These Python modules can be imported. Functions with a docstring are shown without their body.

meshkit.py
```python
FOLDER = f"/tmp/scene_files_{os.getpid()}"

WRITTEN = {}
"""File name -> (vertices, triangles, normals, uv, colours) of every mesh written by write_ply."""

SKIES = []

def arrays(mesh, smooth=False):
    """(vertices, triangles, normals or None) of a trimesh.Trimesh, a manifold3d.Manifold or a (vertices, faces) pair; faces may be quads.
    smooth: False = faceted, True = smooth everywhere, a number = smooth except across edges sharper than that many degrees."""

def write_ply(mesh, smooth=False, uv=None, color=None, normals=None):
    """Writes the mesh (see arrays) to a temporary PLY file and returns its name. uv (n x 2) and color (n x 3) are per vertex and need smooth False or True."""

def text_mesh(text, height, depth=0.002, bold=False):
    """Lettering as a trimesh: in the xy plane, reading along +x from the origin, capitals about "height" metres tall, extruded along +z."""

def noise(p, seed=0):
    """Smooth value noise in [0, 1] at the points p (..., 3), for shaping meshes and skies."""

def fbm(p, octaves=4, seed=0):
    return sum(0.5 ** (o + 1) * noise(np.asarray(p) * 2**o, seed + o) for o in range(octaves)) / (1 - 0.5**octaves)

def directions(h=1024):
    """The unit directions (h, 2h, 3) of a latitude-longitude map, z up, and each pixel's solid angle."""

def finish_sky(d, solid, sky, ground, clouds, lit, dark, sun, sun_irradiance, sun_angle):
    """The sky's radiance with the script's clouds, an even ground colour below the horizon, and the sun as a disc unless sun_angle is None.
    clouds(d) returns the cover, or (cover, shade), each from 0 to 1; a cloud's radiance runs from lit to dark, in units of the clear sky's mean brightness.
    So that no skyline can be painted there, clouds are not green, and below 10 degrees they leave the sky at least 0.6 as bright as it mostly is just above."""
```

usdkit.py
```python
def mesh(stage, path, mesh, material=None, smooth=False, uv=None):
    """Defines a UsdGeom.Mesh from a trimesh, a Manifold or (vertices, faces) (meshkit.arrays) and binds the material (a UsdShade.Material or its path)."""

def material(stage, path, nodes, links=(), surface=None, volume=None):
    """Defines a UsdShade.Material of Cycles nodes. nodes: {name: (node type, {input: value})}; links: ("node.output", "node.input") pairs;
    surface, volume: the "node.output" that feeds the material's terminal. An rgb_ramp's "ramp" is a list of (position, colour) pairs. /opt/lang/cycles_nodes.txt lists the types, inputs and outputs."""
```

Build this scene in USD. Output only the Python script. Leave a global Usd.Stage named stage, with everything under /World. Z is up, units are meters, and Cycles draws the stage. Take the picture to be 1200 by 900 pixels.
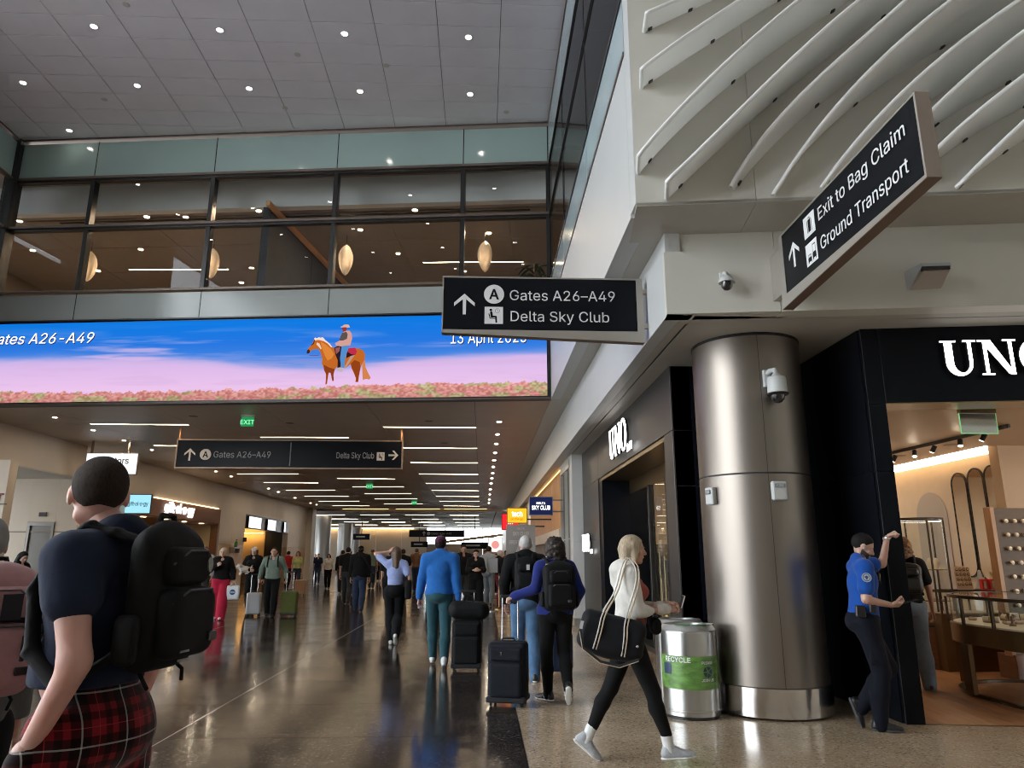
# Airport concourse, described in OpenUSD. z up, metres; the corridor runs along +Y, the camera stands near the origin.
import math, random
import numpy as np, trimesh, manifold3d, scipy.sparse as sps
from shapely import geometry as sg, affinity as sa, ops as so
import usdkit, meshkit
from pxr import Usd, UsdGeom, UsdShade, UsdLux, Gf, Sdf, Vt

stage = Usd.Stage.CreateInMemory()
UsdGeom.SetStageUpAxis(stage, 'Z'); UsdGeom.SetStageMetersPerUnit(stage, 1.0)
World = UsdGeom.Xform.Define(stage, '/World'); stage.SetDefaultPrim(World.GetPrim())
rng = random.Random(7); nrng = np.random.default_rng(7)
PI = math.pi
sin, cos, rad = math.sin, math.cos, math.radians

# ---------------------------------------------------------------- camera, sky, exposure
cam = UsdGeom.Camera.Define(stage, '/World/camera')
PITCH, YAW, EYE = 13.52, 2.35, 1.5
cam.AddTranslateOp().Set(Gf.Vec3d(0, 0, EYE))
cam.AddRotateZOp().Set(-YAW)
cam.AddRotateXOp().Set(90 + PITCH)
cam.CreateHorizontalApertureAttr(36.0); cam.CreateVerticalApertureAttr(27.0)
cam.CreateFocalLengthAttr(36.0 * 840 / 1200); cam.CreateClippingRangeAttr(Gf.Vec2f(0.05, 500))
cam.CreateExposureAttr(0.35)
dome = UsdLux.DomeLight.Define(stage, '/World/daylight')
dome.CreateIntensityAttr(2.0); dome.CreateColorAttr(Gf.Vec3f(0.88, 0.95, 1.0))

# ---------------------------------------------------------------- helpers: naming and prims
used = {}
def path_under(parent, name):
    base = str(parent.GetPath()) if parent is not None else '/World'
    k = used.get((base, name), 0); used[(base, name)] = k + 1
    return f'{base}/{name}' + (f'_{k:03d}' if k else '')
def P_of(x): return x.GetPrim() if hasattr(x, 'GetPrim') else x
def tag(o, label=None, cat=None, group=None, kind=None):
    o = P_of(o)
    for k, v in (('label', label), ('category', cat), ('group', group), ('kind', kind)):
        if v: o.SetCustomDataByKey(k, v)
    return o
def thing(name, label, cat, loc=(0, 0, 0), rz=0, group=None):
    x = UsdGeom.Xform.Define(stage, path_under(None, name))
    x.AddTranslateOp().Set(Gf.Vec3d(*map(float, loc)))
    if rz: x.AddRotateZOp().Set(float(rz))
    return tag(x, label, cat, group)
def struct(name, loc=(0, 0, 0), rz=0, label=None):
    x = UsdGeom.Xform.Define(stage, path_under(None, name))
    x.AddTranslateOp().Set(Gf.Vec3d(*map(float, loc)))
    if rz: x.AddRotateZOp().Set(float(rz))
    return tag(x, label, None, None, 'structure')
def obj(name, mesh, mat, parent=None, label=None, smooth=False, kind=None):
    m = usdkit.mesh(stage, path_under(parent, name), mesh, mat, smooth=smooth)
    if label or kind: tag(m, label, kind=kind)
    return m.GetPrim()
def single(name, mesh, mat, label, cat, group=None, smooth=False, kind=None):
    return tag(obj(name, mesh, mat, None, None, smooth), label, cat, group, kind)
def dup(root, loc, rz=0, label=None, group=None, name=None, cat=None):
    was = root.GetCustomData()
    r = UsdGeom.Xform.Define(stage, path_under(None, name or was.get('_n') or root.GetName().rstrip('0123456789').rstrip('_')))
    r.GetPrim().GetReferences().AddInternalReference(root.GetPath())
    x = UsdGeom.Xformable(r); x.ClearXformOpOrder()
    p = r.GetPrim()
    for a in ('xformOp:translate', 'xformOp:rotateZ'):
        pass
    x.SetXformOpOrder([])
    t = p.GetAttribute('xformOp:translate'); 
    if not t: t = x.AddTranslateOp().GetAttr()
    t.Set(Gf.Vec3d(*map(float, loc)))
    rzop = p.GetAttribute('xformOp:rotateZ')
    if not rzop: p.CreateAttribute('xformOp:rotateZ', Sdf.ValueTypeNames.Float).Set(float(rz))
    else: rzop.Set(float(rz))
    p.CreateAttribute('xformOpOrder', Sdf.ValueTypeNames.TokenArray, False, Sdf.VariabilityUniform).Set(['xformOp:translate', 'xformOp:rotateZ'])
    p.SetInstanceable(True)
    tag(p, label or was.get('label'), cat or was.get('category'), group or was.get('group'))
    return p

# ---------------------------------------------------------------- helpers: shapes
def bx(x0, x1, y0, y1, z0, z1, ch=0.0):
    'a box, its edges chamfered by ch'
    if ch <= 0:
        m = trimesh.creation.box([x1 - x0, y1 - y0, z1 - z0]); m.apply_translation([(x0 + x1) / 2, (y0 + y1) / 2, (z0 + z1) / 2]); return m
    pts = []
    for d in ((0, ch, ch), (ch, 0, ch), (ch, ch, 0)):
        for a in (x0 + d[0], x1 - d[0]):
            for b in (y0 + d[1], y1 - d[1]):
                for c in (z0 + d[2], z1 - d[2]): pts.append((a, b, c))
    return trimesh.convex.convex_hull(np.array(pts))
def cat(*ms):
    ms = [m for x in ms for m in (x if isinstance(x, (list, tuple)) else [x])]
    return trimesh.util.concatenate(ms)
def mv(m, t=(0, 0, 0), rz=0, rx=0, ry=0, s=1):
    m = m.copy()
    if s != 1: m.apply_scale(s)
    for ang, ax in ((rx, (1, 0, 0)), (ry, (0, 1, 0)), (rz, (0, 0, 1))):
        if ang: m.apply_transform(trimesh.transformations.rotation_matrix(rad(ang), ax))
    m.apply_translation(t); return m
def tube(pts, r, n=8, closed=False, ry=None):
    'a round bar along pts; r a number or one per point'
    p = np.asarray(pts, float); N = len(p); r = np.broadcast_to(np.asarray(r, float), (N,))
    tg = np.gradient(p, axis=0) if not closed else np.roll(p, -1, 0) - np.roll(p, 1, 0)
    tg /= np.linalg.norm(tg, axis=1, keepdims=True) + 1e-12
    u = np.cross(tg[0], (0, 0, 1.0))
    if np.linalg.norm(u) < .2: u = np.cross(tg[0], (0, 1.0, 0))
    V = []
    for i in range(N):
        u = u - tg[i] * (u @ tg[i]); u /= np.linalg.norm(u) + 1e-12; w = np.cross(tg[i], u)
        a = np.arange(n) * 2 * PI / n
        V.append(p[i] + r[i] * (np.cos(a)[:, None] * u + np.sin(a)[:, None] * w))
    V = np.vstack(V); F = []
    for i in range(N if closed else N - 1):
        j = (i + 1) % N
        for k in range(n):
            a, b, c, d = i * n + k, i * n + (k + 1) % n, j * n + (k + 1) % n, j * n + k
            F += [(a, b, c), (a, c, d)]
    if not closed:
        V = np.vstack([V, p[0], p[-1]]); c0, c1 = len(V) - 2, len(V) - 1
        for k in range(n):
            F += [(c0, (k + 1) % n, k), (c1, (N - 1) * n + k, (N - 1) * n + (k + 1) % n)]
    m = trimesh.Trimesh(V, F, process=False); m.fix_normals() if False else None
    return m
def lathe(prof, n=32, a0=0, a1=360):
    'a surface of revolution round z; prof = (radius, z) from bottom to top'
    prof = np.asarray(prof, float); full = a1 - a0 >= 360
    a = np.radians(np.linspace(a0, a1, n + (0 if full else 1), endpoint=not full)); k = len(a); m = len(prof)
    V = np.stack([prof[:, None, 0] * np.cos(a), prof[:, None, 0] * np.sin(a), np.broadcast_to(prof[:, None, 1], (m, k))], -1).reshape(-1, 3)
    F = []
    for i in range(m - 1):
        for j in range(k if full else k - 1):
            q = (j + 1) % k
            A, B, C, D = i * k + j, i * k + q, (i + 1) * k + q, (i + 1) * k + j
            F += [(A, B, C), (A, C, D)]
    return trimesh.Trimesh(V, F, process=False)
def cyl(r, z0, z1, n=24, x=0, y=0, ch=0.0):
    c = ch
    prof = [(0, z0), (r - c, z0), (r, z0 + c), (r, z1 - c), (r - c, z1), (0, z1)] if c else [(0, z0), (r, z0), (r, z1), (0, z1)]
    m = lathe(prof, n); m.apply_translation((x, y, 0)); return m
def ext(poly, h, plane='xz', at=0.0):
    'a flat outline (shapely or points) given depth; plane xz stands upright facing -y, its front face at y = at - h'
    g = poly if hasattr(poly, 'geom_type') else sg.Polygon(poly)
    ms = [trimesh.creation.extrude_polygon(q, h, engine='earcut') for q in getattr(g, 'geoms', [g]) if not q.is_empty]
    m = cat(*ms)
    if plane == 'xz':
        v = m.vertices.copy(); m = trimesh.Trimesh(np.c_[v[:, 0], at - v[:, 2], v[:, 1]], m.faces, process=False)
    elif plane == 'yz':
        v = m.vertices.copy(); m = trimesh.Trimesh(np.c_[at + v[:, 2], v[:, 0], v[:, 1]], m.faces, process=False)
    else: m.apply_translation((0, 0, at))
    return m
def grid_mesh(P):
    'a surface from an array of points (m, n, 3)'
    m, n = P.shape[:2]; i = np.arange(m * n).reshape(m, n)
    a, b, c, d = i[:-1, :-1].ravel(), i[:-1, 1:].ravel(), i[1:, 1:].ravel(), i[1:, :-1].ravel()
    return trimesh.Trimesh(P.reshape(-1, 3), np.vstack([np.c_[a, b, c], np.c_[a, c, d]]), process=False)
def solid_strip(rows, thick):
    'a sheet from an array of points thickened both ways along its normals'
    g = grid_mesh(np.asarray(rows, float)); n = g.vertex_normals * thick / 2
    a, b = g.copy(), g.copy(); a.vertices = a.vertices + n; b.vertices = b.vertices - n; b.invert()
    m, k = np.asarray(rows).shape[:2]; idx = np.arange(m * k).reshape(m, k)
    loop = np.r_[idx[0], idx[1:, -1], idx[-1, -2::-1], idx[-2:0:-1, 0]]
    N = m * k; F = []
    for i in range(len(loop)):
        p, q = loop[i], loop[(i + 1) % len(loop)]
        F += [(p, p + N, q + N), (p, q + N, q)]
    return trimesh.Trimesh(np.vstack([a.vertices, b.vertices]), np.vstack([a.faces, b.faces + N, F]), process=False)
def text(s, h, depth=.004, bold=False, align='l', squash=1.0):
    'lettering standing in the xz plane, front towards -y'
    m = meshkit.text_mesh(s, h, depth, bold); v = m.vertices.copy(); v[:, 0] *= squash
    if align == 'c': v[:, 0] -= (v[:, 0].min() + v[:, 0].max()) / 2
    if align == 'r': v[:, 0] -= v[:, 0].max()
    return trimesh.Trimesh(np.c_[v[:, 0], -v[:, 2], v[:, 1]], m.faces, process=False)
def capsule_poly(pts, w): return sg.LineString(pts).buffer(w / 2, cap_style='flat', join_style='mitre')

# ---------------------------------------------------------------- materials
LK = '/World/Looks'
UsdGeom.Scope.Define(stage, LK)
mats = {}
def M(name, col, rough=.5, metal=0.0, spec=.5, var=0.0, vscale=6.0, bump=0.0, bscale=60.0, emit=None, es=0.0, coat=0.0, sheen=0.0, aniso=0.0, detail=4, stretch=None, sss=0.0):
    if name in mats: return mats[name]
    n = {'p': ('principled_bsdf', dict(base_color=col, roughness=rough, metallic=metal, specular_ior_level=spec))}
    L = []; p = n['p'][1]
    if coat: p['coat_weight'] = coat
    if sheen: p['sheen_weight'] = sheen
    if emit: p['emission_color'] = emit; p['emission_strength'] = es
    if sss: p['subsurface_weight'] = sss; p['subsurface_scale'] = .01; p['subsurface_radius'] = (1, .35, .2)
    if var or bump:
        n['t'] = ('texture_coordinate', {})
        n['mp'] = ('mapping', {'scale': stretch or (1, 1, 1)}); L.append(('t.object', 'mp.vector'))
    if var:
        n['nz'] = ('noise_texture', dict(scale=vscale, detail=detail))
        n['r'] = ('rgb_ramp', {'ramp': [(.25, tuple(c * (1 - var) for c in col)), (.75, tuple(min(1, c * (1 + var)) for c in col))]})
        L += [('mp.vector', 'nz.vector'), ('nz.fac', 'r.fac'), ('r.color', 'p.base_color')]
    if bump:
        n['nb'] = ('noise_texture', dict(scale=bscale, detail=3))
        n['b'] = ('bump', dict(strength=bump, distance=.01))
        L += [('mp.vector', 'nb.vector'), ('nb.fac', 'b.height'), ('b.normal', 'p.normal')]
    mats[name] = usdkit.material(stage, f'{LK}/{name}', n, L, surface='p.BSDF'); return mats[name]
def E(name, col, s):
    if name not in mats: mats[name] = usdkit.material(stage, f'{LK}/{name}', {'e': ('emission', dict(color=col, strength=s))}, [], surface='e.emission')
    return mats[name]
def glass(name, tint=(.9, .95, .95), ior=1.6, gloss=(1, 1, 1), rough=.0):
    if name not in mats:
        mats[name] = usdkit.material(stage, f'{LK}/{name}', {
            't': ('transparent_bsdf', dict(color=tint)), 'g': ('glossy_bsdf', dict(color=gloss, roughness=rough)),
            'f': ('fresnel', dict(IOR=ior)), 'geo': ('geometry', {}), 'inv': ('math', dict(math_type='subtract', value1=1.0)), 'mul': ('math', dict(math_type='multiply')), 'm': ('mix_closure', {})},
            [('geo.backfacing', 'inv.value2'), ('inv.value', 'mul.value1'), ('f.fac', 'mul.value2'), ('mul.value', 'm.fac'), ('t.BSDF', 'm.closure1'), ('g.BSDF', 'm.closure2')], surface='m.closure')
    return mats[name]
def terrazzo(name, base, chips, rough, spec=.5, scale=90):
    n = {'t': ('texture_coordinate', {}), 'v': ('voronoi_texture', dict(scale=scale, feature='f1')), 'w': ('voronoi_texture', dict(scale=scale * 2.3, feature='f1')),
         's': ('separate_color', {}), 'r': ('rgb_ramp', {'ramp': [(0, base), (.55, base), (.75, chips[0]), (.9, chips[1]), (1, chips[2])]}),
         's2': ('separate_color', {}), 'r2': ('rgb_ramp', {'ramp': [(0, (.72, .72, .72)), (.6, (1, 1, 1)), (1, (1.0, 1.0, 1.0))]}),
         'big': ('noise_texture', dict(scale=1.3, detail=3)), 'r3': ('rgb_ramp', {'ramp': [(.3, (.86, .86, .86)), (.7, (1, 1, 1))]}),
         'm': ('mix', dict(mix_type='multiply', fac=1.0)), 'm2': ('mix', dict(mix_type='multiply', fac=1.0)),
         'rr': ('rgb_ramp', {'ramp': [(.3, (rough * .8,) * 3), (.7, (rough * 1.3,) * 3)]}),
         'p': ('principled_bsdf', dict(specular_ior_level=spec))}
    L = [('t.object', 'v.vector'), ('t.object', 'w.vector'), ('t.object', 'big.vector'), ('v.color', 's.color'), ('s.r', 'r.fac'), ('w.color', 's2.color'), ('s2.g', 'r2.fac'),
         ('r.color', 'm.color1'), ('r2.color', 'm.color2'), ('big.fac', 'r3.fac'), ('m.color', 'm2.color1'), ('r3.color', 'm2.color2'), ('m2.color', 'p.base_color'), ('big.fac', 'rr.fac'), ('rr.color', 'p.roughness')]
    mats[name] = usdkit.material(stage, f'{LK}/{name}', n, L, surface='p.BSDF'); return mats[name]

m_ceil = M('ceiling_white', (.64, .62, .655), .6, var=.04, vscale=2)
m_ceil2 = M('ceiling_warm', (.43, .325, .25), .45, var=.05, vscale=2)
m_seam = M('seam_dark', (.05, .05, .055), .7)
m_white = M('painted_white', (.52, .53, .53), .45, var=.02, vscale=1.5)
m_offw = M('painted_off_white', (.60, .585, .53), .5, var=.03, vscale=1.5)
m_soff = M('soffit_grey', (.46, .44, .40), .5, var=.03)
m_cream = M('cream_wall', (.60, .515, .42), .5, var=.04, vscale=1.2)
m_bronze = M('bronze_frame', (.14, .115, .10), .4, metal=.5)
m_black = M('black_frame', (.012, .012, .013), .35)
m_teal = M('frosted_spandrel', (.30, .40, .385), .12, spec=.6, var=.06, vscale=.7)
m_frost = M('frosted_balustrade', (.33, .36, .35), .15, spec=.5, var=.06, vscale=.8)
m_pale = M('pale_blue_spandrel', (.42, .52, .55), .12, spec=.6, var=.04, vscale=.7)
m_steel = M('brushed_bronze_steel', (.28, .245, .215), .40, metal=.95, var=.03, vscale=3, stretch=(1, 1, .1))
m_steel2 = M('polished_steel', (.66, .63, .60), .16, metal=1.0)
m_chrome = M('chrome', (.75, .75, .75), .12, metal=1.0)
m_inox = M('brushed_steel', (.55, .55, .54), .28, metal=1.0, var=.05, vscale=4, stretch=(1, 1, .05))
m_blackpanel = M('black_cladding', (.006, .007, .010), .35, spec=.10)
m_darkpanel = M('dark_grey_cladding', (.055, .052, .052), .38, metal=.3)
m_brass = M('dark_brass', (.30, .21, .11), .28, metal=.9)
m_gold = M('brass', (.55, .40, .20), .25, metal=1.0)
m_signface = M('sign_black', (.008, .009, .012), .3, spec=.12)
m_signmetal = M('sign_frame_metal', (.44, .41, .37), .4, metal=.55)
m_letter = M('sign_letter_white', (.80, .81, .82), .5)
m_wood = M('walnut', (.17, .07, .03), .4, var=.25, vscale=5, stretch=(1, 1, 12))
m_woodlight = M('oak', (.42, .22, .10), .45, var=.15, vscale=4, stretch=(1, 8, 1))
g_clear = glass('clear_glass', (.93, .96, .95), 1.45)
g_tint = glass('tinted_glass', (.84, .85, .845), 1.5, (.55, .57, .60))
e_strip = E('strip_light', (1.0, .76, .50), 17.0)
e_dot = E('downlight_warm', (1.0, .82, .60), 380.0)
e_dot2 = E('downlight_white', (1.0, .93, .84), 45.0)
e_letter = E('lit_letter', (1.0, .98, .95), 2.4)
t_dark = terrazzo('terrazzo_dark', (.032, .024, .020), ((.062, .048, .040), (.020, .016, .015), (.12, .10, .085)), .13, .36, 70)
t_light = terrazzo('terrazzo_light', (.50, .37, .245), ((.64, .53, .39), (.27, .18, .11), (.72, .62, .51)), .16, .5, 60)

# ================================================================ THE SETTING
G = -6.9          # the shops on the right and the ribbed wall stand turned by this angle
S = -5.85         # the glazed wall above the screen by this one
ZP, ZS, ZC = 4.66, 3.80, 11.05
cx_lo, cx_hi = -11.7, 1.80
# floor -----------------------------------------------------------
fl = struct('floor', label='polished terrazzo floor, dark brown aisle beside a tan border')
obj('screed', bx(-24.5, 14, -14, 110, -.30, -.012), m_seam, fl)
ap = struct('ground', label='pale concrete apron outside the windows')
obj('apron', bx(-160, 160, -160, 220, -.9, -.31), M('apron_concrete', (.78, .77, .74), .8), ap)
xs = [-17.7, -14.7, -11.70, -8.69, -5.67, -2.66, .36]
ys = [-13 + 0.0] + [6.70 + 1.43 * k for k in range(-9, 17)] + [34.0, 40.0, 50.5]
for i in range(len(xs) - 1):
    for j in range(len(ys) - 1):
        g = .0022
        obj('slab', bx(xs[i] + g, xs[i + 1] - g, ys[j] + g, ys[j + 1] - g, -.010, 0), t_dark if ys[j] > .5 else t_light, fl)
obj('slab', bx(-24, 14, 50.5, 108, -.010, 0), t_dark, fl)
xl = [.36, 2.98, 5.9, 12.0]; yl = [-13, -5, -1, 2.42, 5.28, 8.14, 11.0, 16.7, 22.4, 28.1, 36, 50.5]
for i in range(3):
    for j in range(len(yl) - 1):
        y0, y1 = yl[j], yl[j + 1]
        if i == 2 and y0 > 3: continue
        g = .003
        obj('slab', bx(xl[i] + g, xl[i + 1] - g, y0 + .001, y1 - .001, -.010, 0), t_light, fl)
for x in xs[2:-1]: obj('divider_strip', bx(x - .004, x + .004, -13, 50.5, -.011, .0006), M('zinc_strip', (.42, .36, .31), .4, metal=.3), fl)

# atrium ceiling ---------------------------------------------------
at = struct('ceiling', label='high atrium ceiling of white metal tiles')
obj('plenum', bx(-11.6, 9, -13, 16.2, ZC + .03, ZC + .4), m_seam, at)
tx0, tx1, ty = -10.22 - 1.164, 1.42, .5725
cols = [-10.22 + 1.1635 * k for k in range(-1, 11)]
rows_ = [11.39 + ty * k for k in range(-42, 9)]
for i in range(len(cols) - 1):
    for j, y in enumerate(rows_[:-1]):
        if y < 8.9: continue
        y1 = y + ty
        lim = 15.62 - (cols[i + 1] + 10.97) * .1024
        if y > lim + .5: continue
        obj('tile', bx(cols[i] + .006, cols[i + 1] - .006, y + .005, y1 - .005, ZC, ZC + .03, .004), m_ceil, at)
big = []
for i in range(len(cols) - 1):
    for y in rows_[:-1]:
        if y < 8.9: big.append(bx(cols[i] + .006, cols[i + 1] - .006, y + .005, y + ty - .005, ZC, ZC + .03))
obj('tile_field', cat(*big), m_ceil, at, kind='stuff')
obj('tile_field', bx(1.42, 8.9, -13, 6.2, ZC, ZC + .03), m_ceil, at)
for r_, (y, xs_) in enumerate([(11.68, [-9.60, -7.28, -4.98, -2.67, -.345]), (13.40, [-9.60, -7.28, -4.975, -2.664, -.34]), (15.12, [-9.6]), (9.96, [-9.6, -7.28, -4.98, -2.67, -.345]), (8.24, [-7.28, -4.98, -2.67, -.345]), (6.5, [-4.98, -2.67, -.345]), (4.8, [-4.98, -2.67]), (3, [-4.98, -2.67, -.345]), (1.2, [-4.98, -.345])]):
    for c_, x in enumerate(xs_):
        side = ['far left', 'second from left', 'middle', 'second from right', 'right'][[-9.6, -7.28, -4.98, -2.67, -.34].index(min([-9.6, -7.28, -4.98, -2.67, -.34], key=lambda q: abs(q - x)))]
        seen = r_ < 3
        t = thing('recessed_downlight', f'round downlight in the atrium ceiling, {["front row", "second row", "last by the corner"][r_]}, {side}' if seen else 'round recessed downlight in the high atrium ceiling', 'ceiling light', (x, y, ZC), 0, 'atrium ceiling downlights')
        obj('trim_ring', mv(lathe([(.060, -.004), (.085, -.006), (.090, 0), (.060, .004)], 16)), m_white, t)
        obj('lamp', cyl(.055, -.0035, .002, 14), e_dot2, t)
for x, y in [(-6.42, 11.1), (-3.7, 12.3), (-8.2, 13.9), (.45, 14.0), (-2.0, 12.55), (-4.4, 14.05)]:
    t = thing('sprinkler', 'small round concealed sprinkler cover in the tiled atrium ceiling', 'sprinkler', (x, y, ZC), 0, 'atrium sprinklers')
    obj('cover', cyl(.05, -.008, .0, 14), m_soff, t); obj('collar', lathe([(.05, -.004), (.062, -.003), (.062, 0), (.05, 0)], 14), m_soff, t)
# crown trim of the glass walls
# glazed wall facing the camera ------------------------------------
Rw = (1.39, 14.375)          # its right corner; local x runs to the left edge as negative
gw = struct('window_1', (Rw[0], Rw[1], 0), S, 'tall glazed wall above the screen with dark mullions')
LW = -12.45
joints = [0.0, -1.90, -4.79, -7.66, -10.52, LW]
zb = [6.53, 7.20, 8.78, 10.0, 10.98]
for a, b in zip(joints[:-1], joints[1:]):
    obj('pane', bx(b + .012, a - .012, 0, .03, zb[0] + .03, zb[1] - .03), m_frost, gw, 'frosted grey balustrade glass')
    obj('pane', bx(b + .05, a - .05, .01, .03, zb[1] + .03, zb[2] - .05), g_tint, gw)
    obj('pane', bx(b + .05, a - .05, .01, .03, zb[2] + .03, zb[3] - .05), g_tint, gw)
    obj('pane', bx(b + .012, a - .012, 0, .03, zb[3] + .05, zb[4] - .02), m_teal, gw, 'frosted teal spandrel glass')
for x in joints:
    obj('joint', bx(x - .012, x + .012, .004, .034, zb[0], zb[1]), m_black, gw); obj('joint', bx(x - .012, x + .012, .004, .034, zb[3], zb[4]), m_black, gw)
    for z0, z1 in ((zb[1], zb[2]), (zb[2], zb[3])):
        obj('mullion', bx(x - .05, x + .05, -.02, .16, z0, z1, .004), m_black, gw)
for z, h, w in ((zb[0], .03, m_black), (zb[1], .05, m_bronze), (zb[2], .055, m_bronze), (zb[3], .06, m_bronze), (zb[4] + .03, .055, m_bronze)):
    obj('transom', bx(LW - .1, .05, -.07, .10, z - .005, z + h, .004), w, gw)
    if z in (zb[2], zb[3]): obj('transom_shadow_gap', bx(LW, 0, -.03, .10, z - .055, z - .005), m_black, gw)
# lounge behind the glass
lg = struct('ceiling_lounge', (Rw[0], Rw[1], 0), S, 'dim lounge ceiling seen through the glass')
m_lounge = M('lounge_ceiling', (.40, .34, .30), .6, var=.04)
ZL = 9.67
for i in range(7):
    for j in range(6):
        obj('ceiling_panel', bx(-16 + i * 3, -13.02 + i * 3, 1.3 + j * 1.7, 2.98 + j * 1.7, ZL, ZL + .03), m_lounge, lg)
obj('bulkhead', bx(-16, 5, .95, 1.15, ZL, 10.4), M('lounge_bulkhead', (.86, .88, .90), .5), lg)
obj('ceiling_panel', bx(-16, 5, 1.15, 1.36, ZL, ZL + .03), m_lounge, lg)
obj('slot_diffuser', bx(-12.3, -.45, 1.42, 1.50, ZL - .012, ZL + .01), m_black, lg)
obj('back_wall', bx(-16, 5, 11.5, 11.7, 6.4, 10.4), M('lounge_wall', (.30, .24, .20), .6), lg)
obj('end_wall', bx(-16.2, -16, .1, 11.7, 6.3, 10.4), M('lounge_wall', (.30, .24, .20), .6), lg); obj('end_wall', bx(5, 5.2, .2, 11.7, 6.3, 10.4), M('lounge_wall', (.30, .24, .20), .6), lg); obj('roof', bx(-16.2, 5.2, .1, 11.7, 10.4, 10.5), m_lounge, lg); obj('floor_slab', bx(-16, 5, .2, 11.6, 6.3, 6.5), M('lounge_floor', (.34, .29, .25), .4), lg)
# dark lounge wall with a wooden ceiling edge
lw = struct('wall_lounge', (0, 0, 0), 0, 'dark panelled wall with a wooden beam behind the glass')
d_ = np.array([(-5.22, 15.95), (-4.38, 20.9)])
dv = d_[1] - d_[0]; ang = math.degrees(math.atan2(dv[1], dv[0]))
obj('panel', mv(bx(0, 2.5, -.1, .1, 6.5, ZL - .02), (*d_[0], 0), ang), M('slate_panel', (.035, .040, .046), .6, var=.15, vscale=3), lw)
obj('panel', mv(bx(2.52, 5.1, -.1, .1, 6.5, ZL - .02), (*d_[0], 0), ang), M('slate_panel', (.035, .040, .046), .6), lw)
obj('beam', mv(bx(-.3, 5.1, -.22, -.11, ZL - .14, ZL - .02, .01), (*d_[0], 0), ang), M('beam_wood', (.86, .47, .21), .5, var=.1, vscale=4), lw)
# right hand glazed wall above the white parapet -------------------
g2 = struct('window_2', (1.40, 0, 0), 0, 'glazed wall over the white parapet, running towards the camera')
yj = [6.24, 8.9, 11.75, 14.36]
zb2 = [6.47, 7.16, 8.75, 9.98, 10.98]
for a, b in zip(yj[:-1], yj[1:]):
    obj('pane', bx(0, .03, a + .012, b - .012, zb2[0] + .03, zb2[1] - .02), m_pale, g2, 'pale blue frosted glass')
    obj('pane', bx(.01, .03, a + .012, b - .012, zb2[1] + .04, zb2[2] - .03), g_tint, g2)
    obj('pane', bx(.01, .03, a + .012, b - .012, zb2[2] + .04, zb2[3] - .03), g_tint, g2)
    obj('pane', bx(0, .03, a + .012, b - .012, zb2[3] + .04, zb2[4] - .02), m_pale, g2, 'pale blue frosted glass')
for y in yj[1:-1]: obj('joint', bx(.005, .04, y - .012, y + .012, zb2[0], zb2[4]), m_black, g2)
for z, mm in ((zb2[0], m_bronze), (zb2[1], m_black), (zb2[2], m_black), (zb2[3], m_black), (zb2[4] + .03, m_bronze)):
    obj('transom', bx(-.014, .06, 6.27, 14.37, z - .01, z + .04, .004), mm, g2)
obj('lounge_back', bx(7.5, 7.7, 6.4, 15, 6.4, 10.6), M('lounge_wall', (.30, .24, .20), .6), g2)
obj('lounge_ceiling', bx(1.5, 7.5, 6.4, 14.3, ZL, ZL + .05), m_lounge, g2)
obj('lounge_floor', bx(1.45, 7.5, 6.4, 14.3, 6.3, 6.44), M('lounge_floor', (.34, .29, .25), .4), g2)
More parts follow.
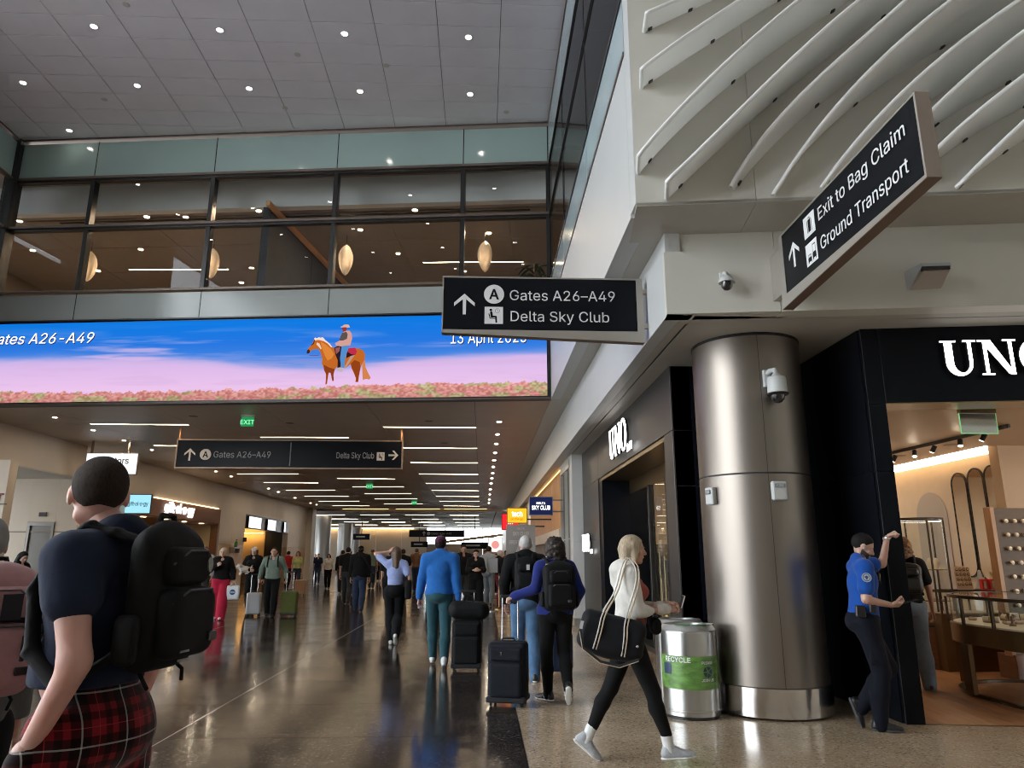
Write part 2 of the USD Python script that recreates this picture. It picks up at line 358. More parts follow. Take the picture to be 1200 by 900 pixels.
# left glazed wall of the atrium
g3 = struct('window_3', (-11.02, 0, 0), 0, 'tall glazed side wall of the atrium at left')
yl3 = [15.62, 12.8, 9.9]
for a, b in zip(yl3[1:], yl3[:-1]):
    obj('pane', bx(0, .03, a + .03, b - .03, zb[3] + .05, zb[4] - .02), m_teal, g3)
    obj('pane', bx(.01, .03, a + .05, b - .05, zb[2] + .03, zb[3] - .05), g_tint, g3)
    obj('pane', bx(.01, .03, a + .05, b - .05, zb[1] + .03, zb[2] - .05), g_tint, g3)
    obj('pane', bx(0, .03, a + .012, b - .012, zb[0] + .03, zb[1] - .03), m_frost, g3)
obj('corner_post', bx(-.12, .12, 15.50, 15.80, 6.4, 11.05), m_black, g3)
for y in yl3: obj('mullion', bx(-.05, .08, y - .05, y + .05, zb[1], zb[3], .004), m_black, g3)
for z, mm in ((zb[0], m_bronze), (zb[1], m_bronze), (zb[2], m_bronze), (zb[3], m_bronze), (zb[4] + .03, m_bronze)):
    obj('transom', bx(-.03, .08, 9.85, 15.65, z, z + .055, .004), mm, g3)
obj('backing_wall', bx(-4.0, -.06, 9.6, 9.75, 6.4, 11.0), M('lounge_wall2', (.30, .30, .30), .6), g3); obj('backing_roof', bx(-4.0, -.06, 9.75, 15.4, 10.95, 11.0), M('lounge_wall2', (.30, .30, .30), .6), g3); obj('backing_floor', bx(-4.0, -.3, 9.75, 15.4, 6.3, 6.4), M('lounge_wall2', (.30, .30, .30), .6), g3); obj('backing_wall', bx(-4.0, -3.8, 9.8, 16, 6.4, 10.6), M('lounge_wall2', (.30, .30, .30), .6), g3)
obj('parapet', bx(-.3, .0, 6.4, 15.65, 4.66, 6.5), m_cream, g3)
# daylight windows along the left of the hall behind and beside the camera, and at its end
g4 = struct('window_4', (-11.6, 0, 0), 0, 'tall daylight windows along the left side of the hall')
for y in np.arange(-4.2, 9.9, 2.8): obj('mullion', bx(-.08, .08, y - .05, y + .05, .3, 11, .004), m_black, g4)
for z in (.3, 3.2, 6.4, 9.0): obj('transom', bx(-.06, .06, -4.2, 9.8, z, z + .07, .004), m_bronze, g4)
obj('sill', bx(-.15, .15, -4.2, 9.8, 0, .3), m_cream, g4)
g5 = struct('wall_back', label='cream wall behind the camera')
for x in np.arange(-11.6, 9, 2.95): obj('panel', bx(x, x + 2.94, -13.2, -13, 0, 7.0), m_offw, g5); obj('panel', bx(x, x + 2.94, -13.2, -13, 7.01, 11.4), m_offw, g5)
g6 = struct('wall_hall_left', label='cream wall panels between the daylight windows')
for y0, y1 in ((-13, -8.5), (-8.49, -4.25)): obj('panel', bx(-11.8, -11.6, y0, y1, 0, 11.4), m_offw, g6)
wr = struct('wall_side', label='plain hall wall on the right behind the camera')
obj('panel', bx(9, 9.2, -13, 5.6, 0, 11.4), m_offw, wr)
# white parapet under the right glass and the fascia below it --------
pr = struct('wall_parapet', label='white parapet face under the right glass wall')
obj('panel', bx(1.40, 1.6, 6.27, 14.42, ZP, 6.47), m_white, pr)
obj('panel', bx(1.40, 1.6, 6.032, 6.265, ZP + .035, ZC), m_white, pr)
obj('soffit', bx(1.602, 1.80, 6.5, 14.42, ZP, ZP + .06), m_soff, pr); obj('soffit', bx(1.402, 1.80, 14.425, 50.4, ZP, ZP + .06), m_soff, pr)
fs = struct('trim_1', label='white fascia band along the right of the corridor')
for a, b in [(6.58, 12.2), (12.21, 20), (20.01, 30), (30.01, 40), (40.01, 50)]:
    obj('fascia_panel', bx(cx_hi, cx_hi + .15, a, b, ZS, ZP), m_white, fs)
sf = struct('ceiling_soffit', label='grey soffit over the shop fronts on the right')
obj('panel', bx(cx_hi + .152, 2.046, 6.6, 50, ZS, ZS + .05), m_soff, sf)
obj('panel', bx(2.075, 4.3, 6.62, 16.5, ZS, ZS + .05), m_soff, sf)
obj('panel', bx(2.075, 2.6, 16.5, 50, ZS, ZS + .05), m_soff, sf)
obj('slot', bx(2.046, 2.075, 6.9, 16.5, ZS + .01, ZS + .05), m_black, sf)
sf2 = struct('ceiling_soffit', (1.785, 6.576, 0), G, 'grey soffit under the ribbed wall')
obj('panel', bx(.17, 7, .202, .33, ZS + .001, ZS + .05), m_soff, sf2); obj('panel', bx(2.2, 7, .352, 1.6, ZS + .001, ZS + .05), m_soff, sf2)
obj('panel', bx(.32, 2.2, .352, .5, ZS + .002, ZS + .05), m_soff, sf2)
obj('slot', bx(.40, 7, .33, .352, ZS + .006, ZS + .05), m_black, sf2); obj('cover', bx(.02, 7, .02, 2.0, ZS + .056, ZS + .08), m_soff, sf2)
# front wall under the ribs (recessed) --------------------------------
fw = struct('wall_front', (1.785, 6.576, 0), G, 'white wall band under the ribbed wall, facing the camera')
for a, b in ((0, 1.085), (1.09, 4.2), (4.205, 7.2)):
    obj('panel', bx(a, b, 0, .2, ZS, 4.45), m_offw, fw)
    obj('panel', bx(max(a, .03), b, .05, .2, 4.45, ZP + .02), m_offw, fw)
# ribbed wall -------------------------------------------------------
R0 = (1.404, 6.028)
rb = struct('wall_ribbed', (R0[0], R0[1], 0), G, 'white wall with curved white fins over the shop fronts')
for a, b in ((0, 1.085), (1.09, 4.3), (4.305, 7.5)):
    obj('panel', bx(a, b, 0, .25, ZP, ZC), m_offw, rb)
    obj('underside', bx(a, b, 0, .80, ZP - .005, ZP + .03), m_soff, rb)
FINS = [[(.15,6.54,.15,6.54,.25),(.25,6.58,.22,6.57,.25),(.35,6.63,.29,6.6,.25),(.45,6.68,.36,6.63,.25),(.55,6.73,.43,6.66,.25),(.66,6.78,.49,6.68,.25),(.76,6.83,.56,6.71,.25),(.86,6.87,.63,6.74,.25),(.96,6.92,.7,6.77,.25),(1.06,6.97,.77,6.8,.25),(1.16,7.02,.84,6.83,.25),(1.26,7.07,.91,6.86,.25)],[(.1,5.91,.07,5.9,.3),(.25,6.02,.18,5.97,.31),(.4,6.12,.3,6.05,.32),(.56,6.22,.41,6.13,.33),(.72,6.33,.52,6.22,.34),(.88,6.43,.64,6.3,.35),(1.03,6.53,.76,6.37,.35),(1.19,6.64,.88,6.45,.36),(1.35,6.74,1.0,6.52,.36),(1.51,6.84,1.12,6.6,.37),(1.67,6.94,1.24,6.67,.37),(1.84,7.05,1.35,6.75,.38)],[(.03,5.0,-.0,4.98,.34),(.22,5.22,.14,5.13,.37),(.43,5.42,.29,5.29,.39),(.63,5.62,.43,5.44,.4),(.85,5.82,.58,5.6,.42),(1.06,6.03,.74,5.75,.43),(1.29,6.19,.9,5.89,.44),(1.54,6.36,1.07,6.04,.46),(1.78,6.52,1.23,6.18,.47),(2.02,6.68,1.4,6.32,.48),(2.27,6.84,1.57,6.45,.49),(2.52,7.0,1.74,6.59,.5)],[(.28,4.72,.24,4.71,.34),(.5,4.95,.41,4.87,.38),(.73,5.16,.58,5.03,.4),(.97,5.38,.76,5.19,.42),(1.21,5.59,.94,5.36,.44),(1.45,5.81,1.11,5.53,.46),(1.7,6.01,1.29,5.71,.48),(1.95,6.22,1.47,5.87,.49),(2.22,6.41,1.65,6.03,.51),(2.49,6.59,1.84,6.19,.52),(2.76,6.78,2.04,6.34,.54),(3.03,6.96,2.23,6.49,.55)],[(.89,4.78,.87,4.78,.06),(1.09,5.03,.95,4.96,.16),(1.31,5.26,1.08,5.13,.22),(1.55,5.48,1.24,5.29,.28),(1.79,5.7,1.4,5.44,.33),(2.05,5.88,1.57,5.58,.37),(2.32,6.06,1.73,5.73,.41),(2.59,6.24,1.9,5.87,.45),(2.86,6.41,2.07,6.02,.49),(3.14,6.58,2.23,6.17,.53),(3.41,6.74,2.41,6.3,.57),(3.7,6.91,2.58,6.43,.6)],[(1.23,4.72,1.22,4.71,.05),(1.42,5.0,1.36,4.85,.15),(1.64,5.25,1.48,5.05,.22),(1.89,5.47,1.62,5.23,.27),(2.15,5.68,1.78,5.39,.32),(2.42,5.87,1.92,5.57,.37),(2.69,6.06,2.09,5.73,.41),(2.98,6.22,2.27,5.87,.45),(3.27,6.37,2.45,6.01,.49),(3.56,6.52,2.63,6.14,.53),(3.85,6.67,2.81,6.27,.56),(4.15,6.82,2.99,6.4,.6)],[(1.67,4.76,1.65,4.75,.05),(1.9,4.96,1.79,4.9,.16),(2.13,5.16,1.94,5.08,.22),(2.36,5.36,2.09,5.26,.28),(2.59,5.56,2.26,5.42,.33),(2.85,5.73,2.44,5.58,.38),(3.12,5.85,2.62,5.72,.42),(3.39,5.98,2.8,5.86,.47),(3.66,6.12,3.0,5.99,.51),(3.93,6.25,3.19,6.11,.55),(4.2,6.38,3.38,6.23,.58),(4.47,6.51,3.57,6.34,.62)],[(2.03,4.72,2.01,4.72,.05),(2.22,4.91,2.12,4.85,.16),(2.41,5.09,2.26,5.01,.22),(2.61,5.26,2.41,5.15,.28),(2.82,5.42,2.56,5.29,.33),(3.04,5.55,2.71,5.43,.38),(3.26,5.67,2.87,5.57,.42),(3.49,5.79,3.03,5.7,.47),(3.73,5.9,3.2,5.82,.51),(3.96,6.01,3.37,5.93,.55),(4.19,6.12,3.54,6.04,.58),(4.42,6.23,3.71,6.15,.62)],[(2.36,4.69,2.34,4.68,.05),(2.52,4.84,2.42,4.79,.15),(2.68,4.99,2.53,4.91,.22),(2.85,5.12,2.65,5.02,.27),(3.04,5.23,2.77,5.12,.32),(3.23,5.34,2.9,5.22,.37),(3.41,5.44,3.03,5.32,.41),(3.6,5.54,3.16,5.42,.45),(3.79,5.64,3.29,5.51,.49),(3.98,5.74,3.43,5.6,.53),(4.18,5.84,3.56,5.69,.56),(4.37,5.94,3.69,5.78,.6)],[(2.84,4.71,2.82,4.7,.05),(2.97,4.81,2.87,4.75,.14),(3.09,4.9,2.94,4.81,.2),(3.22,5.0,3.01,4.88,.25),(3.35,5.09,3.09,4.95,.3),(3.48,5.18,3.17,5.03,.34),(3.62,5.26,3.24,5.1,.38),(3.76,5.34,3.33,5.17,.41),(3.9,5.42,3.41,5.23,.45),(4.04,5.49,3.49,5.3,.48),(4.18,5.57,3.58,5.36,.52),(4.31,5.65,3.66,5.43,.55)]]
m_fin = usdkit.material(stage, f'{LK}/fin_white', {'p': ('principled_bsdf', dict(base_color=(.92, .92, .90), roughness=.45)), 't': ('translucent_bsdf', dict(color=(.9, .9, .88))), 'm': ('mix_closure', dict(fac=.35))}, [('p.BSDF', 'm.closure1'), ('t.BSDF', 'm.closure2')], surface='m.closure'); m_bead = M('bead_white', (.85, .86, .86), .35)
for f in FINS:
    a = np.array(f); n = 40; t = np.linspace(0, 1, len(a)); tt = np.linspace(0, 1, n)
    sw, zw, sf_, zf, d = [np.polyval(np.polyfit(t, a[:, k], 3), tt) for k in range(5)]
    wall = np.stack([sw, np.zeros(n), zw], 1); front = np.stack([sf_, -d, zf], 1)
    rows = np.stack([wall * (1 - u) + front * u for u in np.linspace(0, 1, 5)], 1)
    fin = obj('fin', solid_strip(rows, .016), m_fin, rb, smooth=40)
    bead = np.vstack([wall[:1], front]) if d[0] > .1 else front
    obj('bead', tube(bead, .021, 8), m_bead, fin, smooth=60)
    for u in ((0.06, .42, .8) if d[0] > .1 else (.05, .35, .62)):
        k = int(u * (n - 1)); p = wall[k]; tg = wall[min(k + 1, n - 1)] - wall[max(k - 1, 0)]
        obj('bracket', mv(bx(-.022, .022, -.04, 0, -.010, .010, .003), (p[0], 0, p[2] - .010), ry=-math.degrees(math.atan2(tg[2], tg[0]))), m_seam, fin)

# ---------------------------------------------------------------- column
CX, CY, CR = 2.94, 7.68, .575
co = tag(UsdGeom.Xform.Define(stage, path_under(None, 'column')), 'thick round column clad in brushed bronze steel, polished base ring', None, None, 'structure')
UsdGeom.Xformable(co).AddTranslateOp().Set(Gf.Vec3d(CX, CY, 0))
for k, (z0, z1) in enumerate(((.285, 2.315), (2.325, 3.80))):
    for q in range(4):
        a0 = -97 + 90 * q
        obj('cladding', lathe([(CR - .006, z0), (CR, z0 + .004), (CR, z1 - .004), (CR - .006, z1)], 40, a0 + .25, a0 + 89.75), m_steel, co, smooth=40)
obj('core', cyl(CR - .008, 0.02, 3.8, 48), m_seam, co, smooth=30)
obj('base_ring', lathe([(CR + .0, .018), (CR + .014, .022), (CR + .014, .28), (CR, .286)], 72), m_steel2, co, smooth=30)
obj('collar', lathe([(CR - .02, 3.765), (CR + .006, 3.77), (CR + .006, 3.80)], 48), m_black, co)

# ---------------------------------------------------------------- the corner shop: black front on the right
U0 = (3.905, 6.965)
ub = struct('wall_shopfront', (U0[0], U0[1], 0), G - .4, 'black metal shop front beside the column')
obj('pier', bx(0, .172, -.0, .40, 0, 2.32, .003), m_blackpanel, ub); obj('pier', bx(0, .172, -.0, .40, 2.324, 3.0, .003), m_blackpanel, ub)
obj('edge_trim', bx(-.002, .002, -.003, .002, 0, 3.8), M('edge_trim_grey', (.12, .12, .12), .3, metal=.5), ub)
obj('header', bx(.175, 3.2, 0, .35, 3.012, 3.80, .003), m_blackpanel, ub); obj('header', bx(0, .172, 0, .35, 3.003, 3.80, .003), m_blackpanel, ub)
obj('head_reveal', bx(.172, 3.2, .0, .35, 3.0, 3.011), m_brass, ub)
obj('jamb', bx(.172, .19, .05, .42, 0, 3.0), M('jamb_wood', (.16, .07, .035), .4), ub)
obj('threshold', bx(.18, 3.2, -.01, .03, 0, .004), m_brass, ub)
us = struct('wall_shop_return', label='black cladding on the side of the shop behind the column')
for z0, z1 in ((0, 2.32), (2.324, 3.80)):
    obj('panel', bx(3.9, 4.07, 7.02, 8.75, z0, z1), m_blackpanel, us)
    obj('panel', bx(2.32, 3.9, 8.53, 8.75, z0, z1), M('navy_black_cladding', (.005, .006, .012), .3, spec=.15), us)
# serif letters of the lit sign
def serif(ch, h=1.0):
    s = .075; T = .20; t = .085
    def r(x0, y0, x1, y1): return sg.box(x0, y0, x1, y1)
    if ch == 'U':
        outer = so.unary_union([r(.10, .36, .10 + T, 1), r(.72, .36, .72 + t, 1), r(0, 1 - s * .6, .42, 1), r(.60, 1 - s * .6, .94, 1)])
        bowl = sa.scale(sg.Point(.4525, .37).buffer(1, 64), .3525, .385).difference(sa.scale(sg.Point(.51, .37).buffer(1, 64), .21, .29)).intersection(r(0, -.1, 1, .37))
        return so.unary_union([outer, bowl]), .96
    if ch == 'N':
        dg = sg.Polygon([(.08, 1), (.33, 1), (.88, .0), (.80, .0), (.72, .03)])
        return so.unary_union([r(.13, 0, .13 + t, 1), r(.80, 0, .80 + t, 1), dg, r(0, 1 - s * .6, .30, 1), r(.02, 0, .34, s * .6), r(.66, 1 - s * .6, 1.0, 1)]), 1.02
    o = sa.scale(sg.Point(.48, .5).buffer(1, 64), .48, .52).difference(sa.scale(sg.Point(.48, .5).buffer(1, 64), .27, .455))
    return o, .97
def shop_sign(t, H, h, depth, stand):
    x = 0
    for ch in 'UNO':
        p, w = serif(ch); p = sa.scale(p, h, h, origin=(0, 0)); p = sa.translate(p, x, 0)
        L_ = obj('letter', ext(p, depth, at=-stand), e_letter, t); c_ = p.representative_point(); obj('stand_off', mv(bx(-.008, .008, -stand - .005, .002, -.008, .008), (c_.x, 0, c_.y)), m_black, L_); obj('letter_side', ext(p.buffer(.004), depth * .8, at=-stand + depth * .1 + .002), m_black, L_)
        x += w * h + .012
    d = mv(text('de50', h * .24, .01, True), (x - .32 * h, -stand, -.04)); obj('small_lettering', d, e_letter, t)
t = thing('shop_sign', 'large lit white serif letters on the black shop front above the entrance', 'sign', (U0[0] + .74 * cos(rad(G)), U0[1] + .74 * sin(rad(G)), 3.265), G - .4)
shop_sign(t, 0, .365, .03, .05)
# side front along the corridor
m_sf = m_darkpanel
X1 = 2.30
sd = struct('wall_shopside', label='dark grey metal shop front along the corridor with a recessed entrance')
for a, b in ((8.53, 11.4), (11.404, 14.24), (14.244, 16.5)):
    obj('panel', bx(X1, X1 + .25, a, b, 2.995, ZS, .003), m_sf, sd)
obj('panel', bx(X1, X1 + .25, 14.26, 16.5, .17, 1.83, .003), m_sf, sd); obj('panel', bx(X1, X1 + .25, 14.26, 16.5, 1.834, 2.99, .003), m_sf, sd)
obj('panel', bx(X1, X1 + .25, 8.53, 8.95, 0, 2.99, .003), m_sf, sd)
obj('kick_plate', bx(X1 - .006, X1 + .2, 14.26, 16.5, 0, .165), m_inox, sd)
obj('reveal_head', bx(X1 + .02, X1 + .75, 8.95, 14.25, 2.93, 2.99), m_brass, sd)
obj('reveal_head', bx(X1 + .55, X1 + .62, 8.95, 14.25, 2.68, 2.93), m_brass, sd)
obj('reveal_jamb', bx(X1 + .02, X1 + .9, 13.9, 14.25, 0, 2.93), m_blackpanel, sd)
obj('reveal_panel', bx(X1 + .5, X1 + .6, 8.95, 10.9, 0, 2.68), M('portal_panel', (.03, .029, .028), .35, metal=.3), sd)
for y in (10.9, 12.12, 14.10): obj('post', bx(X1 + .5, X1 + .6, y, y + .09, 0, 2.68, .004), M('portal_panel2', (.035, .032, .03), .3, metal=.5), sd)
for a, b in ((10.99, 12.12), (12.21, 14.10)): obj('pane', bx(X1 + .54, X1 + .56, a, b, .08, 2.66), g_clear, sd)
obj('threshold', bx(X1 + .45, X1 + .65, 8.95, 14.2, 0, .08), m_black, sd)
t = thing('window_light', 'tall warm lit strip standing in the shop window behind the blonde woman', 'lamp', (3.06, 14.28, 0)); obj('strip', bx(-.09, .09, 0, .03, .9, 2.62), E('window_gold', (1.0, .60, .16), 5), t); obj('post', bx(-.11, .11, .03, .08, 0, 2.66), m_brass, t)
t = thing('window_display', 'stepped bronze display plinth inside the shop window along the corridor', 'display', (3.45, 13.0, 0))
for k in range(7): obj('step', bx(-.25, .25, -1.15 + k * .33, -.84 + k * .33, 0, 1.30 + .07 * k, .006), m_brass, t)
t = thing('shop_sign', 'lit serif letters high on the dark grey shop side facing the corridor', 'sign', (X1, 12.35, 3.12), -90)
shop_sign(t, 0, .50, .04, .06)
t = thing('shop_sign', 'small lit serif letters at eye height on the wall by the stone pilaster', 'sign', (X1, 16.15, 1.60), -90)
shop_sign(t, 0, .36, .04, .05)
# pilaster and wall beyond
pl = struct('trim_2', label='pale stone pilaster past the shop side')
for z0, z1 in ((.17, 1.02), (1.024, 1.83), (1.834, 3.8)): obj('stone_panel', bx(2.06, 2.34, 16.5, 16.95, z0, z1, .003), M('pale_stone', (.52, .515, .50), .45, var=.04, vscale=3), pl)
obj('kick_plate', bx(2.055, 2.34, 16.49, 16.96, 0, .168), m_inox, pl)
ww = struct('wall_right', label='glazed and wood panelled wall beyond the pilaster')
for a, b in ((16.97, 17.9), (17.92, 18.9)):
    for z0, z1 in ((.1, 1.0), (1.03, 1.9), (1.93, 3.55)): obj('pane', bx(2.12, 2.14, a, b, z0, z1), M('dark_pane', (.03, .028, .028), .08, spec=.7), ww)
for y in (16.95, 17.89, 18.9): obj('frame', bx(2.05, 2.16, y, y + .04, 0, 3.7), m_soff, ww)
obj('frame', bx(2.05, 2.16, 16.95, 18.94, 3.56, 3.8), m_offw, ww)
m_slat = M('warm_wood_slat', (.50, .25, .09), .5, var=.15, vscale=3, stretch=(1, 1, .2))
for k in range(42): obj('slat', bx(2.10, 2.18, 19.0 + k * .3, 19.27 + k * .3, 2.2, 3.8, .004), m_slat, ww)
obj('panel', bx(2.0, 2.2, 18.95, 31.6, 1.9, 2.2), m_cream, ww)
obj('panel', bx(2.15, 2.3, 18.95, 50, 0, 1.9), M('shop_dim', (.20, .14, .10), .5, var=.3, vscale=2), ww)
for k in range(9): obj('panel', bx(2.0, 2.2, 31.7 + k * 2.04, 33.7 + k * 2.04, 1.9, 3.8), m_cream, ww)
obj('cove_lamp', bx(2.09, 2.098, 19, 31, 3.74, 3.78), E('cove_amber', (1.0, .50, .16), 3), ww)
obj('shop_lamp', bx(2.10, 2.148, 24, 24.1, .6, 1.8), E('shop_light', (1.0, .75, .45), 6), ww)

# ---------------------------------------------------------------- inside the corner shop
si = struct('wall_interior', label='warm cream walls inside the jewellery shop')
m_sw = M('shop_cream', (.76, .64, .50), .55, var=.03)
obj('panel', bx(7.70, 7.85, 10.35, 14.6, 0, 3.02), m_sw, si)
obj('panel', bx(7.62, 12, 10.25, 10.45, 0, 3.3), M('shop_tan', (.52, .36, .23), .55), si)
obj('panel', bx(2.6, 7.85, 14.55, 14.7, 0, 3.3), m_sw, si)
obj('panel', bx(11.8, 12, 5.5, 10.4, 0, 3.3), m_sw, si)
obj('base', bx(7.66, 7.70, 10.45, 14.5, 0, .30), M('shop_base', (.14, .08, .05), .5), si)
obj('cove_lamp', bx(7.55, 7.60, 10.5, 14.5, 3.06, 3.08), E('cove_gold', (1.0, .62, .28), 7), si)
obj('niche', mv(ext(so.unary_union([sg.box(-.42, 0, .42, 1.9), sa.scale(sg.Point(0, 1.9).buffer(1, 32), .42, .42)]), .012), (7.695, 12.15, .25), rz=-90), M('niche_grey', (.55, .50, .46), .5), si)
cs = struct('ceiling_shop', label='warm shop ceiling with round speaker covers')
obj('panel', bx(2.85, 7.45, 8.76, 14.6, 3.10, 3.16), M('shop_ceiling', (.62, .46, .32), .5), cs); obj('panel', bx(4.08, 7.45, 7.3, 8.758, 3.10, 3.16), M('shop_ceiling', (.62, .46, .32), .5), cs)
obj('panel', bx(7.45, 7.85, 10.3, 14.6, 3.30, 3.34), m_sw, cs); obj('panel', bx(7.43, 7.47, 10.3, 14.6, 3.10, 3.32), m_sw, cs)
obj('panel', bx(7.45, 12, 5.9, 10.3, 3.10, 3.16), M('shop_ceiling', (.62, .46, .32), .5), cs)
for x, y in ((6.9, 10.2), (6.4, 9.0), (6.8, 11.4), (6.0, 12.2)): obj('speaker_cover', cyl(.11, 3.094, 3.10, 20, x, y), M('cover_tan', (.40, .28, .18), .6), cs)
for x, y in ((4.5, 9.2), (7.2, 8.6), (8.4, 8.0), (5.2, 10.0), (4.6, 12.0), (3.6, 10.4), (3.4, 12.2), (6.6, 13.0), (9.2, 9.2), (8.6, 6.7), (7.1, 7.2)):
    obj('downlight', cyl(.05, 3.090, 3.101, 12, x, y), E('shop_downlight', (1.0, .72, .45), 210), cs)
wfl = struct('floor_shop', (U0[0], U0[1], 0), G - .4, 'warm oak plank floor of the jewellery shop')
wm = [M('plank_a', (.36, .18, .085), .38, var=.25, vscale=5, stretch=(6, .5, 1)), M('plank_b', (.31, .15, .07), .38, var=.25, vscale=5, stretch=(6, .5, 1)), M('plank_c', (.41, .21, .10), .4, var=.2, vscale=5, stretch=(6, .5, 1))]
for i in range(30):
    x = .18 + i * .16; cut = 1.2 + (i * 1.37) % 2.2
    for y0, y1 in ((0.005, cut), (cut + .002, cut + 2.4), (cut + 2.402, 7.4)):
        obj('plank', bx(x + .001, x + .159, y0, y1, -.012, .002), rng.choice(wm), wfl)
obj('subfloor', bx(-1.4, 8, .4, 7.4, -.02, -.013), m_wood, wfl)

# ---------------------------------------------------------------- corridor ceiling
cc = struct('ceiling_corridor', label='warm corridor ceiling of wide panels with linear lights')
obj('plenum', ext([(1.4, 14.62), (-18, 16.6), (-18, 50.5), (1.4, 50.5)], .25, 'xy', ZP + .05), m_seam, cc)
cxs = [-11.75, -9.60, -7.2, -4.85, -2.49, -.18, 1.40]
cys = [15.9 - .9, 17.85] + [17.85 + 3.6 * k for k in range(1, 9)] + [50.4]
for i in range(6):
    for j in range(len(cys) - 1):
        y0 = cys[j]
        g = .006
        if j == 0:
            pts = [(cxs[i] + g, 14.42 + (1.4 - cxs[i]) * .1024), (cxs[i + 1] - g, 14.42 + (1.4 - cxs[i + 1]) * .1024), (cxs[i + 1] - g, cys[1] - g), (cxs[i] + g, cys[1] - g)]
            obj('panel', ext(pts, .03, 'xy', ZP), m_ceil2, cc)
        else: obj('panel', bx(cxs[i] + g, cxs[i + 1] - g, y0 + g, cys[j + 1] - g, ZP, ZP + .03), m_ceil2, cc)
obj('panel', bx(-18, -11.76, 21.7, 24.4, ZP, ZP + .03), m_ceil2, cc)
cols_ = {'right': (-2.49, -.18, [17.84, 21.37, 24.82, 28.45, 31.98, 35.66, 39.28, 42.88, 46.78]), 'middle': (-6.03, -3.67, [19.54, 23.1, 26.6, 30.22, 33.84, 37.43, 41.02, 44.78]), 'left': (-9.60, -7.25, [17.71, 21.21, 24.9, 28.56, 32.12, 35.81, 39.52, 43.04, 47.0])}
ordn = ['first', 'second', 'third', 'fourth', 'fifth', 'sixth', 'seventh', 'eighth', 'ninth']
for c_, (x0, x1, yy) in cols_.items():
    for k, y in enumerate(yy):
        t = thing('linear_light', f'long recessed linear light, {ordn[k]} from the front in the {c_} row of the corridor ceiling', 'ceiling light', ((x0 + x1) / 2, y, ZP), 0, 'linear lights of the corridor ceiling')
        w = (x1 - x0) / 2
        obj('frame', cat(bx(-w - .02, w + .02, -.065, -.05, -.012, 0), bx(-w - .02, w + .02, .05, .065, -.012, 0), bx(-w - .02, -w, -.05, .05, -.012, 0), bx(w, w + .02, -.05, .05, -.012, 0)), m_soff, t)
        obj('diffuser', bx(-w, w, -.05, .05, -.008, .0), e_strip, t)
def dots(x, yy, side):
    for k, y in enumerate(yy):
        t = thing('corridor_downlight', f'tiny round downlight in the {side} line along the corridor ceiling, {(ordn + ["tenth", "eleventh", "twelfth", "thirteenth"])[k]} from the front', 'ceiling light', (x if side == 'right' else x - .014 * (y - 17), y, ZP), 0, 'small corridor downlights')
        obj('trim_ring', lathe([(.045, -.004), (.07, -.005), (.075, 0), (.045, 0)], 14), m_soff, t); obj('lamp', cyl(.045, -.004, -.001, 12), e_dot, t)
dots(.39, [17.05, 18.88, 20.52, 22.40, 24.16, 25.99, 28.0, 29.88, 32.18, 34.94, 37.9, 41.2, 43.85], 'right')
dots(-10.0, [16.9, 18.64, 20.32, 22.14, 24.1, 27.77, 29.56, 35.11, 36.85, 40.4, 44.29, 46.13], 'left')
for x, y in [(-1.3, 17.0), (-6.7, 16.6), (-4.7, 17.4), (-1.1, 20.4), (-8.2, 17.9), (-2.6, 22.2)]:
    t = thing('speaker_grille', 'round flush speaker cover in the corridor ceiling', 'speaker', (x, y, ZP), 0, 'corridor ceiling speakers')
    obj('grille', cyl(.11, -.006, 0, 20), M('grille_brown', (.16, .12, .10), .6), t); obj('ring', lathe([(.11, -.007), (.125, -.006), (.125, 0), (.11, 0)], 20), m_soff, t)
en = struct('trim_3', label='end beam of the corridor with amber cove light')
obj('beam', bx(-12, 2.2, 50.4, 50.8, ZP - .12, 5.3), m_ceil2, en)
for x0, x1 in ((-9.5, -6.4), (-5.9, -2.9), (-2.6, .3)): obj('cove_lamp', bx(x0, x1, 49.9, 49.95, ZP - .02, ZP - .005), E('cove_amber2', (1.0, .55, .18), 5), en)
# left side of the corridor
wl = struct('wall_left', label='cream bulkhead and wall along the left of the corridor')
XL = -11.70
for a, b in ((8.0, 14.8), (14.81, 21.6)): obj('bulkhead_panel', bx(XL - .3, XL, a, b, 3.74, ZP), m_cream, wl)
for a, b in ((24.4, 33.2), (33.21, 42), (42.01, 50.2)): obj('bulkhead_panel', bx(XL - .3, XL, a, b, 3.55, ZP), m_cream, wl)
obj('soffit', bx(-18, XL, 8.0, 21.6, 3.70, 3.74), m_soff, wl)
obj('bulkhead_return', bx(-18, XL - .3, 21.3, 21.598, 3.74, ZP), m_cream, wl); obj('bulkhead_return', bx(-18, XL - .3, 24.4, 24.6, 3.55, ZP), m_cream, wl)
for a, b in ((33.05, 34.8), (34.81, 36.6), (44.7, 47.4), (47.41, 49.2)):
    obj('wall_panel', bx(XL - .3, XL, a, b, 2.05, 3.55, .004), m_cream, wl); obj('wall_panel', bx(XL - .3, XL, a, b, 0, 2.04, .004), M('pale_oak_panel', (.52, .36, .22), .45, var=.08, vscale=2), wl)
obj('pilaster', bx(-12.4, -11.35, 49.3, 50.4, 0, ZP), m_cream, wl)
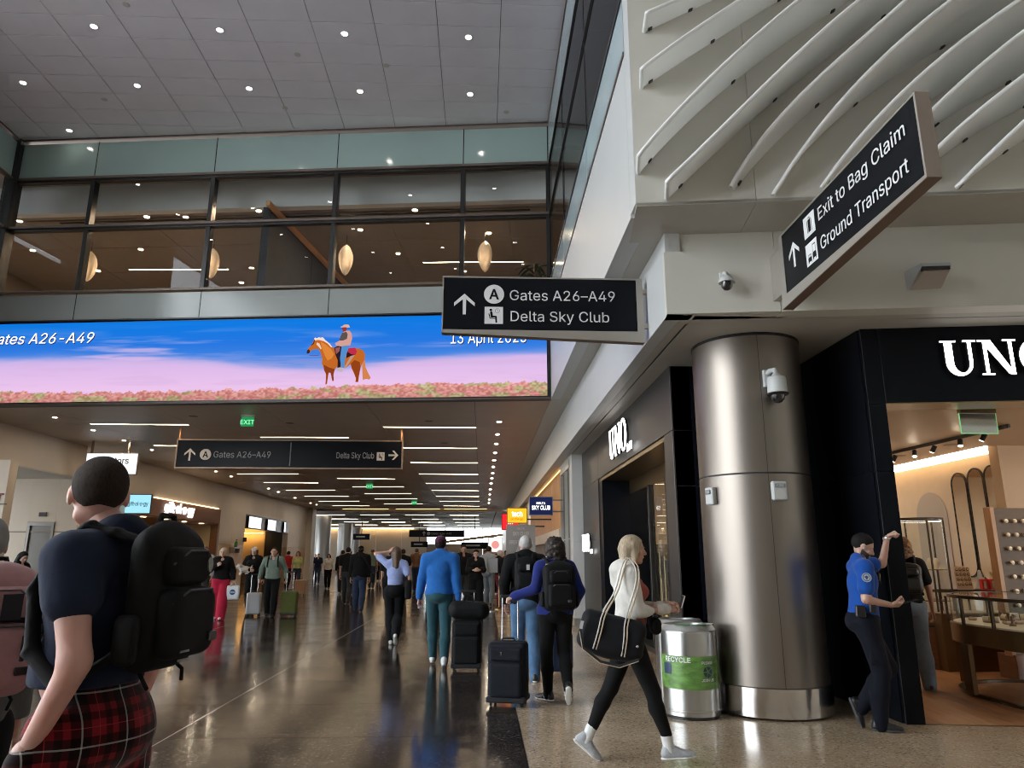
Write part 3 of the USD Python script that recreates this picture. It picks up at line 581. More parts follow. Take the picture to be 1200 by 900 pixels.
# elevator lobby
ew = struct('wall_elevator', label='cream wall with the lift in the alcove at left')
YE = 21.62
for x0, x1 in ((-17, -13.10), (-12.34, -11.71)):
    obj('panel', bx(x0, x1, YE, YE + .2, 2.2, 3.70, .003), m_cream, ew); obj('panel', bx(x0, x1, YE, YE + .2, 0, 2.195, .003), m_cream, ew)
obj('panel', bx(-13.10, -12.34, YE, YE + .2, 2.47, 3.70), m_cream, ew); obj('rail', bx(-17, -11.71, YE - .012, YE, 2.17, 2.2), M('rail_brown', (.20, .15, .11), .5), ew)
obj('panel', bx(-12.0, -11.70, YE + .201, 24.4, 0, 3.55), m_cream, ew)
el = struct('door_1', (-12.72, YE, 0), 0, 'brushed steel lift door in the cream wall')
obj('frame_post', bx(-.38, -.30, -.03, .05, 0, 2.47), M('lift_frame', (.20, .19, .18), .35, metal=.8), el); obj('frame_post', bx(.30, .38, -.03, .05, 0, 2.47), M('lift_frame', (.20, .19, .18), .35, metal=.8), el); obj('frame_head', bx(-.30, .30, -.03, .05, 2.36, 2.47), M('lift_frame', (.20, .19, .18), .35, metal=.8), el)
obj('leaf', bx(-.30, .11, .02, .05, 0, 2.36), M('lift_leaf', (.13, .125, .12), .35, metal=.8), el); obj('leaf', bx(.115, .30, .0, .05, 0, 2.36), M('lift_leaf', (.13, .125, .12), .35, metal=.8), el)
obj('call_button', bx(.19, .24, -.02, 0, 1.05, 1.20), m_chrome, el); obj('floor_indicator', bx(-.09, .11, -.04, -.0, 2.62, 2.74), m_black, el)
rs = struct('wall_restroom', label='beige wall block with the restroom pictogram at the far left')
YR = 17.2
obj('panel', bx(-16, -11.03, YR, YR + .3, 1.97, 3.70, .003), m_cream, rs); obj('panel', bx(-16, -11.03, YR, YR + .3, 0, 1.966, .003), m_cream, rs)
obj('panel', bx(-11.33, -11.03, YR, YE, 0, 3.7), m_cream, rs) if False else None
# gift shop
gs = struct('wall_gift_shop', label='gift shop front with a walnut fascia on the left')
obj('fascia', bx(XL - .12, XL + .03, 24.6, 33.0, 2.90, 3.52, .004), M('walnut_fascia', (.20, .085, .04), .6, var=.15, vscale=2, stretch=(1, .15, 2)), gs)
obj('fascia_light', bx(XL - .02, XL + .08, 26.3, 32.6, 3.53, 3.56), E('fascia_glow', (1, .72, .42), 2.2), gs)
obj('soffit', bx(-15.2, XL - .05, 24.6, 33.0, 2.86, 2.90), m_woodlight, gs)
for y in (26.2, 28.0, 29.8, 31.6): obj('downlight', cyl(.09, 2.85, 2.861, 14, XL - .25, y), E('shop_downlight2', (1, .78, .45), 45), gs)
obj('jamb', bx(XL - .3, XL + .02, 32.85, 33.05, 0, 2.9), m_wood, gs)
obj('back_wall', bx(-15.3, -15.2, 24.6, 33.0, 0, 2.9), M('gift_cream', (.62, .52, .36), .55), gs); obj('side_wall', bx(-15.2, XL - .3, 33.0, 33.1, 0, 2.9), M('gift_cream', (.62, .52, .36), .55), gs); obj('side_wall', bx(-15.2, XL, 24.45, 24.6, 0, 3.55), m_cream, gs)
# dark restaurant front further along
rf = struct('wall_restaurant', label='dark shop opening with lit panels further along on the left')
obj('back_wall', bx(-15.3, -15.2, 36.6, 44.7, 0, 3.6), M('rest_dark', (.02, .017, .015), .6), rf); obj('side_wall', bx(-13.0, XL - .3, 44.6, 44.7, 0, 3.6), M('rest_dark', (.02, .017, .015), .6), rf); obj('side_wall', bx(-15.2, -13.01, 44.55, 44.7, 0, 3.6), M('rest_amber', (.62, .42, .20), .6), rf); obj('side_wall', bx(-15.2, XL - .3, 36.6, 36.7, 0, 3.6), M('rest_dark', (.02, .017, .015), .6), rf)
obj('counter', bx(-15.0, -12.9, 43.6, 44.2, 0, 1.05), m_woodlight, rf)
obj('header', bx(XL - .15, XL, 36.6, 44.7, 2.86, 3.55), m_black, rf)
obj('lamp', bx(-15.0, -13.05, 44.2, 44.3, 2.85, 2.87), E('amber_lamp', (1, .6, .22), 26), rf)
obj('pendant', cat(cyl(.10, 2.2, 2.4, 12, XL + .06, 36.5)), m_black, rf)
# the bright hall beyond
fh = struct('ceiling_far_hall', label='pale ceiling of the daylit hall beyond the corridor')
obj('plenum', bx(-24.2, 8.6, 50.6, 86.2, 4.81, 5.0), m_seam, fh)
for i in range(6):
    for j in range(5): obj('panel', bx(-23.9 + i * 5, -19 + i * 5, 50.9 + j * 7, 57.8 + j * 7, 4.75, 4.8), M('far_ceiling', (.52, .50, .49), .5), fh)
for x0, x1 in ((-2.6, -.3), (-6.2, -3.9), (-9.8, -7.5), (-13.4, -11.1), (-17, -14.7)):
    for k in range(5): obj('linear_light', bx(x0, x1, 53 + k * 6.2, 53.14 + k * 6.2, 4.735, 4.75), E('strip_far', (1.0, .84, .64), 8), fh)
fw2 = struct('window_6', label='bright end windows of the far hall')
for x in np.arange(-6.5, 2.1, 2.2): obj('mullion', bx(x - .06, x + .06, 86, 86.15, 2.9, 4.75), M('mullion_grey', (.35, .36, .37), .5), fw2); obj('sill_panel', bx(x + .01, x + 2.19, 86, 86.2, 0, 2.8), M('far_panel', (.30, .25, .21), .5), fw2)
for z in (2.8, 4.65): obj('transom', bx(-6.5, 2.4, 86, 86.15, z, z + .1), M('mullion_grey', (.35, .36, .37), .5), fw2)
for k in range(6): obj('wall_panel', bx(-24 + k * 2.93, -21.09 + k * 2.93, 85.9, 86.1, 0, 4.75), m_cream, fw2)
obj('cove_lamp', bx(-23, -8, 85.6, 85.7, 4.66, 4.7), E('cove_far', (1, .66, .32), 14), fw2)
obj('sloping_trim', mv(bx(-4, 4, -.1, .1, -.13, .13), (-1.0, 84.5, 3.5), ry=-7), M('trim_wood', (.62, .40, .22), .5), fw2)
fw3 = struct('wall_far_hall', label='cream side walls of the far hall')
for k in range(5):
    obj('panel', bx(-24.2, -24, 51 + k * 7, 57.9 + k * 7, 0, 2.2), m_cream, fw3); obj('panel', bx(-24.2, -24, 51 + k * 7, 55.6 + k * 7, 2.2, 4.8), m_cream, fw3)
obj('panel', bx(2.4, 2.6, 50.5, 86, 0, 4.8), m_cream, fw3); obj('panel', bx(-24, -12.4, 50.4, 50.6, 3.2, 5), m_cream, fw3)
for k, (x, y) in enumerate(((-13.0, 60), (-13.9, 75), (-14.5, 84.4))):
    c3 = struct('column', (x, y, 0), 0, f'round grey steel column in the far hall, {["nearest", "middle", "farthest"][k]} of three')
    obj('shaft', cyl(.72, .2, 4.75, 32), M('far_column', (.40, .39, .38), .35, metal=.6), c3, smooth=30); obj('base', cyl(.74, 0, .2, 32), m_inox, c3)
# ================================================================ THE SCREEN
def lin(c): c = np.asarray(c, float) / 255; return np.where(c <= .04045, c / 12.92, ((c + .055) / 1.055) ** 2.4)
def LIN(*c): return tuple(float(x) for x in lin(c))
SX0, SX1, SZ0, SZ1 = -12.35, -.07, 4.715, 6.50
led = thing('video_screen', 'wide bright video wall showing a rider on a palomino horse under a blue sky', 'screen', (Rw[0], Rw[1], 0), S)
obj('housing', bx(SX0 - .05, SX1 + .075, -.02, .14, SZ0 - .03, SZ1 + .02, .004), m_black, led)
obj('bottom_trim', bx(SX0 - .05, SX1 + .075, -.06, .14, SZ0 - .075, SZ0 - .03, .004), M('screen_trim', (.07, .05, .045), .5), led)
nu, nv = 760, 112
uu, vv = np.meshgrid(np.linspace(SX0, SX1, nu), np.linspace(SZ0, SZ1, nv))
h = (vv - SZ0) / (SZ1 - SZ0); wdt = (uu - SX0) / (SX1 - SX0)
blue = np.stack(np.broadcast_arrays(*[np.interp(h, [.4, .7, 1], [a, b, c]) for a, b, c in ((86, 40, 10), (140, 120, 122), (226, 226, 228))]), -1)
haze = np.stack([np.interp(h, [.1, .35, .6], [a, b, c]) for a, b, c in ((240, 226, 205), (200, 190, 180), (238, 236, 232))], -1)
cl = meshkit.fbm(np.stack([uu * .55, vv * 3.2, uu * 0], -1), 5, 3)
edge = .50 + .05 * np.sin(uu * .6 + 1) - .10 * np.exp(-((uu + 5.2) / 1.6) ** 2) + .09 * (cl - .5) + .04 * (wdt > .0) * np.clip((.3 - wdt) * 3, 0, 1)
a = 1 / (1 + np.exp(-(edge - h) / .02))
streak = meshkit.fbm(np.stack([uu * .45 + 9, vv * 7, uu * 0 + 4], -1), 5, 11)
a = np.clip(a + np.clip((streak - .54) * 5, 0, .85) * np.exp(-((h - .66) / .17) ** 2) * np.clip(1.25 - wdt * .9, .2, 1), 0, 1)
a2 = np.clip((meshkit.fbm(np.stack([uu * .8 + 3, vv * 9, uu * 0 + 8], -1), 4, 5) - .5) * 4, 0, .5) * (h < .5)
rgb = blue * (1 - a[..., None]) + haze * a[..., None]
rgb = rgb * (1 - a2[..., None] * .6) + np.array([214, 178, 222]) * a2[..., None] * .6
gl_ = .13 + .03 * np.sin(uu * .45 + 2.2) + .04 * (meshkit.noise(np.stack([uu * 9, uu * 0, uu * 0], -1), 4) - .5) + .02 * meshkit.noise(np.stack([uu * 33, uu * 0, uu * 0], -1), 7)
grass = h < gl_
gn = meshkit.noise(np.stack([uu * 22, vv * 34, uu * 0], -1), 21); gn2 = meshkit.fbm(np.stack([uu * 3, vv * 8, uu * 0], -1), 3, 2)
gcol = np.stack([190 + 60 * gn - 30 * (gn2 > .55), 110 + 75 * gn + 25 * (gn2 > .55), 105 + 70 * gn - 10 * (gn2 > .55)], -1) * (1 - .10 * (1 - h / .14).clip(0, 1))[..., None]
rgb = np.where(grass[..., None], gcol, rgb)
gm = grid_mesh(np.stack([uu, uu * 0 - .024, vv], -1))
pm = usdkit.mesh(stage, path_under(led, 'picture'), gm)
UsdGeom.PrimvarsAPI(pm).CreatePrimvar('pic', Sdf.ValueTypeNames.Color3fArray, 'vertex').Set(Vt.Vec3fArray.FromNumpy(lin(rgb.reshape(-1, 3).clip(0, 255)).astype(np.float32)))
m_pic = usdkit.material(stage, f'{LK}/screen_picture', {'a': ('attribute', dict(attribute='pic')), 'e': ('emission', dict(strength=.78))}, [('a.color', 'e.color')], surface='e.emission')
UsdShade.MaterialBindingAPI.Apply(pm.GetPrim()).Bind(m_pic)
ZX = lambda p: [(-5.576 + x * .002244, 6.711 - y * .002244) for x, y in p]
def glow(name, pts, col, lay, s=.78):
    g = pts if hasattr(pts, 'geom_type') else sg.Polygon(ZX(pts)).buffer(0)
    obj(name, ext(g, .0012, at=-.0245 - .0013 * lay), E('screen_' + name + '_%d_%d_%d' % col, LIN(*col), s), led)
glow('horse', [(172, 440), (180, 450), (200, 445), (215, 420), (240, 408), (285, 405), (300, 430), (318, 470), (328, 510), (325, 545), (345, 585), (352, 615), (372, 650), (375, 700), (372, 752), (388, 752), (392, 690), (398, 640), (420, 640), (428, 690), (440, 725), (452, 718), (445, 660), (455, 610), (470, 585), (520, 605), (560, 595), (602, 560), (615, 600), (640, 650), (662, 700), (658, 735), (685, 735), (690, 660), (700, 600), (712, 560), (735, 520), (738, 470), (720, 430), (680, 410), (630, 400), (570, 410), (500, 420), (450, 405), (420, 390), (400, 365), (370, 335), (330, 315), (290, 305), (262, 300), (245, 315), (232, 312), (225, 345), (200, 380), (178, 415)], (196, 104, 38), 0)
glow('horse_shade', [(345, 560), (400, 590), (455, 605), (445, 650), (450, 715), (440, 722), (428, 680), (415, 640), (395, 640), (388, 745), (380, 745), (378, 660), (352, 610)], (140, 62, 26), 1)
glow('horse_shade', [(606, 552), (640, 520), (690, 540), (700, 600), (686, 700), (684, 733), (662, 733), (664, 700), (640, 640), (618, 600)], (150, 66, 24), 1)
glow('horse_light', [(300, 330), (350, 360), (410, 410), (440, 460), (420, 500), (380, 520), (350, 470), (320, 400)], (222, 134, 58), 1)
glow('muzzle', [(172, 440), (180, 450), (200, 445), (206, 425), (190, 405), (178, 415)], (60, 38, 40), 2)
glow('bridle', [(238, 312), (246, 316), (238, 352), (214, 372), (212, 364), (230, 345)], (70, 40, 40), 2); glow('bridle', [(200, 463), (240, 468), (300, 462), (300, 468), (240, 474), (200, 468)], (110, 70, 90), 2)
glow('blaze', [(268, 340), (292, 352), (315, 400), (308, 410), (288, 385), (262, 360)], (240, 210, 190), 2)
glow('mane', [(236, 300), (246, 290), (262, 298), (282, 288), (300, 294), (318, 288), (336, 305), (345, 318), (365, 332), (395, 358), (418, 388), (408, 392), (370, 352), (330, 328), (280, 315), (245, 320)], (246, 222, 214), 2)
glow('tail', [(714, 560), (738, 520), (748, 590), (772, 640), (802, 695), (790, 712), (760, 705), (728, 715), (720, 640)], (214, 132, 80), 2)
glow('saddle', [(436, 395), (490, 372), (520, 385), (512, 470), (508, 590), (480, 600), (478, 520), (455, 470)], (46, 30, 36), 3); glow('saddle', [(560, 400), (600, 430), (640, 470), (600, 480), (560, 500)], (50, 26, 30), 3)
glow('blanket', [(575, 402), (640, 398), (658, 440), (645, 470), (605, 462), (570, 440)], (196, 44, 74), 4); glow('blanket', [(446, 400), (496, 388), (490, 430), (460, 460)], (150, 90, 96), 4)
glow('girth', [(540, 600), (560, 595), (640, 470), (600, 480)], (190, 150, 130), 3)
glow('leg', [(508, 380), (582, 374), (572, 420), (556, 470), (546, 540), (546, 602), (515, 595), (500, 500)], (84, 142, 206), 5)
glow('boot', [(468, 600), (500, 590), (546, 596), (540, 612), (524, 636), (484, 626)], (196, 180, 186), 6)
glow('shirt', [(545, 230), (575, 228), (598, 258), (606, 310), (590, 378), (540, 382), (508, 386), (450, 372), (443, 350), (480, 330), (500, 262), (520, 240)], (214, 160, 150), 5)
glow('vest', [(506, 250), (545, 240), (560, 262), (556, 310), (520, 326), (482, 326), (492, 285)], (92, 84, 80), 6)
glow('face', [(502, 196), (545, 194), (552, 214), (536, 236), (510, 238)], (156, 56, 48), 6)
glow('hat', [(484, 190), (506, 182), (518, 170), (540, 166), (566, 170), (580, 196), (562, 200), (530, 193), (500, 196)], (226, 178, 160), 7)
m_led_txt = E('screen_lettering', (1, 1, 1), 1.1); m_led_sh = E('screen_lettering_shadow', LIN(70, 60, 130), .5)
def led_text(s, hgt, xr, z, w, shear=0):
    m = text(s, hgt, .002, align='r'); k = w / (m.vertices[:, 0].max() - m.vertices[:, 0].min()); m.vertices[:, 0] *= k
    m.vertices[:, 0] += shear * m.vertices[:, 2]
    obj('lettering', mv(m, (xr, -.034, z)), m_led_txt, led); obj('lettering_shadow', mv(m, (xr + .018, -.031, z - .02)), m_led_sh, led)
led_text('Gates A26-A49', .235, -9.98, 6.035, 2.42, .18); led_text('13 April 2025', .235, -.50, 5.87, 1.60)

# ================================================================ SIGNS
def arrow_poly(cx, z0, z1, w, th, turn=0):
    'an upright arrow: stem and two slanting arms'
    hh = z1 - z0
    p = so.unary_union([sg.box(-th / 2, z0, th / 2, z1 - th * .6), sg.Polygon([(0, z1), (w, z1 - w * .92), (w, z1 - w * .92 - th * 1.15), (0, z1 - th * 1.35), (-w, z1 - w * .92 - th * 1.15), (-w, z1 - w * .92)])])
    if turn: p = sa.rotate(p, turn, origin=(0, (z0 + z1) / 2))
    return sa.translate(p, cx, 0)
def fit_text(s, h, x0, x1, z, t, y=-.004, mat=None, bold=False):
    m = text(s, h, .003, bold); m.vertices[:, 0] -= m.vertices[:, 0].min(); m.vertices[:, 0] *= (x1 - x0) / m.vertices[:, 0].max()
    return obj('lettering', mv(m, (x0, y, z)), mat or m_letter, t)
def seat_icon(x0, z0, s):
    'a seated figure with a clock, cut out of a square'
    c = lambda x, z, r: sg.Point(x0 + x * s, z0 + z * s).buffer(r * s, 16)
    ln = lambda p, w: sg.LineString([(x0 + a * s, z0 + b * s) for a, b in p]).buffer(w * s / 2)
    return so.unary_union([c(.34, .80, .075), ln([(.36, .66), (.40, .42)], .13), ln([(.40, .42), (.62, .42), (.64, .12)], .10), ln([(.24, .58), (.30, .33), (.56, .31)], .05), c(.70, .76, .13).difference(c(.70, .76, .11)), ln([(.70, .84), (.70, .76), (.76, .76)], .025)])
def letter_disc(t, x, z, r, m=m_letter):
    obj('disc', ext(sg.Point(x, z).buffer(r, 32), .003, at=0), m, t)
    g = text('A', r * 1.02, .002, True, 'c'); obj('lettering', mv(g, (x, -.0035, z - r * .51)), m_signface, t)
# hanging blade sign: gates
t = thing('direction_sign', 'black hanging sign with an up arrow and gate numbers, below the white parapet', 'sign', (-.443, 7.40, 3.99 - .098 * 0), 0)
FH, FW = .596, 2.12
ZB = 0.0
t0 = t
UsdGeom.Xformable(t).GetOrderedXformOps()[0].Set(Gf.Vec3d(-.443, 7.40, 3.882))
fr = sg.Polygon([(-.014, -.036), (-.014, FH + .018), (FW + .073, FH + .018), (FW + .073, -.125)])
obj('frame', ext(fr.difference(sg.box(0, 0, FW, FH)), .10, at=.10), m_signmetal, t); obj('face', bx(0, FW, .004, .09, 0, FH), m_signface, t)
obj('underside', ext(sg.Polygon([(-.014, -.037), (FW + .073, -.126), (FW + .073, -.120), (-.014, -.031)]), .098, at=.099), M('sign_under', (.16, .11, .08), .5), t)
obj('wall_arm', cat(bx(FW + .06, FW + .245, .03, .07, .05, .10), bx(FW + .06, FW + .245, .03, .07, .45, .50), bx(FW + .225, FW + .2435, -.01, .11, .0, .55)), m_signmetal, t)
obj('arrow', ext(arrow_poly(.228, .172, .41, .113, .036), .003, at=.0035), m_letter, t)
letter_disc(t, .55, .407, .110)
obj('pictogram', ext(sg.box(.448, .068, .648, .262).difference(seat_icon(.448, .066, .2)), .003, at=.0035), m_letter, t)
fit_text('Gates A26–A49', .115, .723, 1.88, .341, t); fit_text('Delta Sky Club', .115, .731, 1.81, .099, t)
# blade sign on the right
t = thing('direction_sign', 'black blade sign at right with white arrow reading Exit to Bag Claim and Ground Transport', 'sign', (2.78, 6.11, 3.85), -90)
FW = 2.115; FH = .575
fr = sg.Polygon([(-.062, FH + .02), (-.115, -.112), (FW + .016, -.022), (FW + .016, FH + .014)])
obj('frame', ext(fr.difference(sg.box(0, 0, FW, FH)), .10, at=.10), m_signmetal, t); obj('face', bx(0, FW, .004, .09, 0, FH), m_signface, t)
obj('end_cap', bx(FW + .016, FW + .02, -.0, .10, -.022, FH + .014), M('sign_cap', (.33, .27, .235), .5, metal=.3), t)
obj('underside', ext(sg.Polygon([(-.115, -.113), (FW + .016, -.023), (FW + .016, -.029), (-.115, -.119)]), .098, at=.099), M('sign_under', (.16, .11, .08), .5), t)
obj('wall_arm', bx(-.345, -.05, .02, .08, .05, .50), m_signmetal, t)
obj('arrow', ext(arrow_poly(.22, .175, .412, .105, .034), .003, at=.0035), m_letter, t)
bag = so.unary_union([sg.box(.510, .355, .598, .470).difference(so.unary_union([sg.box(.523, .35, .529, .48), sg.box(.579, .35, .585, .48)])), sg.box(.535, .47, .573, .492).difference(sg.box(.542, .465, .566, .485))])
obj('pictogram', ext(sg.box(.450, .322, .655, .515).difference(bag), .003, at=.0035), m_letter, t)
car = so.unary_union([sg.box(.475, .098, .545, .135), sg.box(.485, .135, .535, .165).difference(sg.box(.492, .14, .528, .158)), sg.box(.56, .105, .63, .15), sg.box(.568, .15, .622, .232).difference(sg.box(.576, .16, .614, .222)), sg.box(.48, .088, .495, .1), sg.box(.525, .088, .54, .1), sg.box(.565, .09, .58, .106), sg.box(.61, .09, .625, .106)])
obj('pictogram', ext(sg.box(.446, .069, .65, .265).difference(car), .003, at=.0035), m_letter, t)
fit_text('Exit to Bag Claim', .112, .737, 1.992, .365, t); fit_text('Ground Transport', .112, .730, 1.979, .105, t)
# long sign hung across the corridor
t = thing('direction_sign', 'long black gate sign hung on two copper rods across the corridor', 'sign', (-7.66, 18.2, 3.668), 0)
L3, H3 = 5.60, .675
obj('frame', cat(bx(-.03, L3 + .03, 0, .12, -.03, 0), bx(-.03, L3 + .03, 0, .12, H3, H3 + .03), bx(-.03, 0, 0, .12, 0, H3), bx(L3, L3 + .03, 0, .12, 0, H3)), M('copper_frame', (.30, .20, .14), .4, metal=.5), t)
obj('face', bx(0, L3, .008, .11, 0, H3), M('sign_black_gloss', (.006, .007, .010), .3, spec=.12), t)
obj('divider', bx(2.80, 2.825, .0, .01, .04, H3 - .04), M('sign_grey', (.16, .17, .18), .4), t)
for x in (.02, 5.59): obj('rod', cyl(.035, H3 + .03, 4.66 - 3.668, 12, x, .06), M('copper_rod', (.62, .32, .17), .35, metal=.8), t)
m_l3 = M('sign_letter_dim', (.36, .35, .345), .5); m_l3b = M('sign_letter_pale', (.62, .55, .50), .5)
obj('arrow', ext(arrow_poly(.32, .16, .47, .135, .045), .004, at=.007), m_l3b, t); letter_disc(t, .71, .318, .14, m_l3b)
fit_text('Gates A26–A49', .155, .91, 2.325, .245, t, .004, m_l3); fit_text('Delta Sky Club', .150, 3.97, 4.91, .24, t, .004, m_l3)
obj('pictogram', ext(sg.box(4.98, .19, 5.175, .40).difference(seat_icon(4.98, .19, .2)), .004, at=.007), m_l3b, t)
obj('arrow', ext(arrow_poly(5.395, .20, .45, .12, .042, -90), .004, at=.007), m_l3b, t)
# smaller signs further off
def blade(name, label, x0, x1, y, z0, z1, lit, lines, arms=None, catg='sign', th=.08, frame=m_black):
    t = thing(name, label, catg, ((x0 + x1) / 2, y, z0), 0)
    w, hh = (x1 - x0) / 2, z1 - z0
    obj('case', bx(-w, w, .003, th, 0, hh, .004), frame, t); obj('face', bx(-w + .02, w - .02, 0, .01, .02, hh - .02), lit, t)
    for s, hgt, z, wid, mat in lines:
        m = text(s, hgt, .003, True, 'c'); m.vertices[:, 0] *= wid / (m.vertices[:, 0].max() - m.vertices[:, 0].min()); obj('lettering', mv(m, (0, -.003, z)), mat, t)
    if arms: obj('arm', cat(*[bx(*a) for a in arms]), frame, t)
    return t
e_w = E('lit_white', (1, .98, .95), 2.2)
blade('club_sign', 'dark blue lit box sign with white lettering on brackets at the right wall', 1.165, 1.756, 18, 2.49, 2.95, E('lit_navy', (.012, .016, .06), 1), [('DELTA', .05, .27, .22, e_w), ('SKY CLUB', .095, .14, .46, e_w)], [(.29, .66, .02, .06, .08, .11), (.29, .66, .02, .06, .36, .39)], frame=M('sign_case_grey', (.20, .21, .25), .4, metal=.3))
blade('shop_blade_sign', 'orange lit box sign with white lettering, left of the blue club sign', .747, 1.367, 22, 2.47, 2.935, E('lit_orange', (1.0, .40, .02), 1.25), [('tech', .15, .21, .32, e_w), ('on the go', .06, .10, .38, E('lit_orange2', (.45, .12, .0), 1))], [(.30, 1.06, .02, .06, .1, .14)])
blade('shop_blade_sign', 'bright red lit box sign half hidden by the orange sign', .66, 1.25, 24.5, 2.36, 2.90, E('lit_red', (.85, .015, .02), 1.4), [('m', .16, .2, .16, e_w)], [(.28, 1.16, .02, .06, .1, .14)])
t = thing('banner_stand', 'tall grey promotional panel standing behind the white haired man', 'banner', (1.22, 23, 0), 0)
obj('panel', bx(-.46, .46, 0, .05, .35, 2.47, .004), M('banner_grey', (.34, .36, .38), .5), t); obj('foot', bx(-.40, .40, -.2, .25, 0, .04, .004), m_inox, t); obj('post', cat(bx(-.3, -.26, .01, .04, .03, .4), bx(.26, .3, .01, .04, .03, .4)), m_inox, t)
m_bl = M('banner_letter', (.62, .63, .64), .5)
for s, hgt, z, w in (('DELTA', .06, 2.32, .24), ('SKY CLUB', .11, 2.14, .50), ('GREAT THINGS', .11, 1.88, .74), ('ARE', .13, 1.64, .30), ('MADE', .13, 1.40, .46)):
    m = text(s, hgt, .003, True, 'c'); m.vertices[:, 0] *= w / (m.vertices[:, 0].max() - m.vertices[:, 0].min()); obj('lettering', mv(m, (0, -.002, z)), m_bl, t)
blade('lift_sign', 'white lit box sign reading Elevators and Restrooms behind the young man\'s head', -11.12, -9.68, 20.5, 3.72, 4.33, E('lit_cool', (.90, .95, 1.0), 1.05), [('Elevators', .17, .31, .95, M('sign_letter_grey', (.10, .10, .11), .5)), ('Restrooms', .13, .09, .85, M('sign_letter_grey', (.10, .10, .11), .5))], [(.4, .45, .02, .06, .6, .95), (-.62, -.56, .02, .06, .6, .95)], frame=M('sign_case_brown', (.20, .15, .12), .4))
t = blade('shop_blade_sign', 'pale blue lit screen of the gift shop behind the young man\'s shoulder', -11.72, -10.88, 24.3, 2.86, 3.49, E('lit_sky', (.36, .75, .92), .9), [('gift·ol·o·gy', .13, .26, .66, M('sky_letter', (.16, .42, .55), .5))])
t = thing('gift_shop_sign', 'lit white lowercase letters of the gift shop on the walnut fascia', 'sign', (-11.65, 28.45, 3.10), 90)
m = text('gift·ol·o·gy', .36, .05, True, 'c'); m.vertices[:, 0] *= 2.75 / (m.vertices[:, 0].max() - m.vertices[:, 0].min()); obj('lettering', mv(m, (0, -.02, 0)), E('lit_letter2', (1, .96, .92), 1.3), t); obj('rail', bx(-1.4, 1.4, -.02, 0, .10, .12), m_wood, t)
t = thing('restroom_sign', 'small white restroom pictogram plate on the beige wall at the far left', 'sign', (-11.2, 17.195, 1.98), 0)
obj('plate', bx(-.16, .16, -.02, 0, 0, .24, .003), m_white, t)
for x in (-.075, .075): obj('figure', cat(ext(so.unary_union([sg.Point(x, .185).buffer(.022), sg.box(x - .028, .09, x + .028, .155), sg.box(x - .02, .03, x - .003, .1), sg.box(x + .003, .03, x + .02, .1)]), .003, at=-.019)), m_black, t)
t = thing('shop_lettering', 'small dark red serif letter and rule on the beige wall at the far left edge', 'sign', (-11.12, 17.195, 2.66), 0)
obj('lettering', mv(text('r', .26, .02, True, 'c'), (0, -.0, .06)), M('dark_red', (.22, .02, .03), .5), t); obj('rule', bx(-.6, .16, -.02, 0, 0, .02), m_signface, t)
def exit_sign(x, y, z, label):
    t = thing('exit_sign', label, 'sign', (x, y, z), 0)
    obj('canopy', bx(-.15, .15, -.04, .04, -.055, 0, .004), m_soff, t); obj('panel', bx(-.14, .14, -.006, .006, -.27, -.055), E('lit_green', (.02, .42, .12), .55), t)
    obj('lettering', mv(text('EXIT', .10, .003, True, 'c'), (0, -.0065, -.22)), E('exit_letter', (.25, .8, .4), 1), t)
exit_sign(-5.39, 16.4, ZP, 'small green exit sign under the front of the corridor ceiling, above the long sign')
exit_sign(-4.95, 31.9, ZP, 'green exit sign in the middle of the corridor ceiling, farther away'); exit_sign(-3.9, 41.8, ZP, 'farthest green exit sign under the corridor ceiling')
t = thing('far_sign', 'black gate sign hung on two thin rods in the far hall above the crowd', 'sign', (-3.5, 56.5, 2.95), 0)
obj('panel', bx(-2.1, 2.1, 0, .1, 0, .52, .004), m_signface, t); obj('rod', cat(bx(-2.02, -1.98, .03, .07, .5, 1.8), bx(1.98, 2.02, .03, .07, .5, 1.8)), m_black, t); obj('disc', ext(sg.Point(-.6, .26).buffer(.13), .004, at=0), m_l3, t); obj('arrow', ext(arrow_poly(-.95, .1, .42, .12, .05), .004, at=0), m_l3, t); obj('lettering', mv(text('Gates A26-A49', .15, .004), (-.4, 0, .18)), m_l3, t)
for k, (x, y, z, w, lab) in enumerate(((-10.1, 62, 2.85, 1.4, 'small dark departure board beside the far columns'), (-5.6, 66, 2.3, 1.5, 'small dark sign in the far hall left of the blue sweater man'), (-.6, 60, 2.1, 2.2, 'low dark sign in the far hall right of the maroon cap'))):
    t = thing('far_sign', lab, 'sign', (x, y, z), 0); obj('panel', bx(-w / 2, w / 2, 0, .12, 0, .5, .004), m_signface, t); obj('lettering', bx(-w * .32, w * .2, -.004, 0, .2, .32), m_l3, t); obj('rod', bx(-.03, .03, .04, .08, .5, 4.75 - z), m_black, t)
t = thing('far_poster', 'small white lit poster at the right end of the far hall', 'poster', (.9, 49, 1.75), 0); obj('frame', bx(-.5, .5, 0, .08, 0, 1.0, .004), m_white, t); obj('face', bx(-.46, .46, -.004, 0, .04, .96), E('lit_pink', (1, .85, .8), 1.0), t); obj('stand', bx(-.05, .05, .02, .07, -1.75, 0), m_inox, t); obj('figure', ext(sg.Point(0, .5).buffer(.25), .003, at=-.0045), E('lit_rose', (.9, .35, .3), .8), t)

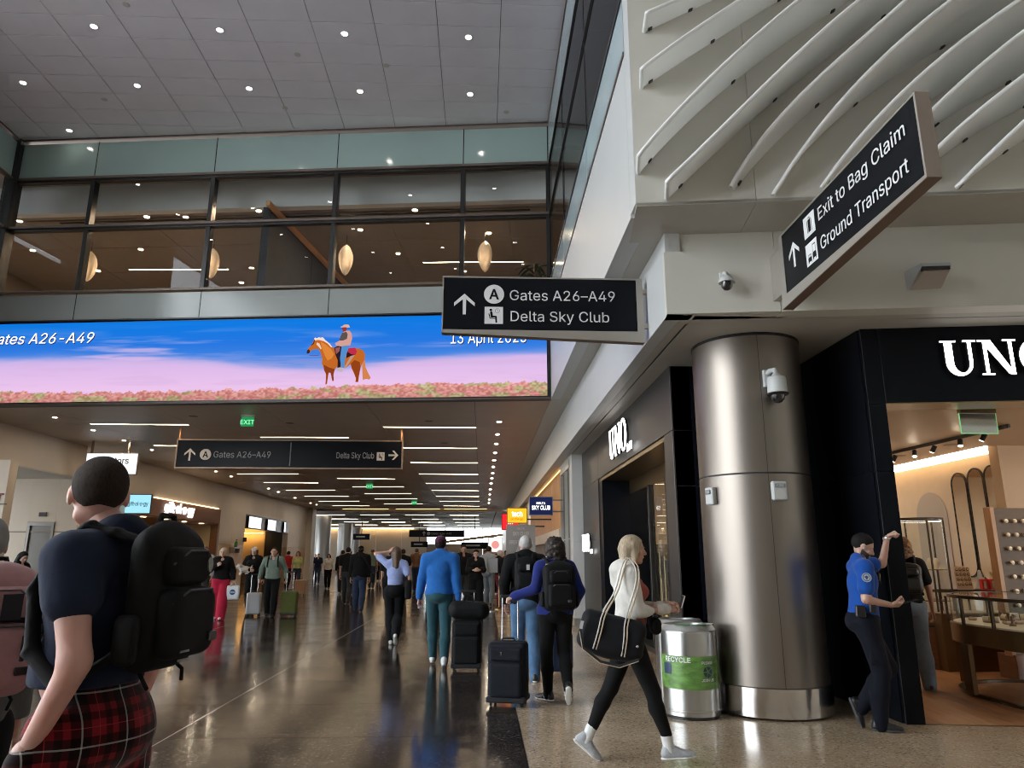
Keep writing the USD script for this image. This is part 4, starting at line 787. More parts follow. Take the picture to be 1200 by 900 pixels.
# ================================================================ SMALL FIXTURES
t = thing('security_camera', 'white dome camera on the white wall left of the bag claim sign', 'security camera', (2.345, 6.508, 4.03), G)
obj('arm', tube([(0, 0, .13), (0, -.06, .15), (0, -.11, .13), (0, -.12, .10)], .022), m_white, t, smooth=50); obj('bracket', cyl(.05, -.0, .02, 16), m_white, t) if False else obj('bracket', bx(-.04, .04, -.02, 0, .08, .18, .006), m_white, t)
obj('housing', mv(lathe([(0, .105), (.03, .10), (.062, .075), (.075, .045), (.078, .03), (.0, .03)], 24), (0, -.12, 0)), m_white, t, smooth=40); obj('dome', mv(lathe([(0, -.05), (.03, -.042), (.052, -.015), (.058, .03)], 20), (0, -.12, 0)), M('dome_black', (.01, .01, .012), .08, coat=1), t, smooth=60)
an = rad(-97 + 6)
cxm, cym = CX + (CR + .0) * math.sin(rad(4)) * 1, CY - CR * cos(rad(4))
t = thing('security_camera', 'large white pan tilt camera with black dome on the steel column', 'security camera', (2.965, CY - CR, 3.02), 0)
obj('bracket', bx(-.07, .0, -.03, .01, .18, .36, .006), m_white, t); obj('arm', tube([(-.03, -.0, .31), (-.01, -.06, .34), (.02, -.11, .34), (.02, -.12, .29)], .028), m_white, t, smooth=50)
obj('housing', mv(lathe([(0, .30), (.03, .30), (.05, .27), (.088, .255), (.094, .23), (.098, .09), (0, .09)], 28), (.02, -.125, 0)), m_white, t, smooth=35); obj('skirt', mv(lathe([(.0, .06), (.10, .07), (.112, .085), (.10, .092), (0, .092)], 28), (.02, -.125, 0)), m_black, t, smooth=35)
obj('dome', mv(lathe([(0, -.015), (.035, -.005), (.062, .025), (.07, .068)], 24), (.02, -.125, 0)), M('dome_black', (.01, .01, .012), .08, coat=1), t, smooth=60)
t = thing('fire_alarm', 'small white fire alarm speaker on the front of the steel column', 'alarm', (2.955, CY - CR + .002, 2.04), 1.5)
obj('body', mv(bx(-.075, .075, -.055, 0, 0, .19, .012), (0, 0, 0)), m_white, t); obj('strobe', bx(-.055, .055, -.062, -.05, .125, .165, .003), M('strobe', (.25, .26, .27), .2), t); obj('grille', ext(sg.Point(0, .06).buffer(.05), .004, at=-.054), M('grille_white', (.60, .60, .58), .6), t); obj('lettering', mv(text('FIRE', .025, .002, True, 'c'), (0, -.0625, .133)), m_white, t)
t = thing('fire_alarm', 'white wall box on the left edge of the steel column', 'alarm', (CX - CR * cos(rad(22)) + .004, CY - CR * sin(rad(22)), 2.02), -68)
obj('body', bx(-.06, .06, -.06, 0, 0, .18, .01), m_white, t); obj('strobe', bx(-.035, .035, -.075, -.055, .11, .155, .004), M('strobe', (.25, .26, .27), .2), t)
t = thing('motion_sensor', 'grey wedge shaped sensor box on the white wall right of the bag claim sign', 'sensor', (4.20, 6.285, 3.98), G)
body = manifold3d.Manifold.hull_points([(-.16, 0, .0), (.17, 0, .02), (-.16, 0, .18), (.17, 0, .18), (-.10, -.22, .15), (.16, -.22, .15), (-.10, -.22, .18), (.16, -.22, .18), (-.15, -.02, 0)])
obj('body', body, M('sensor_grey', (.42, .43, .43), .4), t); obj('slot', mv(bx(-.1, .15, -.222, -.12, .115, .147), (0, 0, 0)), m_black, t); obj('lens', manifold3d.Manifold.hull_points([(-.14, -.01, -.005), (.15, -.01, .005), (-.08, -.20, .105), (.15, -.20, .105), (-.14, -.01, .01), (.15, -.01, .02), (-.08, -.20, .115), (.15, -.20, .115)]), M('sensor_lens', (.42, .38, .35), .3), t)
# recycling bins
m_green = M('leaf_green_wrap', (.13, .27, .06), .35, var=.55, vscale=9, stretch=(1, 1, 2.2))
def bin_(loc, label, r, band):
    t = thing('recycling_bin', label, 'bin', loc, 0); H = .86
    obj('base', lathe([(0, 0), (r * .96, 0), (r * .96, .02), (r, .035)], 40), m_black, t)
    obj('body', lathe([(r, .03), (r, .775), (r * .985, .79)], 48), m_inox, t, smooth=30); obj('lip', lathe([(r + .003, .065), (r + .006, .07), (r + .006, .08), (r + .003, .085)], 48), m_inox, t, smooth=30)
    obj('lid', lathe([(r * .985, .79), (r * .99, .80), (r * .86, .848), (r * .66, .852), (r * .60, .845), (r * .58, .80), (0, .79)], 40), M('lid_grey', (.42, .42, .41), .35, metal=.6), t, smooth=30)
    obj('opening', lathe([(0, .80), (r * .57, .801)], 32), m_black, t)
    if not band: return
    b = obj('wrap', lathe([(r + .002, .27), (r + .003, .272), (r + .003, .568), (r + .002, .57)], 48), m_green, t, 'green leaf printed recycling band', smooth=30)
    def curved(m, ang, z, k=.006):
        v = m.vertices.copy(); a = v[:, 0] / r + rad(ang); rr = r + k - v[:, 1] * .3
        return trimesh.Trimesh(np.c_[rr * np.sin(a), -rr * np.cos(a), v[:, 2] + z], m.faces, process=False)
    sub = lambda m: trimesh.Trimesh(*trimesh.remesh.subdivide_to_size(m.vertices, m.faces, .04), process=False)
    obj('lettering', curved(sub(text('RECYCLE', .044, .003, True, 'c')), -42, .515), m_letter, b); obj('lettering', curved(sub(text('PLEASE', .024, .003, True, 'c')), 21, .50), m_letter, b); obj('lettering', curved(sub(text('JOIN US', .024, .003, True, 'c')), 21, .345), m_letter, b)
    ring = sg.Point(0, 0).buffer(.048, 24).difference(sg.Point(0, 0).buffer(.016, 16)); cuts = so.unary_union([sa.rotate(sg.box(-.004, .0, .004, .06), 72 * k + 20, origin=(0, 0)) for k in range(5)])
    obj('emblem', curved(sub(ext(ring.difference(cuts), .003)), 21, .43), M('emblem_dark', (.02, .05, .07), .4), b)
    obj('label', curved(sub(ext(sg.box(-.05, -.05, .05, .05), .002)), -66, .45), M('label_navy', (.03, .05, .12), .4), b)
    for k, (aa, col) in enumerate(((-30, (.10, .30, .08)), (20, (.10, .30, .08)), (60, (.6, .6, .58)))):
        obj('lid_label', mv(mv(bx(-.07, .07, -.03, .03, .0, .003), (0, -r * .79, .853 - .0), rx=0), rz=aa), M('lid_label_%d' % k, col, .5), t)
bin_((2.06, 7.44, 0), 'brushed steel recycling bin with a green printed band in front of the column', .27, True)
bin_((2.13, 8.02, 0), 'plain brushed steel bin half hidden behind the recycling bin', .26, False)

# ================================================================ LOUNGE OBJECTS BEHIND THE GLASS
m_petal = usdkit.material(stage, f'{LK}/petal_white', {'p': ('principled_bsdf', dict(base_color=(.86, .86, .86), roughness=.5)), 't': ('translucent_bsdf', dict(color=(.95, .88, .78))), 'm': ('mix_closure', dict(fac=.6))}, [('p.BSDF', 'm.closure1'), ('t.BSDF', 'm.closure2')], surface='m.closure')
def local_w(x, y): a = rad(S); return (Rw[0] + x * cos(a) - y * sin(a), Rw[1] + x * sin(a) + y * cos(a))
def pendant(lx, ly, z, label):
    X, Y = local_w(lx, ly); t = thing('pendant_lamp', label, 'lamp', (X, Y, z), 0, 'white petal pendants in the lounge')
    for k in range(3):
        a0 = k * 120 + 20; R_ = []
        for u in np.linspace(0, 1, 14):
            r = .20 * (math.sin(PI * min(1, u * 1.02)) ** .6) * (1 - .35 * (1 - u)) + .012; R_.append([(r * cos(rad(a0 + b)) * (1 + .12 * sin(rad(b * 1.5))), r * sin(rad(a0 + b)), -.42 + .84 * u) for b in np.linspace(-68, 68, 9)])
        obj('petal', solid_strip(R_, .006), m_petal, t, smooth=60)
    b = obj('bulb', mv(trimesh.creation.icosphere(2, .045), (0, 0, -.05)), E('bulb_amber', (1, .70, .42), 28), t); obj('socket', cyl(.022, -.01, .10, 10), m_gold, t); obj('cord', cyl(.006, .1, ZL - z, 6), m_black, t)
for lx, lab in ((-12.2, 'white petal pendant lamp at the far left of the lounge'), (-8.85, 'white petal pendant lamp hanging behind the second mullion'), (-5.28, 'white petal pendant lamp beside the wooden beam'), (-1.65, 'white petal pendant lamp nearest the right corner')): pendant(lx, 2.6, 8.98, lab)
for x0, x1, y, lab in ((-10.4, -7.5, 20.0, 'thin glowing linear light on the lounge ceiling at left'), (-1.75, 1.1, 19.1, 'thin glowing linear light on the lounge ceiling near the right corner')):
    t = thing('lounge_light', lab, 'ceiling light', ((x0 + x1) / 2, y, ZL), S * .5); w = (x1 - x0) / 2; obj('diffuser', bx(-w, w, -.035, .035, -.012, 0), E('lounge_strip', (1, .78, .48), 16), t); obj('frame', cat(bx(-w, w, -.05, -.036, -.014, 0), bx(-w, w, .036, .05, -.014, 0)), m_black, t)
for k, (x, y) in enumerate(sorted([(-11.65, 17.0), (-8.36, 16.63), (-12.4, 18.8), (-11.35, 20.2), (-7.4, 16.6), (-5.5, 16.2), (-3.2, 17.14), (-6.78, 19.8), (-7.45, 20.98), (-1.7, 16.0), (-2.4, 18.6), (.1, 17.2), (-.6, 19.8), (-9.4, 18.6)], key=lambda q: q[0] / q[1])):
    t = thing('lounge_downlight', f'small amber downlight in the lounge ceiling behind the glass, {(ordn + ["tenth", "eleventh", "twelfth", "thirteenth", "last"])[k]} from the left', 'ceiling light', (x, y, ZL), 0, 'lounge downlights'); obj('lamp', cyl(.06, -.006, -.002, 12), E('lounge_dot', (1, .72, .45), 620), t); obj('ring', lathe([(.06, -.007), (.08, -.006), (.08, 0), (.06, 0)], 12), m_black, t)
t = thing('lounge_plant', 'leafy palm plant standing behind the glass at the right corner', 'plant', (*local_w(-.32, .9), 6.50), 0)
m_leaf = M('palm_leaf', (.030, .060, .024), .45)
obj('pot', lathe([(0, 0), (.16, 0), (.20, .35), (.18, .36), (0, .33)], 20), m_black, t)
for k in range(26):
    a = k * 2.399; ln = rng.uniform(.45, .75); z0 = rng.uniform(.8, 1.45); el = rng.uniform(.2, 1.0)
    pts = [(cos(a) * ln * u * cos(el * (1 - u * .8)), sin(a) * ln * u * cos(el * (1 - u * .8)) * .7, z0 + ln * (math.sin(el) * u - .75 * u * u)) for u in np.linspace(0, 1, 7)]
    wd = [.012 + .03 * math.sin(PI * u) for u in np.linspace(0, 1, 7)]
    sd_ = np.array([-sin(a), cos(a), 0]); rws = np.array([[np.array(p) - sd_ * w, np.array(p) + (0, 0, .008), np.array(p) + sd_ * w] for p, w in zip(pts, wd)])
    obj('leaf', solid_strip(rws, .003), m_leaf, t)
obj('stem', cat(*[tube([(0, 0, .3), (.04 * cos(q), .04 * sin(q), 1.5)], .015, 6) for q in (0, 2, 4)]), m_wood, t)

# ================================================================ JEWELLERY SHOP FITTINGS
m_mirror = M('mirror', (.82, .76, .66), .03, metal=1.0)
for k, (y, wid, z0, z1) in enumerate(((11.27, .19, 1.18, 2.81), (10.87, .19, 1.14, 2.84), (10.495, .175, 1.10, 2.84))):
    t = thing('arched_mirror', f'tall dark framed mirror with round ends on the cream shop wall, {["left", "middle", "right"][k]} of three', 'mirror', (7.68, y, 0), -90)
    g = so.unary_union([sg.box(-wid, z0 + wid, wid, z1 - wid), sg.Point(0, z0 + wid).buffer(wid, 24), sg.Point(0, z1 - wid).buffer(wid, 24)])
    obj('glass', mv(ext(g.buffer(-.012), .008), (0, -.03, 0)), m_mirror, t); obj('frame', mv(ext(g.difference(g.buffer(-.022)), .03), (0, -.015, 0)), m_black, t)
    obj('hinge', cat(bx(wid - .01, wid + .02, -.05, -.02, 1.7, 1.78), bx(wid - .01, wid + .02, -.05, -.02, 2.25, 2.33)), m_black, t)
def showcase(loc, label, r, H, z0):
    t = thing('glass_showcase', label, 'display case', loc, 0)
    obj('base', cyl(r, 0, z0, 36, ch=.006), m_wood, t); 
    for z in (z0 + .34, z0 + .76): obj('shelf', cyl(r - .015, z, z + .012, 30), m_gold, t)
    obj('rim', lathe([(r - .025, H - .03), (r, H - .03), (r, H), (r - .025, H)], 36), M('rim_bronze', (.10, .07, .05), .3, metal=.6), t); obj('rim', lathe([(r - .025, z0), (r, z0), (r, z0 + .03), (r - .025, z0 + .03)], 36), M('rim_bronze', (.10, .07, .05), .3, metal=.6), t)
    for k in range(6): obj('post', cyl(.014, z0, H, 8, r * .97 * cos(k * PI / 3 + .4), r * .97 * sin(k * PI / 3 + .4)), M('rim_bronze', (.10, .07, .05), .3, metal=.6), t)
    obj('glass', lathe([(r - .012, z0 + .03), (r - .012, H - .03)], 36), g_clear, t, smooth=30); obj('lamp', lathe([(r - .05, H - .045), (r - .03, H - .045)], 30), E('case_lamp', (1, .93, .82), 9), t)
    for k in range(9):
        a = k * 2.4; zz = [z0, z0 + .352, z0 + .772][k % 3]; obj('necklace_bust', mv(lathe([(0, 0), (.035, 0), (.028, .05), (.042, .10), (.02, .15), (0, .16)], 12), (r * .55 * cos(a), r * .55 * sin(a), zz)), M('bust_cream', (.70, .60, .50), .5), t, smooth=40)
showcase((6.35, 10.45, 0), 'tall round glass showcase with bronze posts against the cream wall', .36, 2.04, .55)
# curved counter
t = thing('display_counter', 'curved bronze and glass jewellery counter at the right edge of the shop', 'counter', (6.35, 8.22, 0), 0)
def stadium(a, b, r): return sg.LineString([(0, -a), (0, b)]).buffer(r, 24)
cg = stadium(.50, .02, .92); bron = M('counter_bronze', (.19, .11, .05), .3, metal=.7); rimm = M('rim_bronze', (.10, .07, .05), .3, metal=.6)
ring = lambda w, z0, z1, g=cg: mv(trimesh.creation.extrude_polygon(g.difference(g.buffer(-w)), z1 - z0, engine='earcut'), (0, 0, z0))
obj('top_rail', ring(.035, 1.035, 1.07), rimm, t); obj('body', mv(trimesh.creation.extrude_polygon(cg, .20, engine='earcut'), (0, 0, .55)), bron, t); obj('deck', mv(trimesh.creation.extrude_polygon(cg.buffer(-.04), .015, engine='earcut'), (0, 0, .75)), M('deck_cream', (.72, .62, .52), .5), t)
obj('glass', mv(trimesh.creation.extrude_polygon(cg.buffer(-.015).difference(cg.buffer(-.021)), .27, engine='earcut'), (0, 0, .765)), g_clear, t); obj('glass_top', mv(trimesh.creation.extrude_polygon(cg.buffer(-.02), .008, engine='earcut'), (0, 0, 1.058)), g_clear, t)
obj('base_ring', ring(.05, 0.002, .035), rimm, t)
import itertools
bd = cg.exterior
for k in range(14):
    p = bd.interpolate(k / 14, normalized=True); q = bd.interpolate(k / 14 + .005, normalized=True); aa = math.degrees(math.atan2(q.y - p.y, q.x - p.x))
    obj('post', mv(bx(-.014, .014, 0, .028, .75, 1.04), (p.x, p.y, 0), aa), rimm, t)
    if k % 2 == 0: obj('leg', mv(bx(-.07, .07, .0, .05, .03, .55), (p.x, p.y, 0), aa), bron, t)
m_dis = [M('display_cream', (.68, .58, .50), .5), M('display_rose', (.55, .36, .30), .5), M('display_white', (.80, .77, .72), .5), M('display_brown', (.18, .11, .08), .5)]
for k in range(22):
    x, y = rng.uniform(-.70, .3), rng.uniform(-.95, .45); kind = k % 4; h_ = rng.uniform(.03, .12)
    lab = ['cream roll cushion holding a gold ring on the counter deck', 'rose velvet pad with a silver bracelet on the counter deck', 'small white block topped by a gold ring on the counter deck', 'little brown stand with a silver pendant on the counter deck'][kind]
    d = thing('jewellery_display', lab, 'display', (6.35 + x, 8.22 + y, .766), rng.uniform(0, 90), 'displays inside the counter')
    if kind == 0: obj('roll', mv(cyl(.035, -.08, .08, 14), (0, 0, .036), rx=90), m_dis[0], d, smooth=30); obj('ring', mv(lathe([(.037, -.02), (.041, -.01), (.041, .0), (.037, .01)], 14), (0, 0, .036), rx=90), m_gold, d)
    elif kind == 1: obj('cushion', bx(-.06, .06, -.045, .045, 0, .035, .012), m_dis[1], d); obj('bracelet', mv(lathe([(.028, 0), (.033, .004), (.028, .008)], 14), (0, 0, .036)), m_chrome, d)
    elif kind == 2: obj('block', bx(-.035, .035, -.035, .035, 0, h_, .005), m_dis[2], d); obj('ring', mv(lathe([(.012, 0), (.015, .003), (.012, .006)], 10), (0, 0, h_)), m_gold, d)
    else: obj('stand', lathe([(0, 0), (.04, 0), (.03, .01), (.012, .03), (.015, .10), (0, .11)], 12), m_dis[3], d); obj('pendant', mv(trimesh.creation.icosphere(1, .012), (0, -.02, .08)), m_chrome, d)
# back counter, boards, bags
t = thing('wall_counter', 'low glass topped jewellery counter along the cream wall', 'counter', (6.98, 10.15, 0), 0)
obj('body', bx(-.75, .62, -.22, .22, 0, .74, .006), bron, t); obj('deck', bx(-.73, .60, -.20, .20, .74, .755), M('deck_cream', (.72, .62, .52), .5), t); obj('shelf', bx(-.73, .6, -.2, .2, 1.01, 1.02), g_clear, t)
for x in (-.74, -.06, .60): obj('post', cat(bx(x, x + .02, -.22, -.2, .74, 1.03), bx(x, x + .02, .2, .22, .74, 1.03)), rimm, t)
obj('rail', cat(bx(-.75, .62, -.222, -.198, 1.02, 1.045), bx(-.75, .62, .198, .222, 1.02, 1.045)), rimm, t)
t = thing('earring_board', 'pale card board with rows of round earrings on the wall counter', 'display', (6.75, 10.12, 1.046), 0)
obj('board', mv(bx(-.115, .115, 0, .012, 0, .32, .002), rx=-6), M('board_pink', (.66, .50, .42), .5), t)
for i in range(4):
    for j in range(4): obj('earring', mv(lathe([(.012, -.004), (.024, 0), (.012, .004)], 12), (-.08 + i * .053, -.006 + .105 * (.08 + j * .066) * 1, .08 + j * .066), rx=84), m_gold, t)
for k, x in enumerate((7.02, 7.13)):
    t = thing('gift_bag', f'small red and white paper gift bag on the wall counter, {["left", "right"][k]} of two', 'gift bag', (x, 10.12, 1.046), 8 * k, 'red gift bags'); obj('bag', bx(-.045, .045, -.03, .03, 0, .145, .002), M('bag_red', (.70, .03, .02), .45), t); obj('panel', bx(-.02, .012, -.032, -.029, .02, .12), m_white, t); obj('handle', tube([(-.02, 0, .14), (-.02, 0, .20), (.02, 0, .20), (.02, 0, .14)], .003, 6), m_white, t)
t = thing('vase', 'white flared vase shape before the middle mirror', 'vase', (7.06, 10.24, 1.046), 0); obj('body', lathe([(0, 0), (.075, 0), (.07, .04), (.035, .16), (.018, .26), (0, .27)], 20), m_white, t, smooth=40); obj('foot', cyl(.078, 0, .012, 20), m_gold, t)
t = thing('dried_leaf', 'golden dried palm leaf leaning beside the pegged board', 'plant', (7.28, 10.1, 1.046), 0)
for k, a in enumerate((-35, -12, 14, 34)):
    obj('frond', mv(ext(sa.scale(sg.Point(0, .15).buffer(1, 20), .028, .15), .006), ry=a), M('dried_gold', (.55, .38, .15), .55), t)
obj('stem', cyl(.01, 0, .06, 8), M('dried_gold', (.55, .38, .15), .55), t)
t = thing('peg_board', 'tall brown wooden board with rows of white watch pegs', 'display', (7.32, 9.32, 0), 4)
obj('panel', bx(-.62, .7, 0, .05, .30, 2.12, .004), M('peg_brown', (.095, .058, .03), .55, var=.12, vscale=5, stretch=(1, 1, 6)), t); obj('edge', bx(-.68, -.62, -.02, .10, .28, 2.13, .004), m_woodlight, t); obj('foot', bx(-.66, .7, -.05, .25, 0, .30, .004), m_wood, t)
for r_ in range(7):
    for c_ in range(9):
        p = obj('peg', mv(lathe([(0, 0), (.016, 0), (.019, .018), (.026, .028), (.027, .048), (.018, .056), (0, .058)], 12), (-.49 + c_ * .125, 0, 1.95 - r_ * .176), rx=90), M('peg_white', (.78, .70, .58), .4), t, smooth=40)
t = thing('track_light', 'black ceiling track with small spotlights in the shop', 'ceiling light', (6.45, 9.8, 3.05), 0)
obj('track', mv(bx(-.015, .015, -1.3, 1.3, 0, .045), rz=3), m_black, t)
for k, y in enumerate((-.95, -.45, .1, .6, 1.1)):
    hd = obj('spotlight', mv(mv(cyl(.032, -.10, .0, 14, ch=.004), rx=[28, -20][k % 2], ry=18), (0, y, -.015)), m_black, t); obj('lamp', mv(mv(cyl(.026, -.1025, -.100, 14), rx=[28, -20][k % 2], ry=18), (0, y, -.015)), E('track_lamp', (1, .82, .6), 160), hd)
t = thing('exit_sign', 'glass exit panel with green edges hanging in the shop entrance', 'sign', (5.35, 7.42, 2.79), 0)
obj('bracket', bx(-.20, .20, -.03, .03, .215, .305, .004), m_brass, t); obj('panel', bx(-.20, .20, -.004, .004, 0, .215), M('acrylic_mirror', (.55, .56, .52), .12, metal=.8), t); obj('edge', cat(bx(-.204, .204, -.005, .005, -.006, 0), bx(-.206, -.20, -.005, .005, 0, .22), bx(.20, .206, -.005, .005, 0, .22)), E('edge_green', (.25, .8, .3), .7), t)
# gift shop goods
def shelf_unit(x, y, label, n, col):
    t = thing('shop_shelf', label, 'shelf', (x, y, 0), 90)
    obj('upright', bx(-.9, -.86, 0, .4, 0, 1.95), m_black, t); obj('upright', bx(.86, .9, 0, .4, 0, 1.95), m_black, t)
    for z in (.35, .8, 1.2, 1.6, 1.91): obj('board', bx(-.88, .88, 0, .4, z, z + .04), M('shelf_oak', (.62, .40, .16), .5), t); obj('shelf_lamp', bx(-.86, .86, .02, .04, z - .012, z - .002), E('shelf_lamp', (1, .62, .25), 9), t)
    for r_ in range(4):
        z = (.39, .84, 1.24, 1.64)[r_]
        for k in range(n): obj('goods', bx(-.82 + k * 1.64 / n, -.82 + (k + .7) * 1.64 / n, .03, .25, z, z + rng.uniform(.13, .26), .006), rng.choice(col), t)
gcol_ = [M('goods_red', (.45, .06, .03), .5), M('goods_orange', (.65, .18, .04), .5), M('goods_black', (.03, .03, .03), .5), M('goods_cream', (.65, .52, .32), .5), M('goods_brown', (.14, .07, .04), .5)]
shelf_unit(-12.6, 30.6, 'lit gift shop shelf full of red and dark packages, behind the backpack', 9, gcol_); shelf_unit(-12.9, 28.2, 'lit gift shop shelf of small boxes further left', 9, gcol_); shelf_unit(-14.6, 31.2, 'shelf at the back wall of the gift shop', 8, gcol_)
t = thing('hanging_rack', 'thin black hanging display frame in the gift shop', 'rack', (-12.25, 28.9, 0), 90)
obj('frame', cat(*[tube(p, .018, 6) for p in ([(-.6, 0, 1.9), (-.6, 0, 2.85)], [(.6, 0, 1.9), (.6, 0, 2.85)], [(-.6, 0, 1.9), (.6, 0, 1.9)], [(-.6, 0, 2.4), (.6, 0, 2.4)])]), m_black, t); obj('lantern', lathe([(0, 1.95), (.12, 2.0), (.10, 2.3), (.02, 2.36)], 10), m_wood, t)
t = thing('gift_box', 'large cream gift bag on top of the gift shop shelf', 'gift', (-12.82, 31.1, 1.951), 90); obj('bag', bx(-.22, .22, -.1, .1, 0, .42, .01), M('bag_gold', (.80, .64, .34), .5), t); obj('handle', tube([(-.08, 0, .42), (-.05, 0, .52), (.05, 0, .52), (.08, 0, .42)], .008, 6), m_gold, t)
t = thing('wall_ledge', 'narrow wall ledge with a green dispenser bottle past the gift shop', 'shelf', (XL, 35.1, 1.86), 90); obj('ledge', bx(-.55, .55, -.25, 0, 0, .05, .004), m_inox, t); obj('bracket', bx(-.4, -.36, -.2, 0, -.2, 0), m_inox, t); obj('bracket', bx(.36, .4, -.2, 0, -.2, 0), m_inox, t)
t = thing('dispenser', 'green hand gel dispenser standing on the wall ledge', 'bottle', (XL + .13, 35.1, 1.911), 0); obj('bottle', lathe([(0, 0), (.07, 0), (.075, .04), (.07, .22), (.03, .27), (.03, .30)], 16), M('gel_green', (.06, .22, .07), .3), t, smooth=40); obj('pump', cat(cyl(.012, .30, .36, 8), bx(-.02, .06, -.01, .01, .35, .37)), m_black, t)
for k, (y, w, lab) in enumerate(((37.9, 1.0, 'first white lit menu panel over the dark restaurant opening'), (40.9, .75, 'second smaller white lit menu panel over the restaurant opening'), (43.6, .14, 'thin white lit bar at the far end of the restaurant opening'))):
    t = thing('menu_panel', lab, 'sign', (XL + .02, y, 2.90), 90); obj('case', bx(-w - .04, w + .04, -.06, .0, -.03, .58, .004), m_black, t); obj('face', bx(-w, w, -.07, -.058, 0, .55), E('menu_white', (.95, .97, 1.0), 1.15), t)
# queue barrier
for k, (x, y) in enumerate(((.775, 21.1), (.525, 21.8), (.95, 19.4), (.20, 24.0))):
    t = thing('queue_post', f'brass queue post on a round base by the waiting line, {["second", "third", "nearest", "farthest"][k]} of four', 'barrier post', (x, y, 0), 0, 'queue posts'); obj('base', lathe([(0, 0), (.17, 0), (.17, .02), (.05, .05), (.03, .07), (0, .07)], 24), m_gold, t, smooth=40); obj('post', cyl(.025, .06, .95, 14), m_gold, t, smooth=40); obj('cap', lathe([(0, .93), (.035, .94), (.035, .99), (.02, 1.0), (0, 1.0)], 14), m_black, t)
t = thing('queue_sign', 'small grey notice panel on a post in the waiting line', 'sign', (.30, 21.0, 0), 0); obj('panel', bx(-.155, .155, -.012, .012, 1.05, 1.45, .003), M('notice_grey', (.32, .33, .35), .4), t); obj('post', cyl(.018, .02, 1.05, 10), m_inox, t); obj('base', lathe([(0, 0), (.15, 0), (.15, .02), (0, .03)], 20), m_inox, t)
